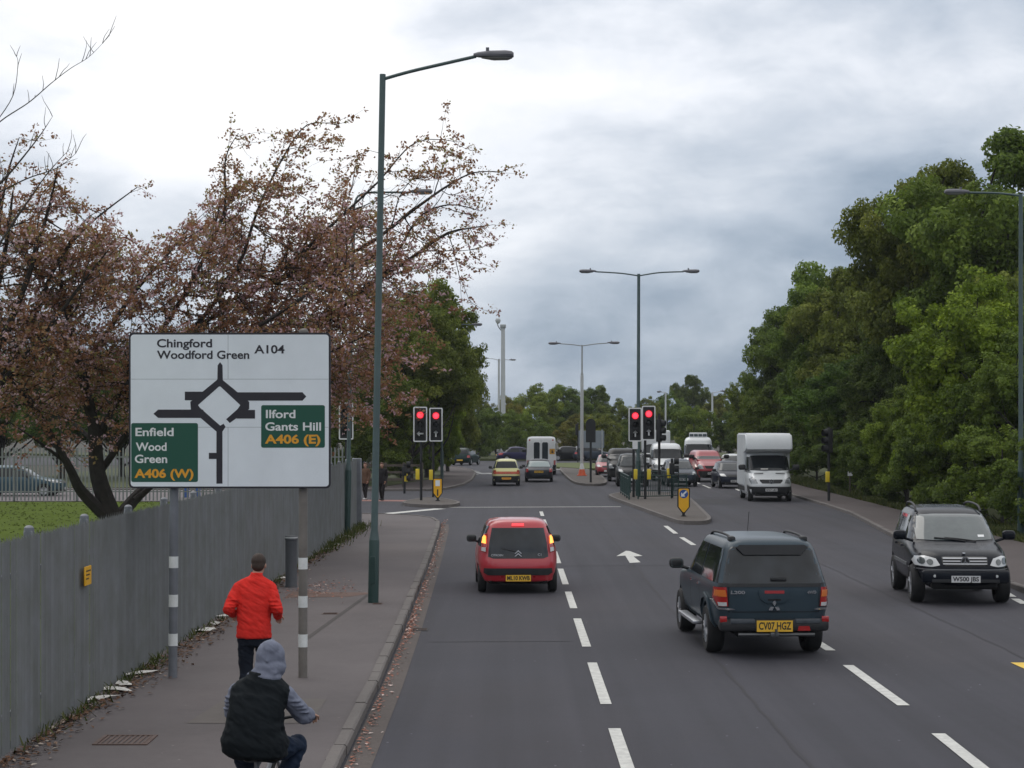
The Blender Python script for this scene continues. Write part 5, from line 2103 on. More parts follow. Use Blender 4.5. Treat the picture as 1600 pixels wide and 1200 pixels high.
def plate(root, y, z, text, m, rear=True, w=0.52, h=0.11, x=0.0, tilt=0.0):
    mb = MB()
    sgn_ = -1 if rear else 1
    mb.box(-w / 2, w / 2, min(0, sgn_ * 0.012), max(0, sgn_ * 0.012), -h / 2, h / 2)
    o = mb.build('number_plate', m, root, smooth=False)
    o.location = (x, y, z)
    o.rotation_euler = (tilt, 0, 0)
    if text:
        t = MB()
        M = Matrix.Translation((0, sgn_ * 0.0135, -0.002)) @ Matrix.Rotation(0 if rear else math.pi, 4, 'Z') @ Matrix.Rotation(R(90), 4, 'X')
        text_mesh(t, text, h * 0.92, M, weight=0.0035, width=w * 0.90, depth=0.0008)
        t.build('lettering', M_BLACK, o, smooth=False, fix=False)
    return o


def side_windows(B, root, cuts, zb, zt, gl=M_GLASS, mf=0.16, mr=0.14):
    """glass along both flanks; cuts are pillar positions in y"""
    for view, sx in (('left', -1), ('right', 1)):
        yf0, yf1 = B.at(zb, 1) - mf, B.at(zt, 1) - mf * 0.9
        yr0, yr1 = B.at(zb, 2) + mr, B.at(zt, 2) + mr
        edges = [None] + list(cuts) + [None]
        for a, b in zip(edges, edges[1:]):
            if a is None:
                top0, bot0 = yf1, yf0
            else:
                top0 = bot0 = a - 0.035
            if b is None:
                top1, bot1 = yr1, yr0
            else:
                top1 = bot1 = b + 0.035
            if top0 < b if b is not None else False:
                continue
            poly = [(bot0, zb), (top0, zt), (top1, zt), (bot1, zb)]
            B.patch(view, poly, gl, 'side_window', root, res=0.14)


def front_window(B, root, zb, zt, gl=M_GLASSL, m=0.10, name='windscreen'):
    w0, w1 = B.at(zb, 3) - m, B.at(zt, 3) - m
    return B.patch('front', [(-w0, zb), (-w0 * .5, zb - 0.015), (w0 * .5, zb - 0.015), (w0, zb), (w1, zt), (w1 * .5, zt + 0.02), (-w1 * .5, zt + 0.02), (-w1, zt)], gl, name, root)


def rear_window(B, root, zb, zt, gl=M_GLASS, m=0.09, name='rear_window', m2=None):
    w0, w1 = B.at(zb, 3) - m, B.at(zt, 3) - (m2 or m)
    return B.patch('rear', [(-w0, zb), (w0, zb), (w1, zt), (w1 * .5, zt + 0.015), (-w1 * .5, zt + 0.015), (-w1, zt)], gl, name, root)


def vehicle(name, label, cat, loc, rz, rings, wheels, m_paint, ww=0.19, rim=M_RIM, arch=None, under=0.2, group=None, spokes=5, track=None):
    root = thing(name, label, cat, (loc[0], loc[1], 0.004), rz, group)
    B = Body(rings, wheels, arch)
    mb = MB()
    mb.vs = None
    mb.add(B.vs, B.fs)
    mb.build('body', m_paint, root, ang=32)
    hw = max(r[3] for r in rings)
    yf, yr = max(r[1] for r in rings), min(r[2] for r in rings)
    u = MB()
    u.rbox(-hw + ww + 0.06, hw - ww - 0.06, yr + 0.10, yf - 0.10, under, 0.62, 0.03, 1)
    for wy, wr in wheels:                                            # dark wheel wells, butted on the underbody
        for s in (-1, 1):
            u.box(min(s * (hw - 0.05 - 0), s * (hw - ww - 0.055)) if False else (-hw + 0.06 if s < 0 else hw - ww - 0.058), (-hw + ww + 0.058) if s < 0 else hw - 0.06, wy - wr * 1.0, wy + wr * 1.0, wr * 1.75, wr * 2.0)
    u.build('underbody', M_UNDER, root, smooth=False)
    for wy, wr in wheels:
        for s in (-1, 1):
            make_wheel(root, s * ((track or hw - 0.035) - ww / 2), wy, wr, ww, s, rim, spokes)
    return root, B


def both(fn):
    for s in (-1, 1):
        fn(s)


# ---------------------------------------------------------------- red hatchback braking in our lane
c = gp(803, 925)
ry = [(0.19, 1.56, -1.58, 0.70, 4.5, 6), (0.26, 1.66, -1.69, 0.77, 4.5, 6), (0.42, 1.72, -1.74, 0.800, 4.5, 6), (0.58, 1.72, -1.745, 0.812, 4.5, 6), (0.68, 1.66, -1.71, 0.815, 4.5, 6),
      (0.78, 1.50, -1.675, 0.805, 4.5, 6), (0.90, 1.12, -1.65, 0.785, 4.5, 6), (0.96, 0.98, -1.635, 0.765, 4.5, 6), (1.10, 0.76, -1.595, 0.715, 5, 6), (1.26, 0.50, -1.54, 0.650, 5, 6),
      (1.37, 0.26, -1.48, 0.60, 5, 6), (1.43, 0.02, -1.40, 0.545, 5, 5), (1.462, -0.22, -1.26, 0.44, 4, 4), (1.475, -0.45, -1.05, 0.25, 3, 3)]
M_RED = paint('red', (0.42, 0.020, 0.032), rough=0.28)
root, B = vehicle('hatchback_car', 'small red hatchback with orange lamps lit in the left lane', 'car', (c.x + 0.02, c.y + 1.22), R(2.2), ry, [(1.18, 0.275), (-1.16, 0.275)], M_RED, ww=0.165, track=0.79, spokes=8)
front_window(B, root, 0.98, 1.34)
side_windows(B, root, [-0.35], 0.93, 1.33)
B.patch('rear', [(-0.60, 0.735), (-0.50, 0.70), (0.50, 0.70), (0.60, 0.735), (0.575, 1.0), (0.515, 1.30), (-0.515, 1.30), (-0.575, 1.0)], M_GLASSR, 'rear_window', root)
for s in (-1, 1):
    B.patch('rear', [(s * 0.625, 0.80), (s * 0.735, 0.83), (s * 0.715, 1.0), (s * 0.665, 1.17), (s * 0.605, 1.19), (s * 0.60, 1.0)], M_REDL, 'tail_light', root, off=0.012)
    q = B.patch('rear', [(s * 0.628, 0.985), (s * 0.705, 0.995), (s * 0.685, 1.10), (s * 0.655, 1.15), (s * 0.625, 1.13)], M_AMBLIT, 'indicator_lamp', root, off=0.020, res=0.04)
    q = B.patch('rear', [(s * 0.635, 0.83), (s * 0.715, 0.845), (s * 0.71, 0.915), (s * 0.63, 0.91)], M_WHL, 'reversing_lamp', root, off=0.020, res=0.04)
    mirror_part(root, s * 0.735, 0.62, 0.98, s, M_PLAST, 0.95)
    B.patch('front', [(s * 0.40, 0.60), (s * 0.72, 0.66), (s * 0.70, 0.80), (s * 0.55, 0.82)], M_HEADL, 'headlight', root)
B.patch('rear', [(-0.12, 1.335), (0.12, 1.335), (0.115, 1.375), (-0.115, 1.375)], M_REDLIT, 'brake_light', root, off=0.015, res=0.04)
B.patch('rear', [(-0.68, 0.42), (-0.60, 0.375), (0.60, 0.375), (0.68, 0.42), (0.67, 0.51), (-0.67, 0.51)], M_PLAST, 'bumper_strip', root, off=0.014)
B.patch('rear', [(-0.74, 0.20), (0.74, 0.20), (0.76, 0.235), (-0.76, 0.235)], M_PLAST, 'bumper_valance', root, off=0.010)
plate(root, -1.745, 0.315, 'ML10 KWB', M_PLY, w=0.50, h=0.125)
for s in (-1, 1):
    B.patch('rear', [(s * 0.29, 0.33), (s * 0.34, 0.33), (s * 0.34, 0.36), (s * 0.29, 0.36)], M_REDL, 'reflector', root, off=0.012, res=0.05)
mb = MB()
for dz in (0.0, 0.055):
    mb.prism([(-0.075, dz - 0.03), (0, dz + 0.04), (0.075, dz - 0.03), (0.05, dz - 0.03), (0, dz + 0.012), (-0.05, dz - 0.03)], -0.008, 0.008)
o = mb.build('badge', M_SILV, root, smooth=False)
o.location = (0, -1.715, 0.775)
mb = MB()
mb.tube([(0.02, -1.68, 0.76), (-0.05, -1.672, 0.84), (-0.33, -1.652, 0.90)], 0.012, 6)
mb.build('wiper', M_PLAST, root)
t = MB()
text_mesh(t, 'CITROEN', 0.055, Matrix.Translation((-0.42, -1.702, 0.765)) @ Matrix.Rotation(R(90), 4, 'X'), 0.001, width=0.24)
t.build('lettering', M_SILV, root, smooth=False, fix=False)
t = MB()
text_mesh(t, 'C1', 0.07, Matrix.Translation((0.43, -1.702, 0.775)) @ Matrix.Rotation(R(90), 4, 'X'), 0.001)
t.build('model_lettering', M_SILV, root, smooth=False, fix=False)

# ---------------------------------------------------------------- dark pickup with canopy
c = gp(1196, 1018)
ry = [(0.40, 2.30, -2.30, 0.78, 5, 9), (0.52, 2.42, -2.42, 0.86, 5, 9), (0.70, 2.48, -2.45, 0.885, 5, 10), (0.90, 2.46, -2.46, 0.895, 5, 10), (1.00, 2.30, -2.46, 0.893, 5, 10), (1.06, 1.95, -2.455, 0.885, 5, 10),
      (1.10, 1.35, -2.45, 0.872, 5, 10), (1.14, 1.22, -2.44, 0.850, 5, 10), (1.30, 0.98, -2.38, 0.805, 6, 10), (1.48, 0.70, -2.31, 0.750, 6, 10), (1.62, 0.48, -2.25, 0.705, 6, 10), (1.70, 0.30, -2.19, 0.665, 6, 9),
      (1.75, 0.10, -2.08, 0.59, 5, 7), (1.775, -0.10, -1.95, 0.46, 4, 5), (1.785, -0.35, -1.7, 0.25, 3, 3)]
M_TEAL = paint('dark_blue_grey', (0.040, 0.060, 0.076), metal=0.35, rough=0.30)
root, B = vehicle('pickup_truck', 'dark grey blue pickup with a glazed canopy and roof bars in the right lane', 'pickup', (c.x - 0.02, c.y + 1.42), R(2.6), ry, [(1.55, 0.365), (-1.42, 0.365)], M_TEAL, ww=0.26, under=0.33, track=0.90, spokes=6)
root.scale = (0.94, 1.0, 0.965)
root.location.x -= 0.10
front_window(B, root, 1.16, 1.62)
side_windows(B, root, [0.18, -0.72], 1.12, 1.62, mr=0.22)
B.patch('rear', [(-0.765, 1.12), (0.765, 1.12), (0.735, 1.30), (0.655, 1.60), (0.60, 1.655), (-0.60, 1.655), (-0.655, 1.60), (-0.735, 1.30)], M_GLASSR, 'rear_window', root, label='large dark rear window of the canopy')
mb = MB()
mb.prism([(-0.55, 0.02), (-0.44, -0.095), (0.44, -0.095), (0.55, 0.02), (0.50, 0.055), (-0.50, 0.055)], -0.05, 0.015)
o = mb.build('rear_spoiler', M_PLAST, root)
o.location = (0, -2.245, 1.625)
o.rotation_euler = (R(-12), 0, 0)
B.patch('rear', [(-0.83, 1.075), (0.83, 1.075), (0.815, 1.125), (-0.815, 1.125)], M_PLAST, 'canopy_seal', root, off=0.012)
mb = MB()
mb.rbox(-0.12, 0.12, -0.03, 0.02, -0.02, 0.03, 0.012)
o = mb.build('window_handle', M_PLAST, root)
o.location = (0.07, -2.435, 1.185)
for s in (-1, 1):
    B.patch('rear', [(s * 0.695, 0.79), (s * 0.83, 0.78), (s * 0.875, 0.90), (s * 0.865, 1.06), (s * 0.72, 1.07)], M_REDL, 'tail_light', root, off=0.016, res=0.05)
    q = [o for o in root.children if o.name.startswith('tail_light')][-1]
    B.patch('rear', [(s * 0.715, 0.93), (s * 0.862, 0.93), (s * 0.853, 1.02), (s * 0.73, 1.03)], M_AMBL, 'indicator_lens', q, off=0.022, res=0.05)
    B.patch('rear', [(s * 0.71, 0.795), (s * 0.815, 0.79), (s * 0.825, 0.845), (s * 0.715, 0.85)], M_WHL, 'reversing_lens', q, off=0.022, res=0.05)
    B.patch('rear', [(s * 0.60, 0.745), (s * 0.66, 0.735), (s * 0.82, 0.735), (s * 0.885, 0.86), (s * 0.865, 0.875), (s * 0.81, 0.765), (s * 0.66, 0.765)], M_CHROME, 'lamp_trim', root, off=0.020, res=0.05)
    mb = MB()
    mb.rbox(-0.055, 0.055, -0.02, 0.02, -0.045, 0.045, 0.01)
    o = mb.build('reflector', M_REDL, root)
    o.location = (s * 0.78, -2.475, 0.60)
    mb = MB()
    pts = catmull([(s * 0.60, -0.15, 1.73), (s * 0.585, -0.35, 1.785), (s * 0.57, -1.0, 1.80), (s * 0.565, -1.7, 1.785), (s * 0.56, -1.92, 1.72)], 4)
    mb.tube(pts, 0.020, 8)
    mb.rbox(s * 0.56 - 0.05, s * 0.56 + 0.05, -2.0, -1.78, 1.70, 1.80, 0.03)
    mb.build('roof_bar', M_PLAST, root)
    mirror_part(root, s * 0.86, 0.88, 1.20, s, M_PLAST, 1.1)
    mb = MB()
    mb.rbox(s * 0.93 - 0.08, s * 0.93 + 0.08, -0.85, 0.85, 0.36, 0.42, 0.02)
    mb.build('side_step', M_RIM, root)
    B.patch('left' if s < 0 else 'right', [(-1.92, 0.45), (-1.88, 0.70), (-1.70, 0.86), (-1.42, 0.92), (-1.14, 0.86), (-0.96, 0.70), (-0.92, 0.45), (-0.98, 0.45), (-1.02, 0.68), (-1.18, 0.80), (-1.42, 0.845), (-1.66, 0.80), (-1.82, 0.68), (-1.86, 0.45)], M_TEAL, 'wheel_arch', root, off=0.035, res=0.08)
    B.patch('left' if s < 0 else 'right', [(0.05, 0.99), (-0.10, 0.99), (-0.10, 1.015), (0.05, 1.015)], M_CHROME, 'door_handle', root, off=0.03, res=0.08)
    B.patch('left' if s < 0 else 'right', [(-0.70, 0.99), (-0.85, 0.99), (-0.85, 1.015), (-0.70, 1.015)], M_CHROME, 'door_handle', root, off=0.03, res=0.08)
    for yy in (0.20, -0.78):
        B.patch('left' if s < 0 else 'right', [(yy, 0.45), (yy, 1.10), (yy + 0.012, 1.10), (yy + 0.012, 0.45)], M_UNDER, 'door_gap', root, off=0.003, res=0.1, rim=0.0)
mb = MB()
mb.rbox(-0.84, 0.84, -2.50, -2.30, 0.42, 0.60, 0.05)
bump = mb.build('rear_bumper', M_PLAST, root)
mb = MB()
for a, b in ((-0.68, -0.30), (0.32, 0.70)):
    mb.rbox(a, b, -2.512, -2.40, 0.535, 0.606, 0.012)
mb.build('step_pad', mat('worn_step', (0.055, 0.064, 0.075), 0.5, var=0.3, scale=8), bump)
mb = MB()
mb.tube([(-0.55, -2.46, 0.37), (0.62, -2.46, 0.37)], 0.028, 8)
mb.rbox(-0.07, 0.07, -2.52, -2.42, 0.33, 0.41, 0.02)
mb.tube([(0.02, -2.53, 0.38), (0.02, -2.53, 0.46)], 0.02, 8)
mb.build('tow_bar', mat('tow_bar_steel', (0.10, 0.105, 0.11), 0.4, metal=0.5), root)
B.patch('rear', [(-0.21, 0.90), (-0.13, 0.84), (0.13, 0.84), (0.21, 0.90), (0.24, 1.0), (0.21, 1.045), (-0.21, 1.045), (-0.24, 1.0)], M_TEAL, 'tailgate_handle', root, off=0.022, res=0.05)
hb = [o for o in root.children if o.name.startswith('tailgate_handle')][0]
B.patch('rear', [(-0.15, 0.98), (0.15, 0.98), (0.15, 1.022), (-0.15, 1.022)], M_REDL, 'brake_light', hb, off=0.028, res=0.06)
B.patch('rear', [(-0.10, 0.875), (0.10, 0.875), (0.10, 0.90), (-0.10, 0.90)], M_UNDER, 'handle_slot', hb, off=0.026, res=0.06)
for zz, hw_ in ((0.705, 0.70),):
    B.patch('rear', [(-0.685, 0.70), (0.685, 0.70), (0.685, 0.712), (-0.685, 0.712)], M_UNDER, 'tailgate_gap', root, off=0.004, res=0.1, rim=0.0)
for s in (-1, 1):
    B.patch('rear', [(s * 0.685, 0.70), (s * 0.695, 0.70), (s * 0.695, 1.07), (s * 0.685, 1.07)], M_UNDER, 'tailgate_gap', root, off=0.004, res=0.1, rim=0.0)
mb = MB()
for a in (90, 210, 330):                                             # three diamond emblem
    q = [(0.006, 0), (0.055, 0.030), (0.104, 0), (0.055, -0.030)]
    th = R(a)
    mb.prism([(x * math.cos(th) - z * math.sin(th), x * math.sin(th) + z * math.cos(th)) for x, z in q], -0.008, 0.008)
o = mb.build('badge', M_CHROME, root, smooth=False)
o.location = (0, -2.475, 0.785)
t = MB()
text_mesh(t, 'L200', 0.065, Matrix.Translation((-0.56, -2.475, 0.995)) @ Matrix.Rotation(R(90), 4, 'X'), 0.003, width=0.22)
t.build('lettering', M_CHROME, root, smooth=False, fix=False)
t = MB()
text_mesh(t, '4WD', 0.06, Matrix.Translation((0.575, -2.475, 0.995)) @ Matrix.Rotation(R(90), 4, 'X'), 0.003, width=0.14)
t.build('model_lettering', M_CHROME, root, smooth=False, fix=False)
plate(root, -2.505, 0.50, 'CV07 HGZ', M_PLY, w=0.55, h=0.165)
mb = MB()
mb.tube([(0.05, 0.15, 1.74), (0.05, 0.0, 2.08)], 0.0045, 5)
mb.build('aerial', M_PLAST, root)
mb = MB()
mb.prism([(0.30, 0), (0.50, 0), (0.48, 0.07), (0.32, 0.07)], -0.002, 0.0)
o = mb.build('rear_fog_light', M_REDL, root, smooth=False)
o.location = (0.05, -2.503, 0.43)

# ---------------------------------------------------------------- dark off-road car coming towards us
c0 = gp(1428, 940)
c1 = gp(1572, 943)
fc = (c0 + c1) / 2
ry = [(0.34, 2.16, -2.16, 0.80, 4.2, 6), (0.44, 2.24, -2.26, 0.88, 4.2, 6), (0.62, 2.28, -2.30, 0.91, 4.2, 6), (0.74, 2.26, -2.30, 0.915, 4.2, 6), (0.86, 2.18, -2.29, 0.912, 4.2, 6), (0.95, 2.05, -2.285, 0.905, 4.2, 6),
      (1.02, 1.72, -2.28, 0.895, 4.2, 6), (1.08, 1.28, -2.27, 0.88, 4.5, 6), (1.13, 1.05, -2.26, 0.855, 5, 6), (1.30, 0.78, -2.20, 0.805, 6, 6), (1.48, 0.48, -2.12, 0.745, 6, 6), (1.60, 0.25, -2.05, 0.70, 6, 6),
      (1.67, 0.05, -1.96, 0.645, 6, 6), (1.72, -0.2, -1.85, 0.53, 5, 5), (1.735, -0.45, -1.6, 0.28, 3, 3)]
M_NAVY = paint('black_navy', (0.007, 0.009, 0.014), metal=0.0, rough=0.25)
yaw = math.pi - R(4.3)
wf = 1.42
dirf = Vector((-math.sin(yaw), math.cos(yaw), 0))
cen = fc - dirf * wf
root, B = vehicle('off_road_car', 'black off-road car with a round star badge driving towards the camera on the right', 'off-road car', (cen.x, cen.y + 0.1), yaw, ry, [(1.42, 0.36), (-1.40, 0.36)], M_NAVY, ww=0.25, under=0.3, track=0.915)
front_window(B, root, 1.16, 1.595, m=0.075)
side_windows(B, root, [0.05, -0.95], 1.14, 1.58, mr=0.24)
rear_window(B, root, 1.15, 1.55)
fl = [(-0.42, 0.80), (-0.36, 0.735), (0.36, 0.735), (0.42, 0.80), (0.42, 0.89), (0.34, 0.905), (-0.34, 0.905), (-0.42, 0.89)]
B.patch('front', fl, M_BLACK, 'grille', root, off=0.010)
gr = [o for o in root.children if o.name.startswith('grille')][0]
for z in (0.765, 0.815, 0.865):
    B.patch('front', [(-0.40, z - 0.009), (0.40, z - 0.009), (0.40, z + 0.009), (-0.40, z + 0.009)], M_RIM, 'grille_bar', gr, off=0.022)
mb = MB()
n = 24
mb.lathe([(0.001, 0.0), (0.085, 0.0), (0.085, 0.012), (0.001, 0.012)], 24, 'y')
bd = mb.build('badge', M_BLACK, root)
bd.location = (0, 2.235, 0.82)
mb = MB()
mb.lathe([(0.083, 0.012), (0.083, 0.022), (0.068, 0.022), (0.068, 0.012)], 24, 'y')
for a in (90, 210, 330):
    th = R(a)
    q = [(0, 0.011), (0.078, 0), (0, -0.011)]
    mb.prism([(x * math.cos(th) - z * math.sin(th), x * math.sin(th) + z * math.cos(th)) for x, z in q], 0.0125, 0.021)
mb.build('star', M_CHROME, bd, smooth=False)
mb = MB()
mb.lathe([(0.001, 0.012), (0.028, 0.010), (0.03, 0)], 14)
o = mb.build('bonnet_badge', M_CHROME, root)
o.location = (0, 2.06, 0.965)
for s in (-1, 1):
    B.patch('front', [(s * 0.455, 0.745), (s * 0.60, 0.715), (s * 0.85, 0.725), (s * 0.875, 0.80), (s * 0.84, 0.885), (s * 0.70, 0.905), (s * 0.52, 0.86)], M_WHL, 'headlight', root, off=0.012, res=0.05)
    q = [o for o in root.children if o.name.startswith('headlight')][-1]
    for x, z, r_ in ((0.62, 0.795, 0.055), (0.75, 0.81, 0.060)):
        B.patch('front', [(s * x + r_ * math.cos(R(a)), z + r_ * math.sin(R(a))) for a in range(0, 360, 30)], M_GLASSL, 'lamp_bowl', q, off=0.018, res=0.05)
    mb = MB()
    mb.rbox(-0.125, 0.125, -0.03, 0.03, -0.04, 0.04, 0.03, 3)
    o = mb.build('fog_light', M_WHL, root)
    o.location = (s * 0.66, 2.28, 0.555)
    o.rotation_euler = (0, 0, -s * R(12))
    mirror_part(root, s * 0.85, 0.86, 1.24, s, M_NAVY, 1.15)
    mb = MB()
    mb.tube(catmull([(s * 0.63, 0.02, 1.66), (s * 0.62, -0.2, 1.76), (s * 0.60, -0.9, 1.80), (s * 0.585, -1.6, 1.77), (s * 0.575, -1.85, 1.67)], 4), 0.022, 8)
    mb.build('roof_rail', M_PLAST, root)
    B.patch('left' if s < 0 else 'right', [(0.92, 0.66), (-0.92, 0.66), (-0.92, 0.72), (0.92, 0.72)], mat('grey_rubbing_strip', (0.12, 0.125, 0.13), 0.4), 'rubbing_strip', root, off=0.018, res=0.15)
    for yy in (0.55, -0.42):
        B.patch('left' if s < 0 else 'right', [(yy, 0.45), (yy, 1.12), (yy + 0.012, 1.12), (yy + 0.012, 0.45)], M_UNDER, 'door_gap', root, off=0.003, res=0.1, rim=0.0)
        B.patch('left' if s < 0 else 'right', [(yy - 0.42, 0.98), (yy - 0.60, 0.98), (yy - 0.60, 1.01), (yy - 0.42, 1.01)], M_NAVY, 'door_handle', root, off=0.03, res=0.1)
    mb = MB()
    mb.tube(catmull([(s * 0.10 - 0.28, 1.10, 1.135), (s * 0.10, 1.02, 1.17), (s * 0.10 + 0.30, 0.98, 1.195)], 3), 0.014, 5)
    mb.build('wiper', M_PLAST, root)
mb = MB()
mb.rbox(-0.80, 0.80, 2.20, 2.325, 0.42, 0.66, 0.05, 3)
bp_ = mb.build('front_bumper', M_NAVY, root)
mb = MB()
mb.rbox(-0.62, 0.62, 2.30, 2.33, 0.43, 0.50, 0.01, 1)
mb.build('air_intake', M_PLAST, bp_)
B.patch('front', [(-0.89, 0.655), (0.89, 0.655), (0.89, 0.675), (-0.89, 0.675)], mat('grey_rubbing_strip', (0.12, 0.125, 0.13), 0.4), 'bumper_strip', root, off=0.025)
plate(root, 2.328, 0.50, 'W500 JBS', M_PLW, rear=False, w=0.53, h=0.125, x=-0.0)
for i in range(5):
    mb = MB()
    mb.box(-0.40, 0.40, -0.5 - 0.28 * i, -0.42 - 0.28 * i, 1.736, 1.748)
    if i < 4:
        mb.build('roof_slat', M_CHROME, root, smooth=False)
B.patch('front', [(-0.56, 1.20), (-0.44, 1.20), (-0.44, 1.24), (-0.56, 1.24)], M_WPAINT, 'tax_disc', root, off=0.010, res=0.05)


# ---------------------------------------------------------------- generic traffic
def car_rings(L, W, H, style):
    h, w = L / 2, W / 2
    b = 0.62 * H if style != 'suv' else 0.60 * H
    hood = {'hatch': 0.34, 'saloon': 0.30, 'suv': 0.33, 'estate': 0.31, 'van': 0.28}[style]
    yw = h - hood * L * 0.86                                     # windscreen foot
    yt = yw - 0.50 * (H / 1.45) - (0.18 if style in ('saloon', 'hatch', 'estate') else 0)
    nr = 6
    g = 0.20 if style != 'suv' else 0.30
    rr = [(g, h - 0.12, -h + 0.12, w * 0.88), (g + 0.10, h - 0.03, -h + 0.03, w * 0.96), (0.32 * H + 0.02, h, -h, w * 0.99), (0.44 * H, h - 0.04, -h + 0.01, w), (0.52 * H, h - 0.22, -h + 0.05, w * 0.99),
          (b - 0.04, h - 0.75 * hood * L * 0.8, -h + (0.10 if style != 'saloon' else 0.20), w * 0.97)]
    if style == 'saloon':
        rear0, rear1 = -h + 0.62, -h + 1.22
    elif style == 'hatch':
        rear0, rear1 = -h + 0.14, -h + 0.50
    else:
        rear0, rear1 = -h + 0.10, -h + 0.26
    ht = H - 0.10
    rr += [(b + 0.02, yw, rear0, w * 0.93), (b + (ht - b) * 0.5, (yw + yt) / 2 + 0.04, (rear0 + rear1) / 2 - 0.03, w * 0.835), (ht, yt, rear1, w * 0.73), (H - 0.035, yt - 0.25, rear1 + 0.14, w * 0.60), (H, yt - 0.55, rear1 + 0.40, w * 0.30)]
    return [(*r, 4.6 if i < 6 else 5.5, 6 if i < len(rr) - 1 else 4) for i, r in enumerate(rr)], b, ht


def gcar(name, label, px, py, rz, L, W, H, style, pm, face, text=None, cat='car', lit=False, glass=None, wheel=None, group='traffic around the junction', extra=None, at_y=None):
    """face 'rear': the car is seen from behind and (px, py) is the ground under its rear wheels; 'front': seen from the front"""
    g = gp(px, py)
    wr = wheel or 0.30
    h = L / 2
    wyf, wyr = h - 0.19 * L - 0.02, -h + 0.19 * L
    rings, b, ht = car_rings(L, W, H, style)
    d = Vector((-math.sin(rz), math.cos(rz), 0))
    cen = g - d * (wyr if face == 'rear' else wyf if face == 'front' else 0)
    root, B = vehicle(name, label, cat, (cen.x, cen.y), rz, rings, [(wyf, wr), (wyr, wr)], pm, ww=0.18, track=W / 2 - 0.02, group=group)
    gl = glass or M_GLASS
    front_window(B, root, b + 0.06, ht - 0.03, M_GLASSM if glass is None else glass)
    rear_window(B, root, b + 0.06, ht - 0.05, gl)
    side_windows(B, root, [wyf - 1.45], b + 0.03, ht - 0.04)
    zl = 0.50 * H
    for s in (-1, 1):
        B.patch('front', [(s * W * 0.28, zl - 0.09), (s * W * 0.44, zl - 0.06), (s * W * 0.455, zl + 0.05), (s * W * 0.33, zl + 0.06)], M_HEADLIT if lit else M_HEADL, 'headlight', root, off=0.012)
        B.patch('rear', [(s * W * 0.36, zl - 0.08), (s * W * 0.47, zl - 0.08), (s * W * 0.46, zl + 0.12), (s * W * 0.37, zl + 0.12)], M_REDL, 'tail_light', root, off=0.012)
        mirror_part(root, s * (W / 2 - 0.06), rings[6][1] - 0.30, b + 0.06, s, M_PLAST, 0.95)
    B.patch('front', [(-W * 0.22, zl - 0.11), (W * 0.22, zl - 0.11), (W * 0.24, zl + 0.00), (-W * 0.24, zl + 0.00)], M_PLAST, 'grille', root, off=0.012)
    B.patch('front', [(-W * 0.40, 0.235), (W * 0.40, 0.235), (W * 0.42, 0.36), (-W * 0.42, 0.36)], M_PLAST, 'air_intake', root, off=0.010)
    B.patch('rear', [(-W * 0.42, 0.235), (W * 0.42, 0.235), (W * 0.43, 0.34), (-W * 0.43, 0.34)], M_PLAST, 'rear_bumper', root, off=0.012)
    plate(root, h + 0.003, 0.40, text, M_PLW, rear=False, h=0.12)
    plate(root, -h - 0.003, 0.62 if style == 'saloon' else 0.44, text, M_PLY, rear=True, h=0.12)
    if extra:
        extra(root, B)
    return root, B


P_YEL = paint('pale_yellow', (0.62, 0.60, 0.27), rough=0.4)
P_DK = paint('dark_grey', (0.030, 0.034, 0.042), metal=0.3)
P_GRB = paint('blue_grey', (0.045, 0.058, 0.078), metal=0.4)
P_MID = paint('midnight_blue', (0.016, 0.020, 0.034), metal=0.3)
P_BLK = paint('black', (0.010, 0.011, 0.013))
P_CRIM = paint('crimson', (0.36, 0.030, 0.042), rough=0.4)
P_GRN = paint('dark_green', (0.016, 0.034, 0.032), metal=0.2)
P_WHT = paint('white', (0.66, 0.68, 0.69), rough=0.4)
P_BLU = paint('steel_blue', (0.045, 0.085, 0.11), metal=0.3)
P_PUR = paint('purple_blue', (0.03, 0.03, 0.075), metal=0.2)


def yellow_extra(root, B):
    B.patch('rear', [(-0.74, 0.66), (0.74, 0.66), (0.74, 0.80), (-0.74, 0.80)], mat('orange_red_lamp_band', (0.42, 0.075, 0.03), 0.3, var=0.3, scale=12), 'lamp_band', root, off=0.016)
    B.patch('rear', [(-0.76, 0.20), (0.76, 0.20), (0.77, 0.56), (-0.77, 0.56)], M_PLAST, 'bumper_cover', root, off=0.018)
    plate(root, -1.895, 0.42, None, mat('orange_plate', (0.62, 0.27, 0.03), 0.5), w=0.44, h=0.13)


gcar('hatchback_car', 'pale yellow older hatchback driving away near the roundabout', 791, 759, R(1.0), 3.74, 1.56, 1.50, 'hatch', P_YEL, 'rear', extra=yellow_extra)
gcar('saloon_car', 'dark grey saloon with a pale reflecting rear window beside the yellow hatchback', 842, 753, R(-1.0), 4.5, 1.70, 1.36, 'saloon', P_DK, 'rear', 'KX53 DFE', glass=mat('painted_reflection_glass', (0.30, 0.36, 0.36), 0.15))  # sky reflection painted in as a pale glass colour
gcar('hatchback_car', 'dark green hatchback turning off at the far left under the trees', 722, 727, R(-14), 4.0, 1.68, 1.45, 'hatch', P_GRN, 'rear')
gcar('saloon_car', 'dark car crossing the roundabout just right of the white minibus', 892, 720, R(-82), 4.5, 1.72, 1.38, 'saloon', P_BLK, 'mid')
gcar('saloon_car', 'dark blue car half hidden behind the yellow hatchback and the minibus', 812, 721, R(-80), 4.4, 1.72, 1.38, 'saloon', P_PUR, 'mid')
gcar('hatchback_car', 'grey car on the roundabout behind the grey sign back', 925, 720, R(-75), 4.0, 1.68, 1.45, 'hatch', P_GRB, 'mid')
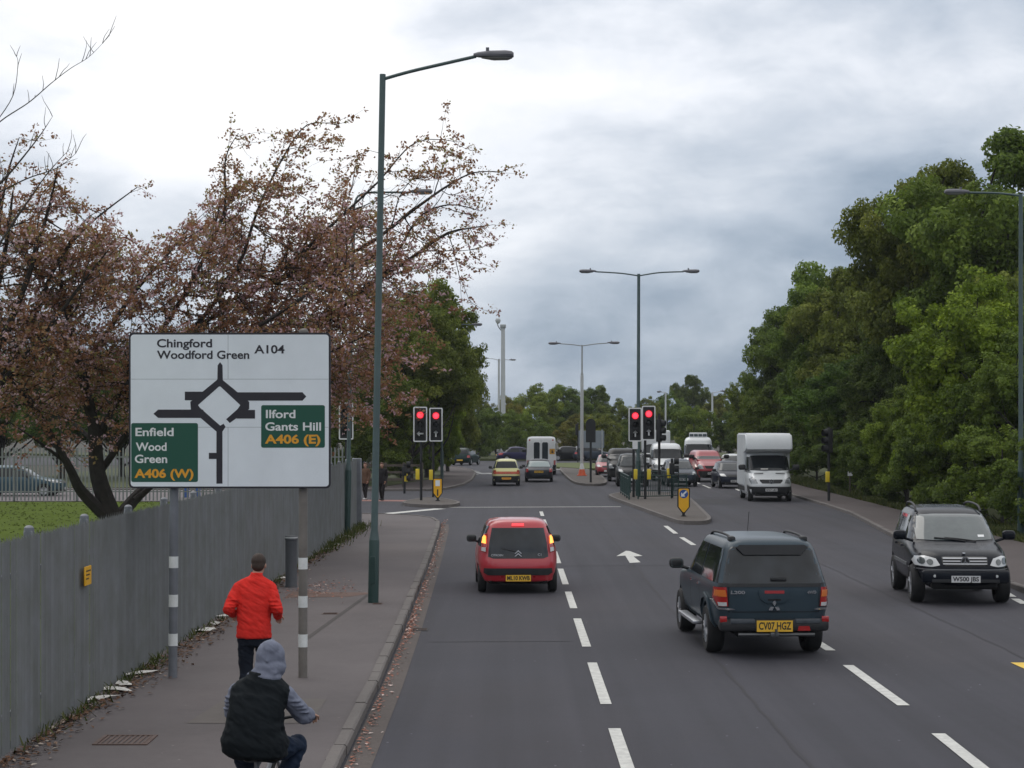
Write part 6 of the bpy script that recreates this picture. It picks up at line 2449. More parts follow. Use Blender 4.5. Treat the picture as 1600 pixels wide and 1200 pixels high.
gcar('hatchback_car', 'blue grey hatchback coming towards the camera beside the island guard rail', 1065, 760, math.pi + R(2), 4.2, 1.71, 1.48, 'hatch', P_GRB, 'front', 'LV06 XKA')
gcar('hatchback_car', 'small dark blue car directly left of the white box van', 1146, 763, math.pi + R(3), 3.7, 1.68, 1.44, 'hatch', P_MID, 'front', 'EK04 WDZ')
gcar('off_road_car', 'black off-road car with pale headlamps behind the red signals', 988, 760, math.pi - R(2), 4.4, 1.78, 1.78, 'suv', P_BLK, 'front', wheel=0.36)
gcar('hatchback_car', 'red car half hidden behind the black taxi at the far island', 950, 745, math.pi - R(2), 3.9, 1.66, 1.45, 'hatch', P_CRIM, 'front')
gcar('estate_car', 'white car just showing behind the white box van', 1140, 744, math.pi - R(12), 4.4, 1.75, 1.45, 'estate', P_WHT, 'front')
gcar('hatchback_car', 'steel blue car parked behind the lawn fence at the left edge', 32, 776, R(-91), 4.3, 1.72, 1.48, 'hatch', P_BLU, 'mid', group='cars parked behind the lawn fence')


# ---------------------------------------------------------------- vans
def van_rings(L, W, H, snout=0.95, g=0.28):
    h, w = L / 2, W / 2
    return [(g, h - 0.12, -h + 0.06, w * 0.92), (g + 0.14, h - 0.02, -h, w * 0.985), (0.75, h, -h, w), (0.98, h - 0.10, -h, w), (1.12, h - 0.42, -h, w), (1.25, h - snout + 0.1, -h, w * 0.995),
            (1.32, h - snout, -h, w * 0.99), (1.32 + (H - 1.62) * 0.6, h - snout - 0.42, -h + 0.02, w * 0.955), (H - 0.25, h - snout - 0.66, -h + 0.04, w * 0.91), (H - 0.08, h - snout - 0.92, -h + 0.10, w * 0.82), (H, h - snout - 1.25, -h + 0.25, w * 0.62)]


def van(name, label, px, py, rz, L, W, H, pm, face, cat='van', snout=0.95, text='KN08 VBT', group='vans in the traffic', cut=None, lit=False, pmw=None):
    g = gp(px, py)
    h = L / 2
    wr = 0.34
    wyf, wyr = h - 0.92, -h + 1.05
    rings = [(*r, 5.0 if i < 6 else 7, 14) for i, r in enumerate(van_rings(L, W, H, snout))]
    d = Vector((-math.sin(rz), math.cos(rz), 0))
    cen = g - d * (wyr if face == 'rear' else wyf)
    root, B = vehicle(name, label, cat, (cen.x, cen.y), rz, rings, [(wyf, wr), (wyr, wr)], pm, ww=0.22, track=W / 2 - 0.03, under=0.25, group=group)
    front_window(B, root, 1.36, min(H - 0.35, 2.05), pmw or M_GLASS, m=0.11)
    zt = min(H - 0.40, 1.98)
    for view in ('left', 'right'):
        y0 = B.at(1.34, 1) - 0.18
        y1 = B.at(zt, 1) - 0.16
        B.patch(view, [(y0, 1.34), (y1, zt), (y1 - 0.75, zt), (y1 - 0.75, 1.30), (y0, 1.28)], M_GLASS, 'side_window', root)
    for s in (-1, 1):
        B.patch('front', [(s * W * 0.29, 0.80), (s * W * 0.43, 0.78), (s * W * 0.465, 0.98), (s * W * 0.42, 1.08), (s * W * 0.33, 0.98)], M_HEADLIT if (lit and s < 0) else M_HEADL, 'headlight', root, off=0.012)
        mirror_part(root, s * (W / 2 - 0.04), h - snout - 0.22, 1.50, s, M_PLAST, 1.5)
    B.patch('front', [(-W * 0.25, 0.90), (-W * 0.20, 0.80), (W * 0.20, 0.80), (W * 0.25, 0.90), (W * 0.25, 0.97), (-W * 0.25, 0.97)], M_PLAST, 'grille', root, off=0.014)
    B.patch('front', [(-W * 0.47, 0.30), (W * 0.47, 0.30), (W * 0.485, 0.66), (-W * 0.485, 0.66)], M_PLAST, 'front_bumper', root, off=0.016)
    plate(root, h + 0.022, 0.52, text, M_PLW, rear=False, h=0.12)
    return root, B


# white box van: cab plus a tall body whose nose bulges over the cab
g = gp(1202, 783)
rz = math.pi - R(1.6)
root, B = van('box_van', 'white box van with a rounded body over its cab, driving towards the camera', 1202, 783, rz, 5.6, 1.98, 2.35, P_WHT, 'front', 'van', snout=0.85, text='GN57 LBO', group=None)
mb = MB()
prof = [(-2.75, 0.62), (-2.75, 3.00), (1.15, 3.00), (1.42, 2.985), (1.62, 2.90), (1.78, 2.70), (1.86, 2.48), (1.87, 2.30), (1.80, 2.235), (1.30, 2.14), (0.70, 2.12), (0.70, 0.62)]
bm = bmesh.new()
f = bm.faces.new([bm.verts.new((-1.03, a, b)) for a, b in prof])
r = bmesh.ops.extrude_face_region(bm, geom=[f])
for v in r['geom']:
    if isinstance(v, bmesh.types.BMVert):
        v.co.x = 1.03
bmesh.ops.bevel(bm, geom=[e for e in bm.edges if abs(e.verts[0].co.x - e.verts[1].co.x) < 1e-4], offset=0.06, segments=3, affect='EDGES')
mb.bm(bm)
bx = mb.build('box_body', mat('white_grp', (0.60, 0.625, 0.64), 0.45, var=0.06, scale=1.2), root, ang=40)
mb = MB()
for s in (-1, 1):
    for y in (-2.2, -1.6, -1.0, -0.4, 0.2):
        mb.box(s * 1.032 - 0.004, s * 1.032 + 0.004, y - 0.015, y + 0.015, 0.7, 2.9)
mb.build('panel_ribs', M_LGREY, bx, smooth=False)
mb = MB()
mb.box(-1.0, 1.0, -2.7, 0.6, 0.42, 0.615)
mb.build('chassis', M_UNDER, root, smooth=False)
mb = MB()
mb.lathe([(0.10, 0.0), (0.10, 0.012), (0.082, 0.012), (0.082, 0.0)], 20, 'y')
for a in (90, 210, 330):
    th = R(a)
    mb.prism([(x * math.cos(th) - z * math.sin(th), x * math.sin(th) + z * math.cos(th)) for x, z in [(0, 0.018), (0.09, 0), (0, -0.018)]], 0.0, 0.012)
o = mb.build('badge', M_CHROME, root, smooth=False)
o.location = (0, 2.80, 0.89)
mb = MB()
mb.rbox(-0.28, 0.05, 0, 0.04, 0, 0.05, 0.02)
o = mb.build('dashboard_papers', M_PAPER, root)
o.location = (0.35, 1.98, 1.40)
for x in (-0.45, 0.5):
    mb = MB()
    mb.box(x - 0.2, x + 0.2, 2.14, 2.20, 1.228, 1.255)
    mb.build('bonnet_vent', M_PLAST, root, smooth=False)

van('post_van', 'small red van with a high roof behind the dark blue car', 1109, 753, math.pi + R(3), 4.3, 1.68, 1.86, P_CRIM, 'front', 'van', snout=0.95)
van('panel_van', 'white panel van behind the blue grey hatchback with one headlamp lit', 1043, 751, math.pi - R(2), 5.2, 1.95, 2.25, P_WHT, 'front', 'van', lit=True)
van('taxi_van', 'black van with a pale roof band behind the black off-road car', 973, 752, math.pi - R(2), 4.6, 1.85, 1.95, P_BLK, 'front', 'van')
r_, B_ = van('box_truck', 'tall white van body rising behind the white panel van', 1026, 737, math.pi - R(2), 5.6, 2.05, 2.4, P_WHT, 'front', 'van')
mb = MB()
mb.rbox(-1.02, 1.02, -2.7, 1.3, 0.9, 3.0, 0.12, 3)
mb.build('box_body', P_WHT, r_)
r_, B_ = van('crew_truck', 'white truck with a row of roof lamps above the red van', 1091, 741, math.pi - R(5), 5.6, 2.05, 2.55, P_WHT, 'front', 'truck')
mb = MB()
mb.rbox(-0.62, 0.62, 0.2, 0.55, 2.50, 2.86, 0.06, 2)
lb = mb.build('light_bar', P_WHT, r_)
for i in range(4):
    mb = MB()
    mb.rbox(-0.13, 0.13, 0.53, 0.575, -0.09, 0.09, 0.02, 1)
    o = mb.build('roof_lamp', M_GLASSL, lb)
    o.location = (-0.45 + 0.30 * i, 0, 2.68)

# white minibus seen from behind
g = gp(847, 742)
h = 5.6 / 2
rings = [(0.30, h - .2, -h + .05, 0.96, 5, 14), (0.45, h, -h, 1.01, 5, 16), (1.0, h - .1, -h, 1.02, 5, 16), (1.3, h - 0.9, -h + .01, 1.015, 6, 16), (2.2, h - 1.5, -h + .03, 0.985, 8, 16), (2.45, h - 1.7, -h + .06, 0.95, 8, 14), (2.55, h - 1.9, -h + .12, 0.89, 8, 12), (2.59, h - 2.1, -h + .3, 0.7, 8, 10)]
root, B = vehicle('minibus', 'white minibus seen from behind with two tall rear windows, ahead of the dark saloon', 'minibus', (g.x, g.y + 1.9), R(-1.5), rings, [(1.85, 0.34), (-1.85, 0.34)], P_WHT, ww=0.24, under=0.28)
for s in (-1, 1):
    x0, x1 = (-0.50, -0.10) if s < 0 else (0.06, 0.46)
    B.patch('rear', [(x0, 1.0), (x1, 1.0), (x1, 2.15), (x1 - 0.06, 2.22), (x0 + 0.06, 2.22), (x0, 2.15)], M_GLASS, 'rear_window', root)
    B.patch('rear', [(s * 0.84, 0.62), (s * 0.97, 0.62), (s * 0.97, 1.0), (s * 0.84, 1.0)], M_REDL, 'tail_light', root, off=0.012)
    B.patch('rear', [(s * 0.78 - .05, 2.32), (s * 0.78 + .05, 2.32), (s * 0.78 + .05, 2.41), (s * 0.78 - .05, 2.41)], M_REDL, 'marker_light', root, off=0.012)
    mirror_part(root, s * 0.98, 1.5, 1.6, s, M_PLAST, 1.5)
B.patch('rear', [(-0.012, 0.5), (0.0, 0.5), (0.0, 2.40), (-0.012, 2.40)], M_LINE, 'door_gap', root, off=0.004, rim=0.0)
B.patch('rear', [(0.56, 1.42), (0.92, 1.42), (0.92, 1.78), (0.56, 1.78)], mat('amber_notice', (0.55, 0.28, 0.02), 0.5), 'amber_notice', root, off=0.010)
q = [o for o in root.children if o.name.startswith('amber_notice')][0]
B.patch('rear', [(0.68, 1.50), (0.82, 1.50), (0.82, 1.58), (0.76, 1.62), (0.78, 1.70), (0.70, 1.70), (0.70, 1.60)], M_BLACK, 'black_figure', q, off=0.015, res=0.05)
B.patch('rear', [(-0.95, 0.36), (0.95, 0.36), (0.96, 0.56), (-0.96, 0.56)], M_PLAST, 'rear_bumper', root, off=0.03)
plate(root, -h - 0.035, 0.72, 'LX05 EHU', M_PLY, h=0.12)
front_window(B, root, 1.36, 2.2)
side_windows(B, root, [0.6, -0.6, -1.8], 1.35, 2.15)
# ================================================================== people and the bicycle
from mathutils import noise as mnoise

M_SKIN = mat('skin', (0.42, 0.24, 0.17), 0.55, var=0.08, scale=12)
M_HAIRB = mat('brown_hair', (0.035, 0.020, 0.013), 0.7, var=0.35, scale=40)
M_HAIRR = mat('reddish_hair', (0.11, 0.045, 0.025), 0.7, var=0.3, scale=40)


def cloth(name, c, var=0.12, scale=7, bump=0.5):
    return mat('cloth_' + name, c, 0.85, var=var, scale=scale, bump=bump, bscale=9, spec=0.2)


M_REDJ = cloth('red_jacket', (0.66, 0.030, 0.022), 0.14)
M_NAVYT = cloth('navy_trousers', (0.012, 0.016, 0.026))
M_GILET = cloth('dark_gilet', (0.0065, 0.0095, 0.012), 0.2)
M_GREYH = cloth('grey_hood', (0.17, 0.185, 0.24), 0.12)
M_JEANS = cloth('dark_jeans', (0.012, 0.022, 0.045), 0.2)
M_BROWNJ = cloth('brown_jacket', (0.13, 0.075, 0.050))
M_DARKJ = cloth('dark_jacket', (0.020, 0.018, 0.020))
M_SHOED = mat('dark_shoe', (0.015, 0.015, 0.016), 0.6)
M_SHOEW = mat('white_shoe', (0.5, 0.5, 0.5), 0.6)
M_EYE = mat('eye', (0.02, 0.015, 0.012), 0.2)


def ellipsoid(mb, c, r, n=14, M=None):
    c = Vector(c)
    vs, fs = [], []
    for i in range(n + 1):
        th = math.pi * i / n
        for k in range(n):
            a = 6.28318 * k / n
            v = Vector((r[0] * math.sin(th) * math.cos(a), r[1] * math.sin(th) * math.sin(a), r[2] * math.cos(th)))
            vs.append(c + (M @ v if M else v))
    for i in range(n):
        for k in range(n):
            k2 = (k + 1) % n
            fs.append((i * n + k, (i + 1) * n + k, (i + 1) * n + k2, i * n + k2))
    mb.add(vs, fs)


def capsule(mb, pts, rad, n=12, sub=4):
    """tapered limb with rounded ends through the joints"""
    P = [Vector(p) for p in pts]
    rr = rad
    mb.tube(P, rr, n)
    for p, r in zip(P, rr):
        q = r if not isinstance(r, (tuple, list)) else max(r)
        ellipsoid(mb, p, (q, q, q), 8)


def fuse(mb, name, m, parent, voxel, smooth=4, label=None, wrinkle=0.0):
    """join overlapping shapes into one continuous skin"""
    me = bpy.data.meshes.new(name)
    me.from_pydata(mb.v, [], mb.f)
    bm = bmesh.new()
    bm.from_mesh(me)
    bmesh.ops.remove_doubles(bm, verts=bm.verts[:], dist=1e-6)
    bmesh.ops.recalc_face_normals(bm, faces=bm.faces[:])
    bm.to_mesh(me)
    bm.free()
    ob = bpy.data.objects.new(name, me)
    col.objects.link(ob)
    md = ob.modifiers.new('r', 'REMESH')
    md.mode = 'VOXEL'
    md.voxel_size = voxel
    if smooth:
        s = ob.modifiers.new('s', 'SMOOTH')
        s.factor = 0.5
        s.iterations = smooth
    bpy.context.view_layer.update()
    dg = bpy.context.evaluated_depsgraph_get()
    me2 = bpy.data.meshes.new_from_object(ob.evaluated_get(dg))
    bpy.data.objects.remove(ob)
    me2.name = name
    if wrinkle:
        for v in me2.vertices:                                        # cloth folds: ridged noise pushed along the normal
            p = v.co
            q = Vector((p.x * 7 + p.z * 5, p.y * 7, p.z * 13 + p.x * 6))
            a = 1.0 - abs(mnoise.noise(q)) * 2.2
            b_ = 1.0 - abs(mnoise.noise(q * 2.3 + Vector((5, 1, 2)))) * 2.2
            v.co = p + v.normal * wrinkle * (a * 0.8 + b_ * 0.45 - 0.6)
    me2.materials.clear()
    me2.materials.append(m)
    me2.polygons.foreach_set('use_smooth', [True] * len(me2.polygons))
    o = bpy.data.objects.new(name, me2)
    col.objects.link(o)
    o.parent = parent
    if label:
        o['label'] = label
    return o


def sections(mb, rows, n=20):
    """torso: (centre, half width, half depth) rings stacked upward"""
    vs, fs = [], []
    for c, w, d in rows:
        c = Vector(c)
        for k in range(n):
            a = 6.28318 * k / n
            x = w * math.copysign(abs(math.cos(a)) ** 0.85, math.cos(a))
            y = d * math.copysign(abs(math.sin(a)) ** 0.85, math.sin(a))
            vs.append(c + Vector((x, y, 0)))
    m = len(rows)
    for i in range(m - 1):
        for k in range(n):
            k2 = (k + 1) % n
            fs.append((i * n + k, i * n + k2, (i + 1) * n + k2, (i + 1) * n + k))
    fs.append(tuple(reversed(range(n))))
    fs.append(tuple((m - 1) * n + k for k in range(n)))
    mb.add(vs, fs)


def hand(mb, wrist, fwd, up, side, curl=0.9, s=1.0):
    """palm, four bent fingers of unequal length and a thumb from the side of the palm"""
    w, f, u = Vector(wrist), Vector(fwd).normalized(), Vector(up).normalized()
    l = f.cross(u).normalized() * side                           # towards the thumb
    for t, wd in ((0.0, 0.026), (0.03, 0.036), (0.06, 0.041), (0.085, 0.041)):
        pass
    M = Matrix((l, f, u)).transposed().to_4x4().to_3x3()
    ellipsoid(mb, w + f * 0.045 * s, (0.040 * s, 0.055 * s, 0.017 * s), 10, M)
    for i, (off, ln) in enumerate(((0.029, 0.070), (0.010, 0.079), (-0.010, 0.073), (-0.028, 0.057))):
        p = w + f * 0.088 * s + l * off * s
        pts = [p - f * 0.02 * s]
        a = 0.15
        for k in range(3):
            a += curl * (0.9 + 0.08 * i)
            pts.append(pts[-1] + (f * math.cos(a * 0.6) - u * math.sin(a * 0.6)) * ln * s * (0.42, 0.32, 0.26)[k] + (f * 0.02 * s if k == 0 else Vector()))
        capsule(mb, pts, [0.0095 * s, 0.009 * s, 0.0085 * s, 0.0075 * s], 8)
    t0 = w + f * 0.025 * s + l * 0.034 * s
    capsule(mb, [t0, t0 + (l * 0.8 + f * 0.9 - u * 0.3).normalized() * 0.034 * s, t0 + (l * 0.5 + f * 1.0 - u * 0.7).normalized() * 0.060 * s], [0.012 * s, 0.0105 * s, 0.009 * s], 8)


def head(mb, root, c, yawM, hair_m, hood=False):
    """skull, jaw, nose, lips, brow and ears; yawM turns the face (local +y is where the face looks)"""
    c = Vector(c)

    def L(x, y, z):
        return c + yawM @ Vector((x, y, z))
    ellipsoid(mb, L(0, -0.012, 0.03), (0.076, 0.094, 0.090), 16, yawM)
    ellipsoid(mb, L(0, 0.022, -0.035), (0.060, 0.072, 0.078), 14, yawM)
    ellipsoid(mb, L(0, 0.055, -0.082), (0.028, 0.026, 0.022), 10, yawM)
    capsule(mb, [L(0, 0.090, 0.012), L(0, 0.106, -0.022)], [0.008, 0.013], 8)
    ellipsoid(mb, L(0, 0.092, -0.052), (0.022, 0.008, 0.006), 8, yawM)
    ellipsoid(mb, L(0, 0.090, -0.061), (0.020, 0.008, 0.006), 8, yawM)
    ellipsoid(mb, L(0, 0.082, 0.024), (0.050, 0.012, 0.009), 8, yawM)
    for s in (-1, 1):
        ellipsoid(mb, L(s * 0.078, -0.005, -0.008), (0.010, 0.018, 0.030), 8, yawM)
        e = MB()
        ellipsoid(e, L(s * 0.031, 0.083, 0.008), (0.011, 0.008, 0.008), 8, yawM)
        e.build('eye', M_EYE, root)
    if not hood:
        h = MB()
        ellipsoid(h, L(0, -0.026, 0.042), (0.084, 0.092, 0.092), 18, yawM)
        ellipsoid(h, L(0, -0.055, -0.012), (0.074, 0.056, 0.070), 14, yawM)
        ellipsoid(h, L(0, 0.035, 0.088), (0.062, 0.050, 0.036), 12, yawM)
        fuse(h, 'hair', hair_m, root, 0.012, 2)


def ry_(a):
    return Matrix.Rotation(a, 3, 'Z')


# ---------------------------------------------------------------- man in the red jacket, jogging away
X0, Y0_ = (397 - 800) / 140.0, 22.0
man = thing('person', 'person in a bright red jacket and dark trousers jogging away along the fence', 'person', (X0, Y0_, 0.1), R(3))
LS, RS = Vector((-0.175, 0.025, 1.435)), Vector((0.185, 0.025, 1.435))
LE, RE = Vector((-0.275, -0.10, 1.215)), Vector((0.262, -0.09, 1.20))
LW, RW = Vector((-0.245, 0.13, 1.135)), Vector((0.258, 0.13, 1.11))
LH, RH = Vector((-0.09, 0.0, 0.90)), Vector((0.09, 0.0, 0.90))
LK, RK = Vector((-0.095, 0.06, 0.48)), Vector((0.10, 0.28, 0.54))
LA, RA = Vector((-0.09, -0.06, 0.09)), Vector((0.10, 0.16, 0.14))
b = MB()
sections(b, [((0, 0, 0.82), 0.15, 0.10), ((0, -0.005, 0.95), 0.165, 0.115), ((0, 0.0, 1.08), 0.145, 0.10), ((0, 0.02, 1.25), 0.165, 0.11), ((0.005, 0.035, 1.40), 0.18, 0.105), ((0.01, 0.045, 1.49), 0.13, 0.08), ((0.02, 0.055, 1.54), 0.06, 0.06)])
capsule(b, [(0.02, 0.05, 1.50), (0.035, 0.08, 1.62)], [0.062, 0.056])
for s_, e_, w_, sd in ((LS, LE, LW, 1), (RS, RE, RW, -1)):
    capsule(b, [s_, e_, w_], [0.055, 0.042, 0.028])
    hand(b, w_, (w_ - e_) + Vector((0, 0.02, 0.03)), Vector((0, 0, 1)), -sd, 0.95)
for h_, k_, a_ in ((LH, LK, LA), (RH, RK, RA)):
    capsule(b, [h_, k_, a_], [0.085, 0.055, 0.038])
    capsule(b, [a_ + Vector((0, -0.03, -0.03)), a_ + Vector((0, 0.15, -0.055))], [0.038, 0.03])
head(b, man, (0.045, 0.105, 1.685), ry_(R(-6)) @ Matrix.Rotation(R(-10), 3, 'X'), M_HAIRB)
fuse(b, 'body', M_SKIN, man, 0.0075, 3)
j = MB()
sections(j, [((0.0, -0.01, 0.885), 0.188, 0.140), ((0, -0.015, 0.90), 0.196, 0.146), ((0, -0.015, 1.0), 0.190, 0.145), ((0, -0.005, 1.12), 0.188, 0.142), ((0, 0.01, 1.25), 0.197, 0.142), ((0.002, 0.025, 1.38), 0.205, 0.135), ((0.006, 0.035, 1.46), 0.188, 0.115), ((0.012, 0.045, 1.525), 0.115, 0.095), ((0.02, 0.055, 1.57), 0.075, 0.078), ((0.025, 0.06, 1.605), 0.070, 0.074)])
for s_, e_, w_ in ((LS, LE, LW), (RS, RE, RW)):
    capsule(j, [s_, s_.lerp(e_, 0.5), e_, e_.lerp(w_, 0.9)], [0.066, 0.070, 0.064, 0.050])
    capsule(j, [Vector((0.02, 0.045, 1.53)), s_ + Vector((0, 0, 0.005))], [0.075, 0.064])
    for t in (0.55, 0.75, 0.9):                                   # creases at the elbow
        ellipsoid(j, s_.lerp(e_, t) + Vector((0, -0.02, 0)), (0.071, 0.066, 0.016), 8)
rj = random.Random(2)
for i in range(0):                                               # soft folds across the back
    x, z = rj.uniform(-0.15, 0.15), rj.uniform(0.95, 1.40)
    a, l = rj.uniform(-0.8, 0.8), rj.uniform(0.06, 0.14)
    p0 = Vector((x - l * math.cos(a), -0.125, z - l * math.sin(a)))
    p1 = Vector((x + l * math.cos(a), -0.125, z + l * math.sin(a)))
    capsule(j, [p0 * 1.0, (p0 + p1) / 2 + Vector((0, -0.012, 0)), p1], [0.006, 0.016, 0.006], 6)
fuse(j, 'jacket', M_REDJ, man, 0.009, 3, wrinkle=0.011)
mb = MB()
mb.tube([(0.19 * math.cos(a), -0.012 + 0.142 * math.sin(a), 0.895) for a in [6.2832 * k / 24 for k in range(25)]], 0.008, 6, caps=False)
mb.build('jacket_hem', M_REDJ, man)
t = MB()
sections(t, [((0, 0, 0.80), 0.165, 0.115), ((0, -0.005, 0.90), 0.176, 0.128), ((0, 0, 0.98), 0.165, 0.118)])
for h_, k_, a_ in ((LH, LK, LA), (RH, RK, RA)):
    capsule(t, [h_, k_, a_ + Vector((0, 0, 0.02))], [0.102, 0.075, 0.062])
fuse(t, 'trousers', M_NAVYT, man, 0.010, 3, wrinkle=0.009)
for a_ in (LA, RA):
    s_ = MB()
    capsule(s_, [a_ + Vector((0, -0.045, -0.035)), a_ + Vector((0, 0.05, -0.045)), a_ + Vector((0, 0.17, -0.055))], [0.046, 0.044, 0.034])
    fuse(s_, 'shoe', M_SHOED, man, 0.010, 2)

# ---------------------------------------------------------------- cyclist nearest the camera
SC = 200.0
X1, Yc = (393 - 800) / SC, FPX / SC
cyc = thing('person', 'person in a grey hood and dark gilet riding a bicycle at the bottom edge', 'person', (X1, Yc, 0.1), R(-8))
cyc.rotation_euler = (0, R(3), R(-8))
LS, RS = Vector((-0.190, 0.05, 1.155)), Vector((0.205, 0.06, 1.155))
LE, RE = Vector((-0.245, 0.16, 0.97)), Vector((0.315, 0.20, 0.985))
LW, RW = Vector((-0.255, 0.375, 0.955)), Vector((0.325, 0.385, 0.955))
LH, RH = Vector((-0.10, 0.02, 0.73)), Vector((0.11, 0.02, 0.73))
LK, RK = Vector((-0.15, 0.36, 0.50)), Vector((0.235, 0.36, 0.715))
LA, RA = Vector((-0.10, 0.18, 0.13)), Vector((0.155, 0.20, 0.36))
b = MB()
sections(b, [((0, 0.0, 0.68), 0.16, 0.13), ((0, -0.02, 0.80), 0.165, 0.12), ((0, -0.01, 0.95), 0.15, 0.105), ((0, 0.02, 1.08), 0.17, 0.11), ((0.01, 0.05, 1.18), 0.175, 0.10), ((0.02, 0.075, 1.25), 0.10, 0.07)])
capsule(b, [(0.02, 0.07, 1.22), (0.035, 0.115, 1.34)], [0.060, 0.055])
for s_, e_, w_, sd in ((LS, LE, LW, 1), (RS, RE, RW, -1)):
    capsule(b, [s_, e_, w_], [0.052, 0.040, 0.027])
    hand(b, w_ + Vector((0, 0.0, 0.005)), Vector((0, 1, -0.12)), Vector((0, 0.12, 1)), -sd, 1.15)
for h_, k_, a_ in ((LH, LK, LA), (RH, RK, RA)):
    capsule(b, [h_, k_, a_], [0.085, 0.055, 0.038])
    capsule(b, [a_ + Vector((0, -0.04, -0.03)), a_ + Vector((0, 0.14, -0.045))], [0.036, 0.03])
head(b, cyc, (0.04, 0.145, 1.415), ry_(R(-12)) @ Matrix.Rotation(R(-8), 3, 'X'), M_HAIRB, hood=True)
fuse(b, 'body', M_SKIN, cyc, 0.0075, 3)
h = MB()
yM = ry_(R(-12))
ellipsoid(h, (0.045, 0.115, 1.44), (0.112, 0.130, 0.128), 18, yM)
ellipsoid(h, (0.055, 0.075, 1.50), (0.075, 0.085, 0.080), 14, yM)
ellipsoid(h, (0.052, 0.09, 1.35), (0.125, 0.125, 0.085), 16, yM)
ellipsoid(h, (0.02, 0.05, 1.29), (0.145, 0.105, 0.050), 16, yM)
capsule(h, [(-0.07, 0.16, 1.36), (-0.055, 0.20, 1.46), (0.03, 0.215, 1.55), (0.12, 0.19, 1.47), (0.15, 0.145, 1.36)], [0.022, 0.022, 0.022, 0.022, 0.022], 8)
capsule(h, [(0.045, -0.005, 1.50), (0.055, -0.02, 1.42)], [0.012, 0.012], 6)
capsule(h, [(-0.06, 0.02, 1.33), (0.03, -0.03, 1.31), (0.12, -0.01, 1.33)], [0.018, 0.02, 0.018], 6)
fuse(h, 'hood', M_GREYH, cyc, 0.0095, 3, wrinkle=0.006)
g = MB()
sections(g, [((0.0, -0.03, 0.66), 0.20, 0.16), ((0.005, -0.045, 0.70), 0.255, 0.195), ((0.0, -0.05, 0.79), 0.268, 0.205), ((-0.012, -0.045, 0.90), 0.228, 0.185), ((-0.008, -0.025, 1.02), 0.218, 0.17), ((0.0, 0.01, 1.13), 0.232, 0.155), ((0.005, 0.035, 1.195), 0.238, 0.135), ((0.008, 0.045, 1.235), 0.205, 0.125), ((0.01, 0.05, 1.27), 0.155, 0.115), ((0.015, 0.06, 1.30), 0.118, 0.11), ((0.018, 0.065, 1.325), 0.114, 0.108)])
for z in (0.80, 0.91, 1.02, 1.12):                                  # quilted bands of the padded gilet
    k = {0.80: (0.272, 0.208, -0.05), 0.91: (0.230, 0.187, -0.043), 1.02: (0.220, 0.172, -0.025), 1.12: (0.236, 0.16, 0.007)}[z]
    sections(g, [((0, k[2], z - 0.045), k[0] - 0.022, k[1] - 0.022), ((0, k[2], z - 0.015), k[0] - 0.006, k[1] - 0.006), ((0, k[2], z + 0.015), k[0] - 0.006, k[1] - 0.006), ((0, k[2], z + 0.045), k[0] - 0.022, k[1] - 0.022)])
fuse(g, 'gilet', M_GILET, cyc, 0.010, 3, wrinkle=0.010)
for nm, s_, e_, w_ in (('sleeve', LS, LE, LW), ('sleeve', RS, RE, RW)):
    a = MB()
    capsule(a, [s_, s_.lerp(e_, 0.5), e_, e_.lerp(w_, 0.55), e_.lerp(w_, 0.92)], [0.070, 0.074, 0.075, 0.066, 0.045])
    for t_ in (0.25, 0.45, 0.62, 0.8):
        c_ = s_.lerp(e_, t_)
        ellipsoid(a, c_ + Vector((0.012 * (1 if e_.x > 0 else -1), -0.02, 0)), (0.078, 0.072, 0.014), 10)
    fuse(a, nm, M_GREYH, cyc, 0.009, 2, wrinkle=0.008)
t = MB()
sections(t, [((0, 0.0, 0.66), 0.17, 0.15), ((0, -0.02, 0.76), 0.19, 0.155), ((0, -0.02, 0.84), 0.18, 0.14)])
for h_, k_, a_ in ((LH, LK, LA), (RH, RK, RA)):
    capsule(t, [h_, h_.lerp(k_, .5), k_, k_.lerp(a_, .5), a_ + Vector((0, 0, 0.03))], [0.11, 0.10, 0.088, 0.078, 0.068])
fuse(t, 'trousers', M_JEANS, cyc, 0.010, 3, wrinkle=0.010)
for a_ in (LA, RA):
    s_ = MB()
    capsule(s_, [a_ + Vector((0, -0.05, -0.035)), a_ + Vector((0, 0.05, -0.045)), a_ + Vector((0, 0.16, -0.05))], [0.045, 0.043, 0.034])
    fuse(s_, 'shoe', M_SHOED, cyc, 0.010, 2)

# bicycle
bike = thing('bicycle', 'dark bicycle ridden by the person in the grey hood', 'bicycle', (X1 + 0.01, Yc, 0.1), R(-8))
bike.rotation_euler = (0, R(3), R(-8))
M_FRAME = mat('bicycle_frame', (0.30, 0.31, 0.33), 0.35, metal=0.3)
wr_, ya, yf_ = 0.295, -0.34, 0.66
for y in (ya, yf_):
    mb = MB()
    mb.lathe([(wr_ - 0.045, -0.016), (wr_ - 0.02, -0.024), (wr_, -0.012), (wr_, 0.012), (wr_ - 0.02, 0.024), (wr_ - 0.045, 0.016), (wr_ - 0.045, -0.016)], 40, 'x')
    w_ = mb.build('wheel', M_TYRE, bike)
    w_.location = (0, y, wr_)
    mb = MB()
    mb.lathe([(wr_ - 0.045, -0.013), (wr_ - 0.06, -0.010), (wr_ - 0.06, 0.010), (wr_ - 0.045, 0.013)], 40, 'x')
    for k in range(24):
        a = 6.2832 * k / 24
        sx = 0.025 * (1 if k % 2 else -1)
        mb.tube([(sx, 0.02 * math.cos(a), 0.02 * math.sin(a)), (0, (wr_ - 0.055) * math.cos(a), (wr_ - 0.055) * math.sin(a))], 0.0015, 4)
    mb.lathe([(0.001, -0.05), (0.022, -0.045), (0.022, 0.045), (0.001, 0.05)], 12, 'x')
    mb.build('rim', M_CHROME, w_)
mb = MB()
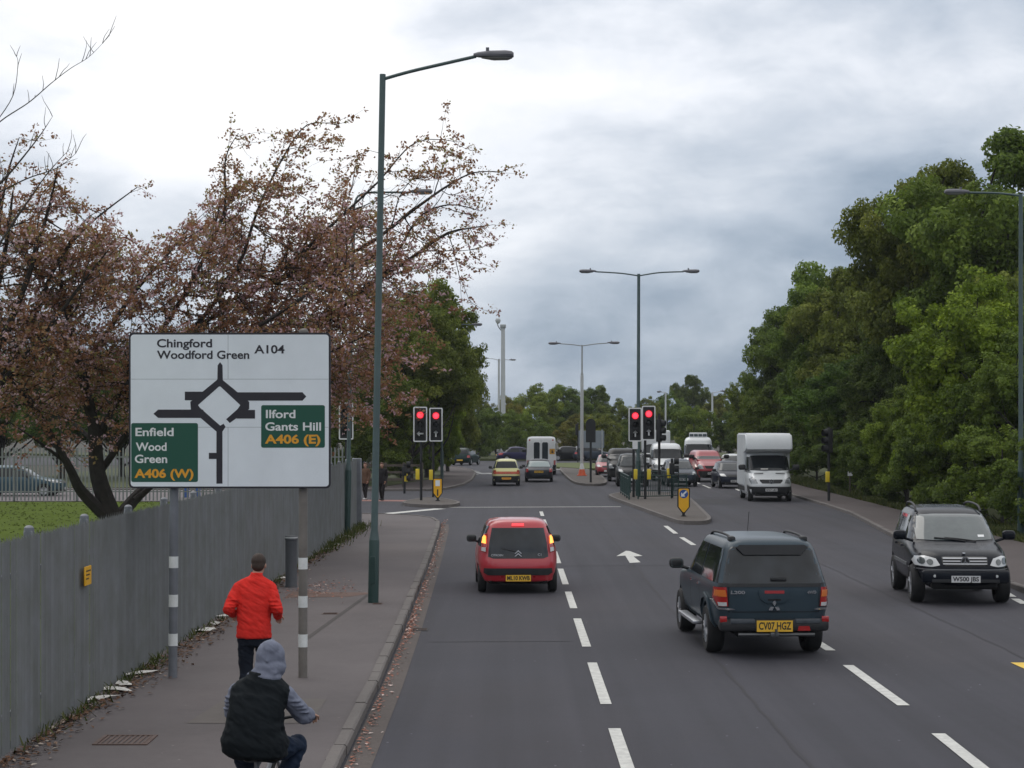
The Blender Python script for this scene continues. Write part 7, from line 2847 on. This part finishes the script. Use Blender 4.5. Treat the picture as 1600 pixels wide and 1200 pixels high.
bb, seat, ht_, hb_ = Vector((0, 0.10, 0.28)), Vector((0, -0.02, 0.58)), Vector((0, 0.47, 0.72)), Vector((0, 0.50, 0.62))
for a, c, r_ in ((bb, seat, .016), (seat, ht_, .016), (bb, hb_, .019), (ht_ + Vector((0, -.01, .04)), hb_ + Vector((0, .01, -.04)), .021)):
    mb.tube([a, c], r_, 10)
for s in (-1, 1):
    mb.tube([bb + Vector((s * 0.03, -0.02, 0)), (s * 0.055, ya, wr_)], 0.010, 8)
    mb.tube([seat + Vector((s * 0.02, 0, -0.02)), (s * 0.055, ya, wr_)], 0.009, 8)
    mb.tube([hb_ + Vector((s * 0.035, 0.01, -0.04)), (s * 0.045, yf_, wr_)], 0.013, 8)
mb.tube([seat, seat + Vector((0, -0.03, 0.08))], 0.013, 8)
mb.build('frame', M_FRAME, bike)
mb = MB()
mb.tube(catmull([(0, -0.20, 0.672), (0, -0.12, 0.678), (0, 0.0, 0.672), (0, 0.08, 0.668)], 3), [(0.05, 0.02), (0.075, .025), (0.08, .026), (0.075, .026), (0.06, .024), (0.05, .022), (0.035, .02), (0.025, .018), (0.022, .016), (0.018, .014)], 12)
mb.build('saddle', M_BLACK, bike)
mb = MB()
mb.tube([(0, 0.465, 0.74), (0, 0.45, 0.86), (0, 0.47, 0.90)], 0.014, 8)
mb.tube(catmull([(-0.30, 0.42, 0.932), (-0.20, 0.46, 0.930), (-0.08, 0.48, 0.905), (0, 0.475, 0.90), (0.08, 0.48, 0.905), (0.20, 0.46, 0.930), (0.345, 0.42, 0.932)], 4), 0.0125, 8)
hbar = mb.build('handlebar', M_BLACKM, bike)
for s in (-1, 1):
    mb = MB()
    mb.tube([(s * 0.325 + 0.02, 0.425, 0.932), (s * 0.21 + 0.01, 0.455, 0.931)], 0.017, 10)
    mb.build('grip', M_BLACK, hbar)
    mb = MB()
    mb.tube([(s * 0.16, 0.475, 0.925), (s * 0.20, 0.50, 0.915), (s * 0.29, 0.475, 0.905)], 0.006, 6)
    mb.build('brake_lever', M_RIM, hbar)
mb = MB()
mb.lathe([(0.001, -0.006), (0.085, -0.005), (0.09, 0.0), (0.085, 0.005), (0.001, 0.006)], 28, 'x', (0.065, 0.10, 0.28))
for s, a in ((-1, R(-100)), (1, R(80))):
    e = bb + Vector((0, math.cos(a) * 0.165, math.sin(a) * 0.165))
    mb.tube([bb + Vector((s * 0.08, 0, 0)), e + Vector((s * 0.085, 0, 0))], 0.012, 6)
    mb.rbox(min(s * 0.09, s * 0.18), max(s * 0.09, s * 0.18), e.y - 0.04, e.y + 0.04, e.z - 0.012, e.z + 0.012, 0.006, 1)
mb.build('crank', M_RIM, bike)


# ---------------------------------------------------------------- pedestrians by the crossing
def pedestrian(label, px, py, top_m, leg_m, hair_m, shoe_m, H=1.62, rz=0.0, reach=False):
    g = gp(px, py)
    root = thing('person', label, 'person', (g.x, g.y, 0.004), rz, 'pedestrians at the crossing')
    k = H / 1.75
    V = lambda x, y, z: Vector((x, y, z)) * k
    LS, RS = V(-0.18, 0, 1.42), V(0.18, 0, 1.42)
    LE, RE = V(-0.24, -0.02, 1.13), V(0.24, 0.02, 1.13)
    LW, RW = V(-0.22, 0.10, 0.90), V(0.22, 0.12, 0.92)
    if reach:
        RE, RW = V(0.27, 0.06, 1.16), V(0.34, 0.26, 1.16)
    LH, RH = V(-0.09, 0, 0.88), V(0.09, 0, 0.88)
    LK, RK = V(-0.09, 0.07, 0.47), V(0.10, -0.02, 0.48)
    LA, RA = V(-0.09, 0.12, 0.09), V(0.10, -0.14, 0.10)
    b = MB()
    sections(b, [(V(0, 0, .80), .14 * k, .10 * k), (V(0, 0, .95), .16 * k, .11 * k), (V(0, 0, 1.08), .13 * k, .09 * k), (V(0, 0, 1.30), .165 * k, .10 * k), (V(0, 0, 1.43), .15 * k, .085 * k), (V(0, 0, 1.48), .07 * k, .06 * k)])
    capsule(b, [V(0, 0, 1.44), V(0, 0.015, 1.55)], [.055 * k, .05 * k])
    for s_, e_, w_, sd in ((LS, LE, LW, 1), (RS, RE, RW, -1)):
        capsule(b, [s_, e_, w_], [.05 * k, .04 * k, .027 * k])
        hand(b, w_, w_ - e_, Vector((-sd, 0, 0.2)), 1, 0.5)
    for h_, k_, a_ in ((LH, LK, LA), (RH, RK, RA)):
        capsule(b, [h_, k_, a_], [.08 * k, .052 * k, .036 * k])
    head(b, root, V(0, 0.02, 1.635), ry_(R(20)), hair_m)
    fuse(b, 'body', M_SKIN, root, 0.012, 2)
    j = MB()
    sections(j, [(V(0, 0, .78), .185 * k, .14 * k), (V(0, 0, .95), .185 * k, .14 * k), (V(0, 0, 1.1), .165 * k, .125 * k), (V(0, 0, 1.3), .19 * k, .13 * k), (V(0, 0, 1.42), .17 * k, .105 * k), (V(0, 0, 1.50), .075 * k, .075 * k)])
    for s_, e_, w_ in ((LS, LE, LW), (RS, RE, RW)):
        capsule(j, [s_, e_, e_.lerp(w_, .9)], [.072 * k, .06 * k, .048 * k])
    fuse(j, 'jacket', top_m, root, 0.015, 2)
    t = MB()
    sections(t, [(V(0, 0, .78), .15 * k, .11 * k), (V(0, 0, .9), .165 * k, .12 * k)])
    for h_, k_, a_ in ((LH, LK, LA), (RH, RK, RA)):
        capsule(t, [h_, k_, a_], [.092 * k, .066 * k, .05 * k])
    fuse(t, 'trousers', leg_m, root, 0.015, 2)
    for a_ in (LA, RA):
        s_ = MB()
        capsule(s_, [a_ + V(0, -.04, -.04), a_ + V(0, .05, -.05), a_ + V(0, .16, -.055)], [.045, .042, .033])
        fuse(s_, 'shoe', shoe_m, root, 0.014, 1)


pedestrian('person in a brown jacket and dark leggings left of the near lamp column', 571, 781, M_BROWNJ, M_DARKJ, M_HAIRR, M_SHOEW, 1.66, R(150), True)
pedestrian('person dressed all in black with reddish hair just right of the near lamp column', 597, 782, M_DARKJ, M_DARKJ, M_HAIRR, M_SHOED, 1.68, R(160))
# ================================================================== thin air between us and the far trees
mb = MB()
mb.box(-160, 160, -12, 340, -1.2, 26.0)
hz = mb.build('haze', [], smooth=False) if False else None
me = bpy.data.meshes.new('haze')
me.from_pydata(mb.v, [], mb.f)
bmh = bmesh.new()
bmh.from_mesh(me)
bmesh.ops.recalc_face_normals(bmh, faces=bmh.faces[:])
bmh.to_mesh(me)
bmh.free()
mh = bpy.data.materials.new('haze')
mh.use_nodes = True
nt = mh.node_tree
for n_ in list(nt.nodes):
    nt.nodes.remove(n_)
o_ = nt.nodes.new('ShaderNodeOutputMaterial')
pv = nt.nodes.new('ShaderNodeVolumePrincipled')
pv.inputs['Color'].default_value = (0.90, 0.95, 1.0, 1)
pv.inputs['Density'].default_value = 0.00016
nt.links.new(pv.outputs[0], o_.inputs['Volume'])
me.materials.append(mh)
hz = bpy.data.objects.new('haze', me)
col.objects.link(hz)
hz['kind'] = 'stuff'
hz['label'] = 'thin pale haze in the air over the road'
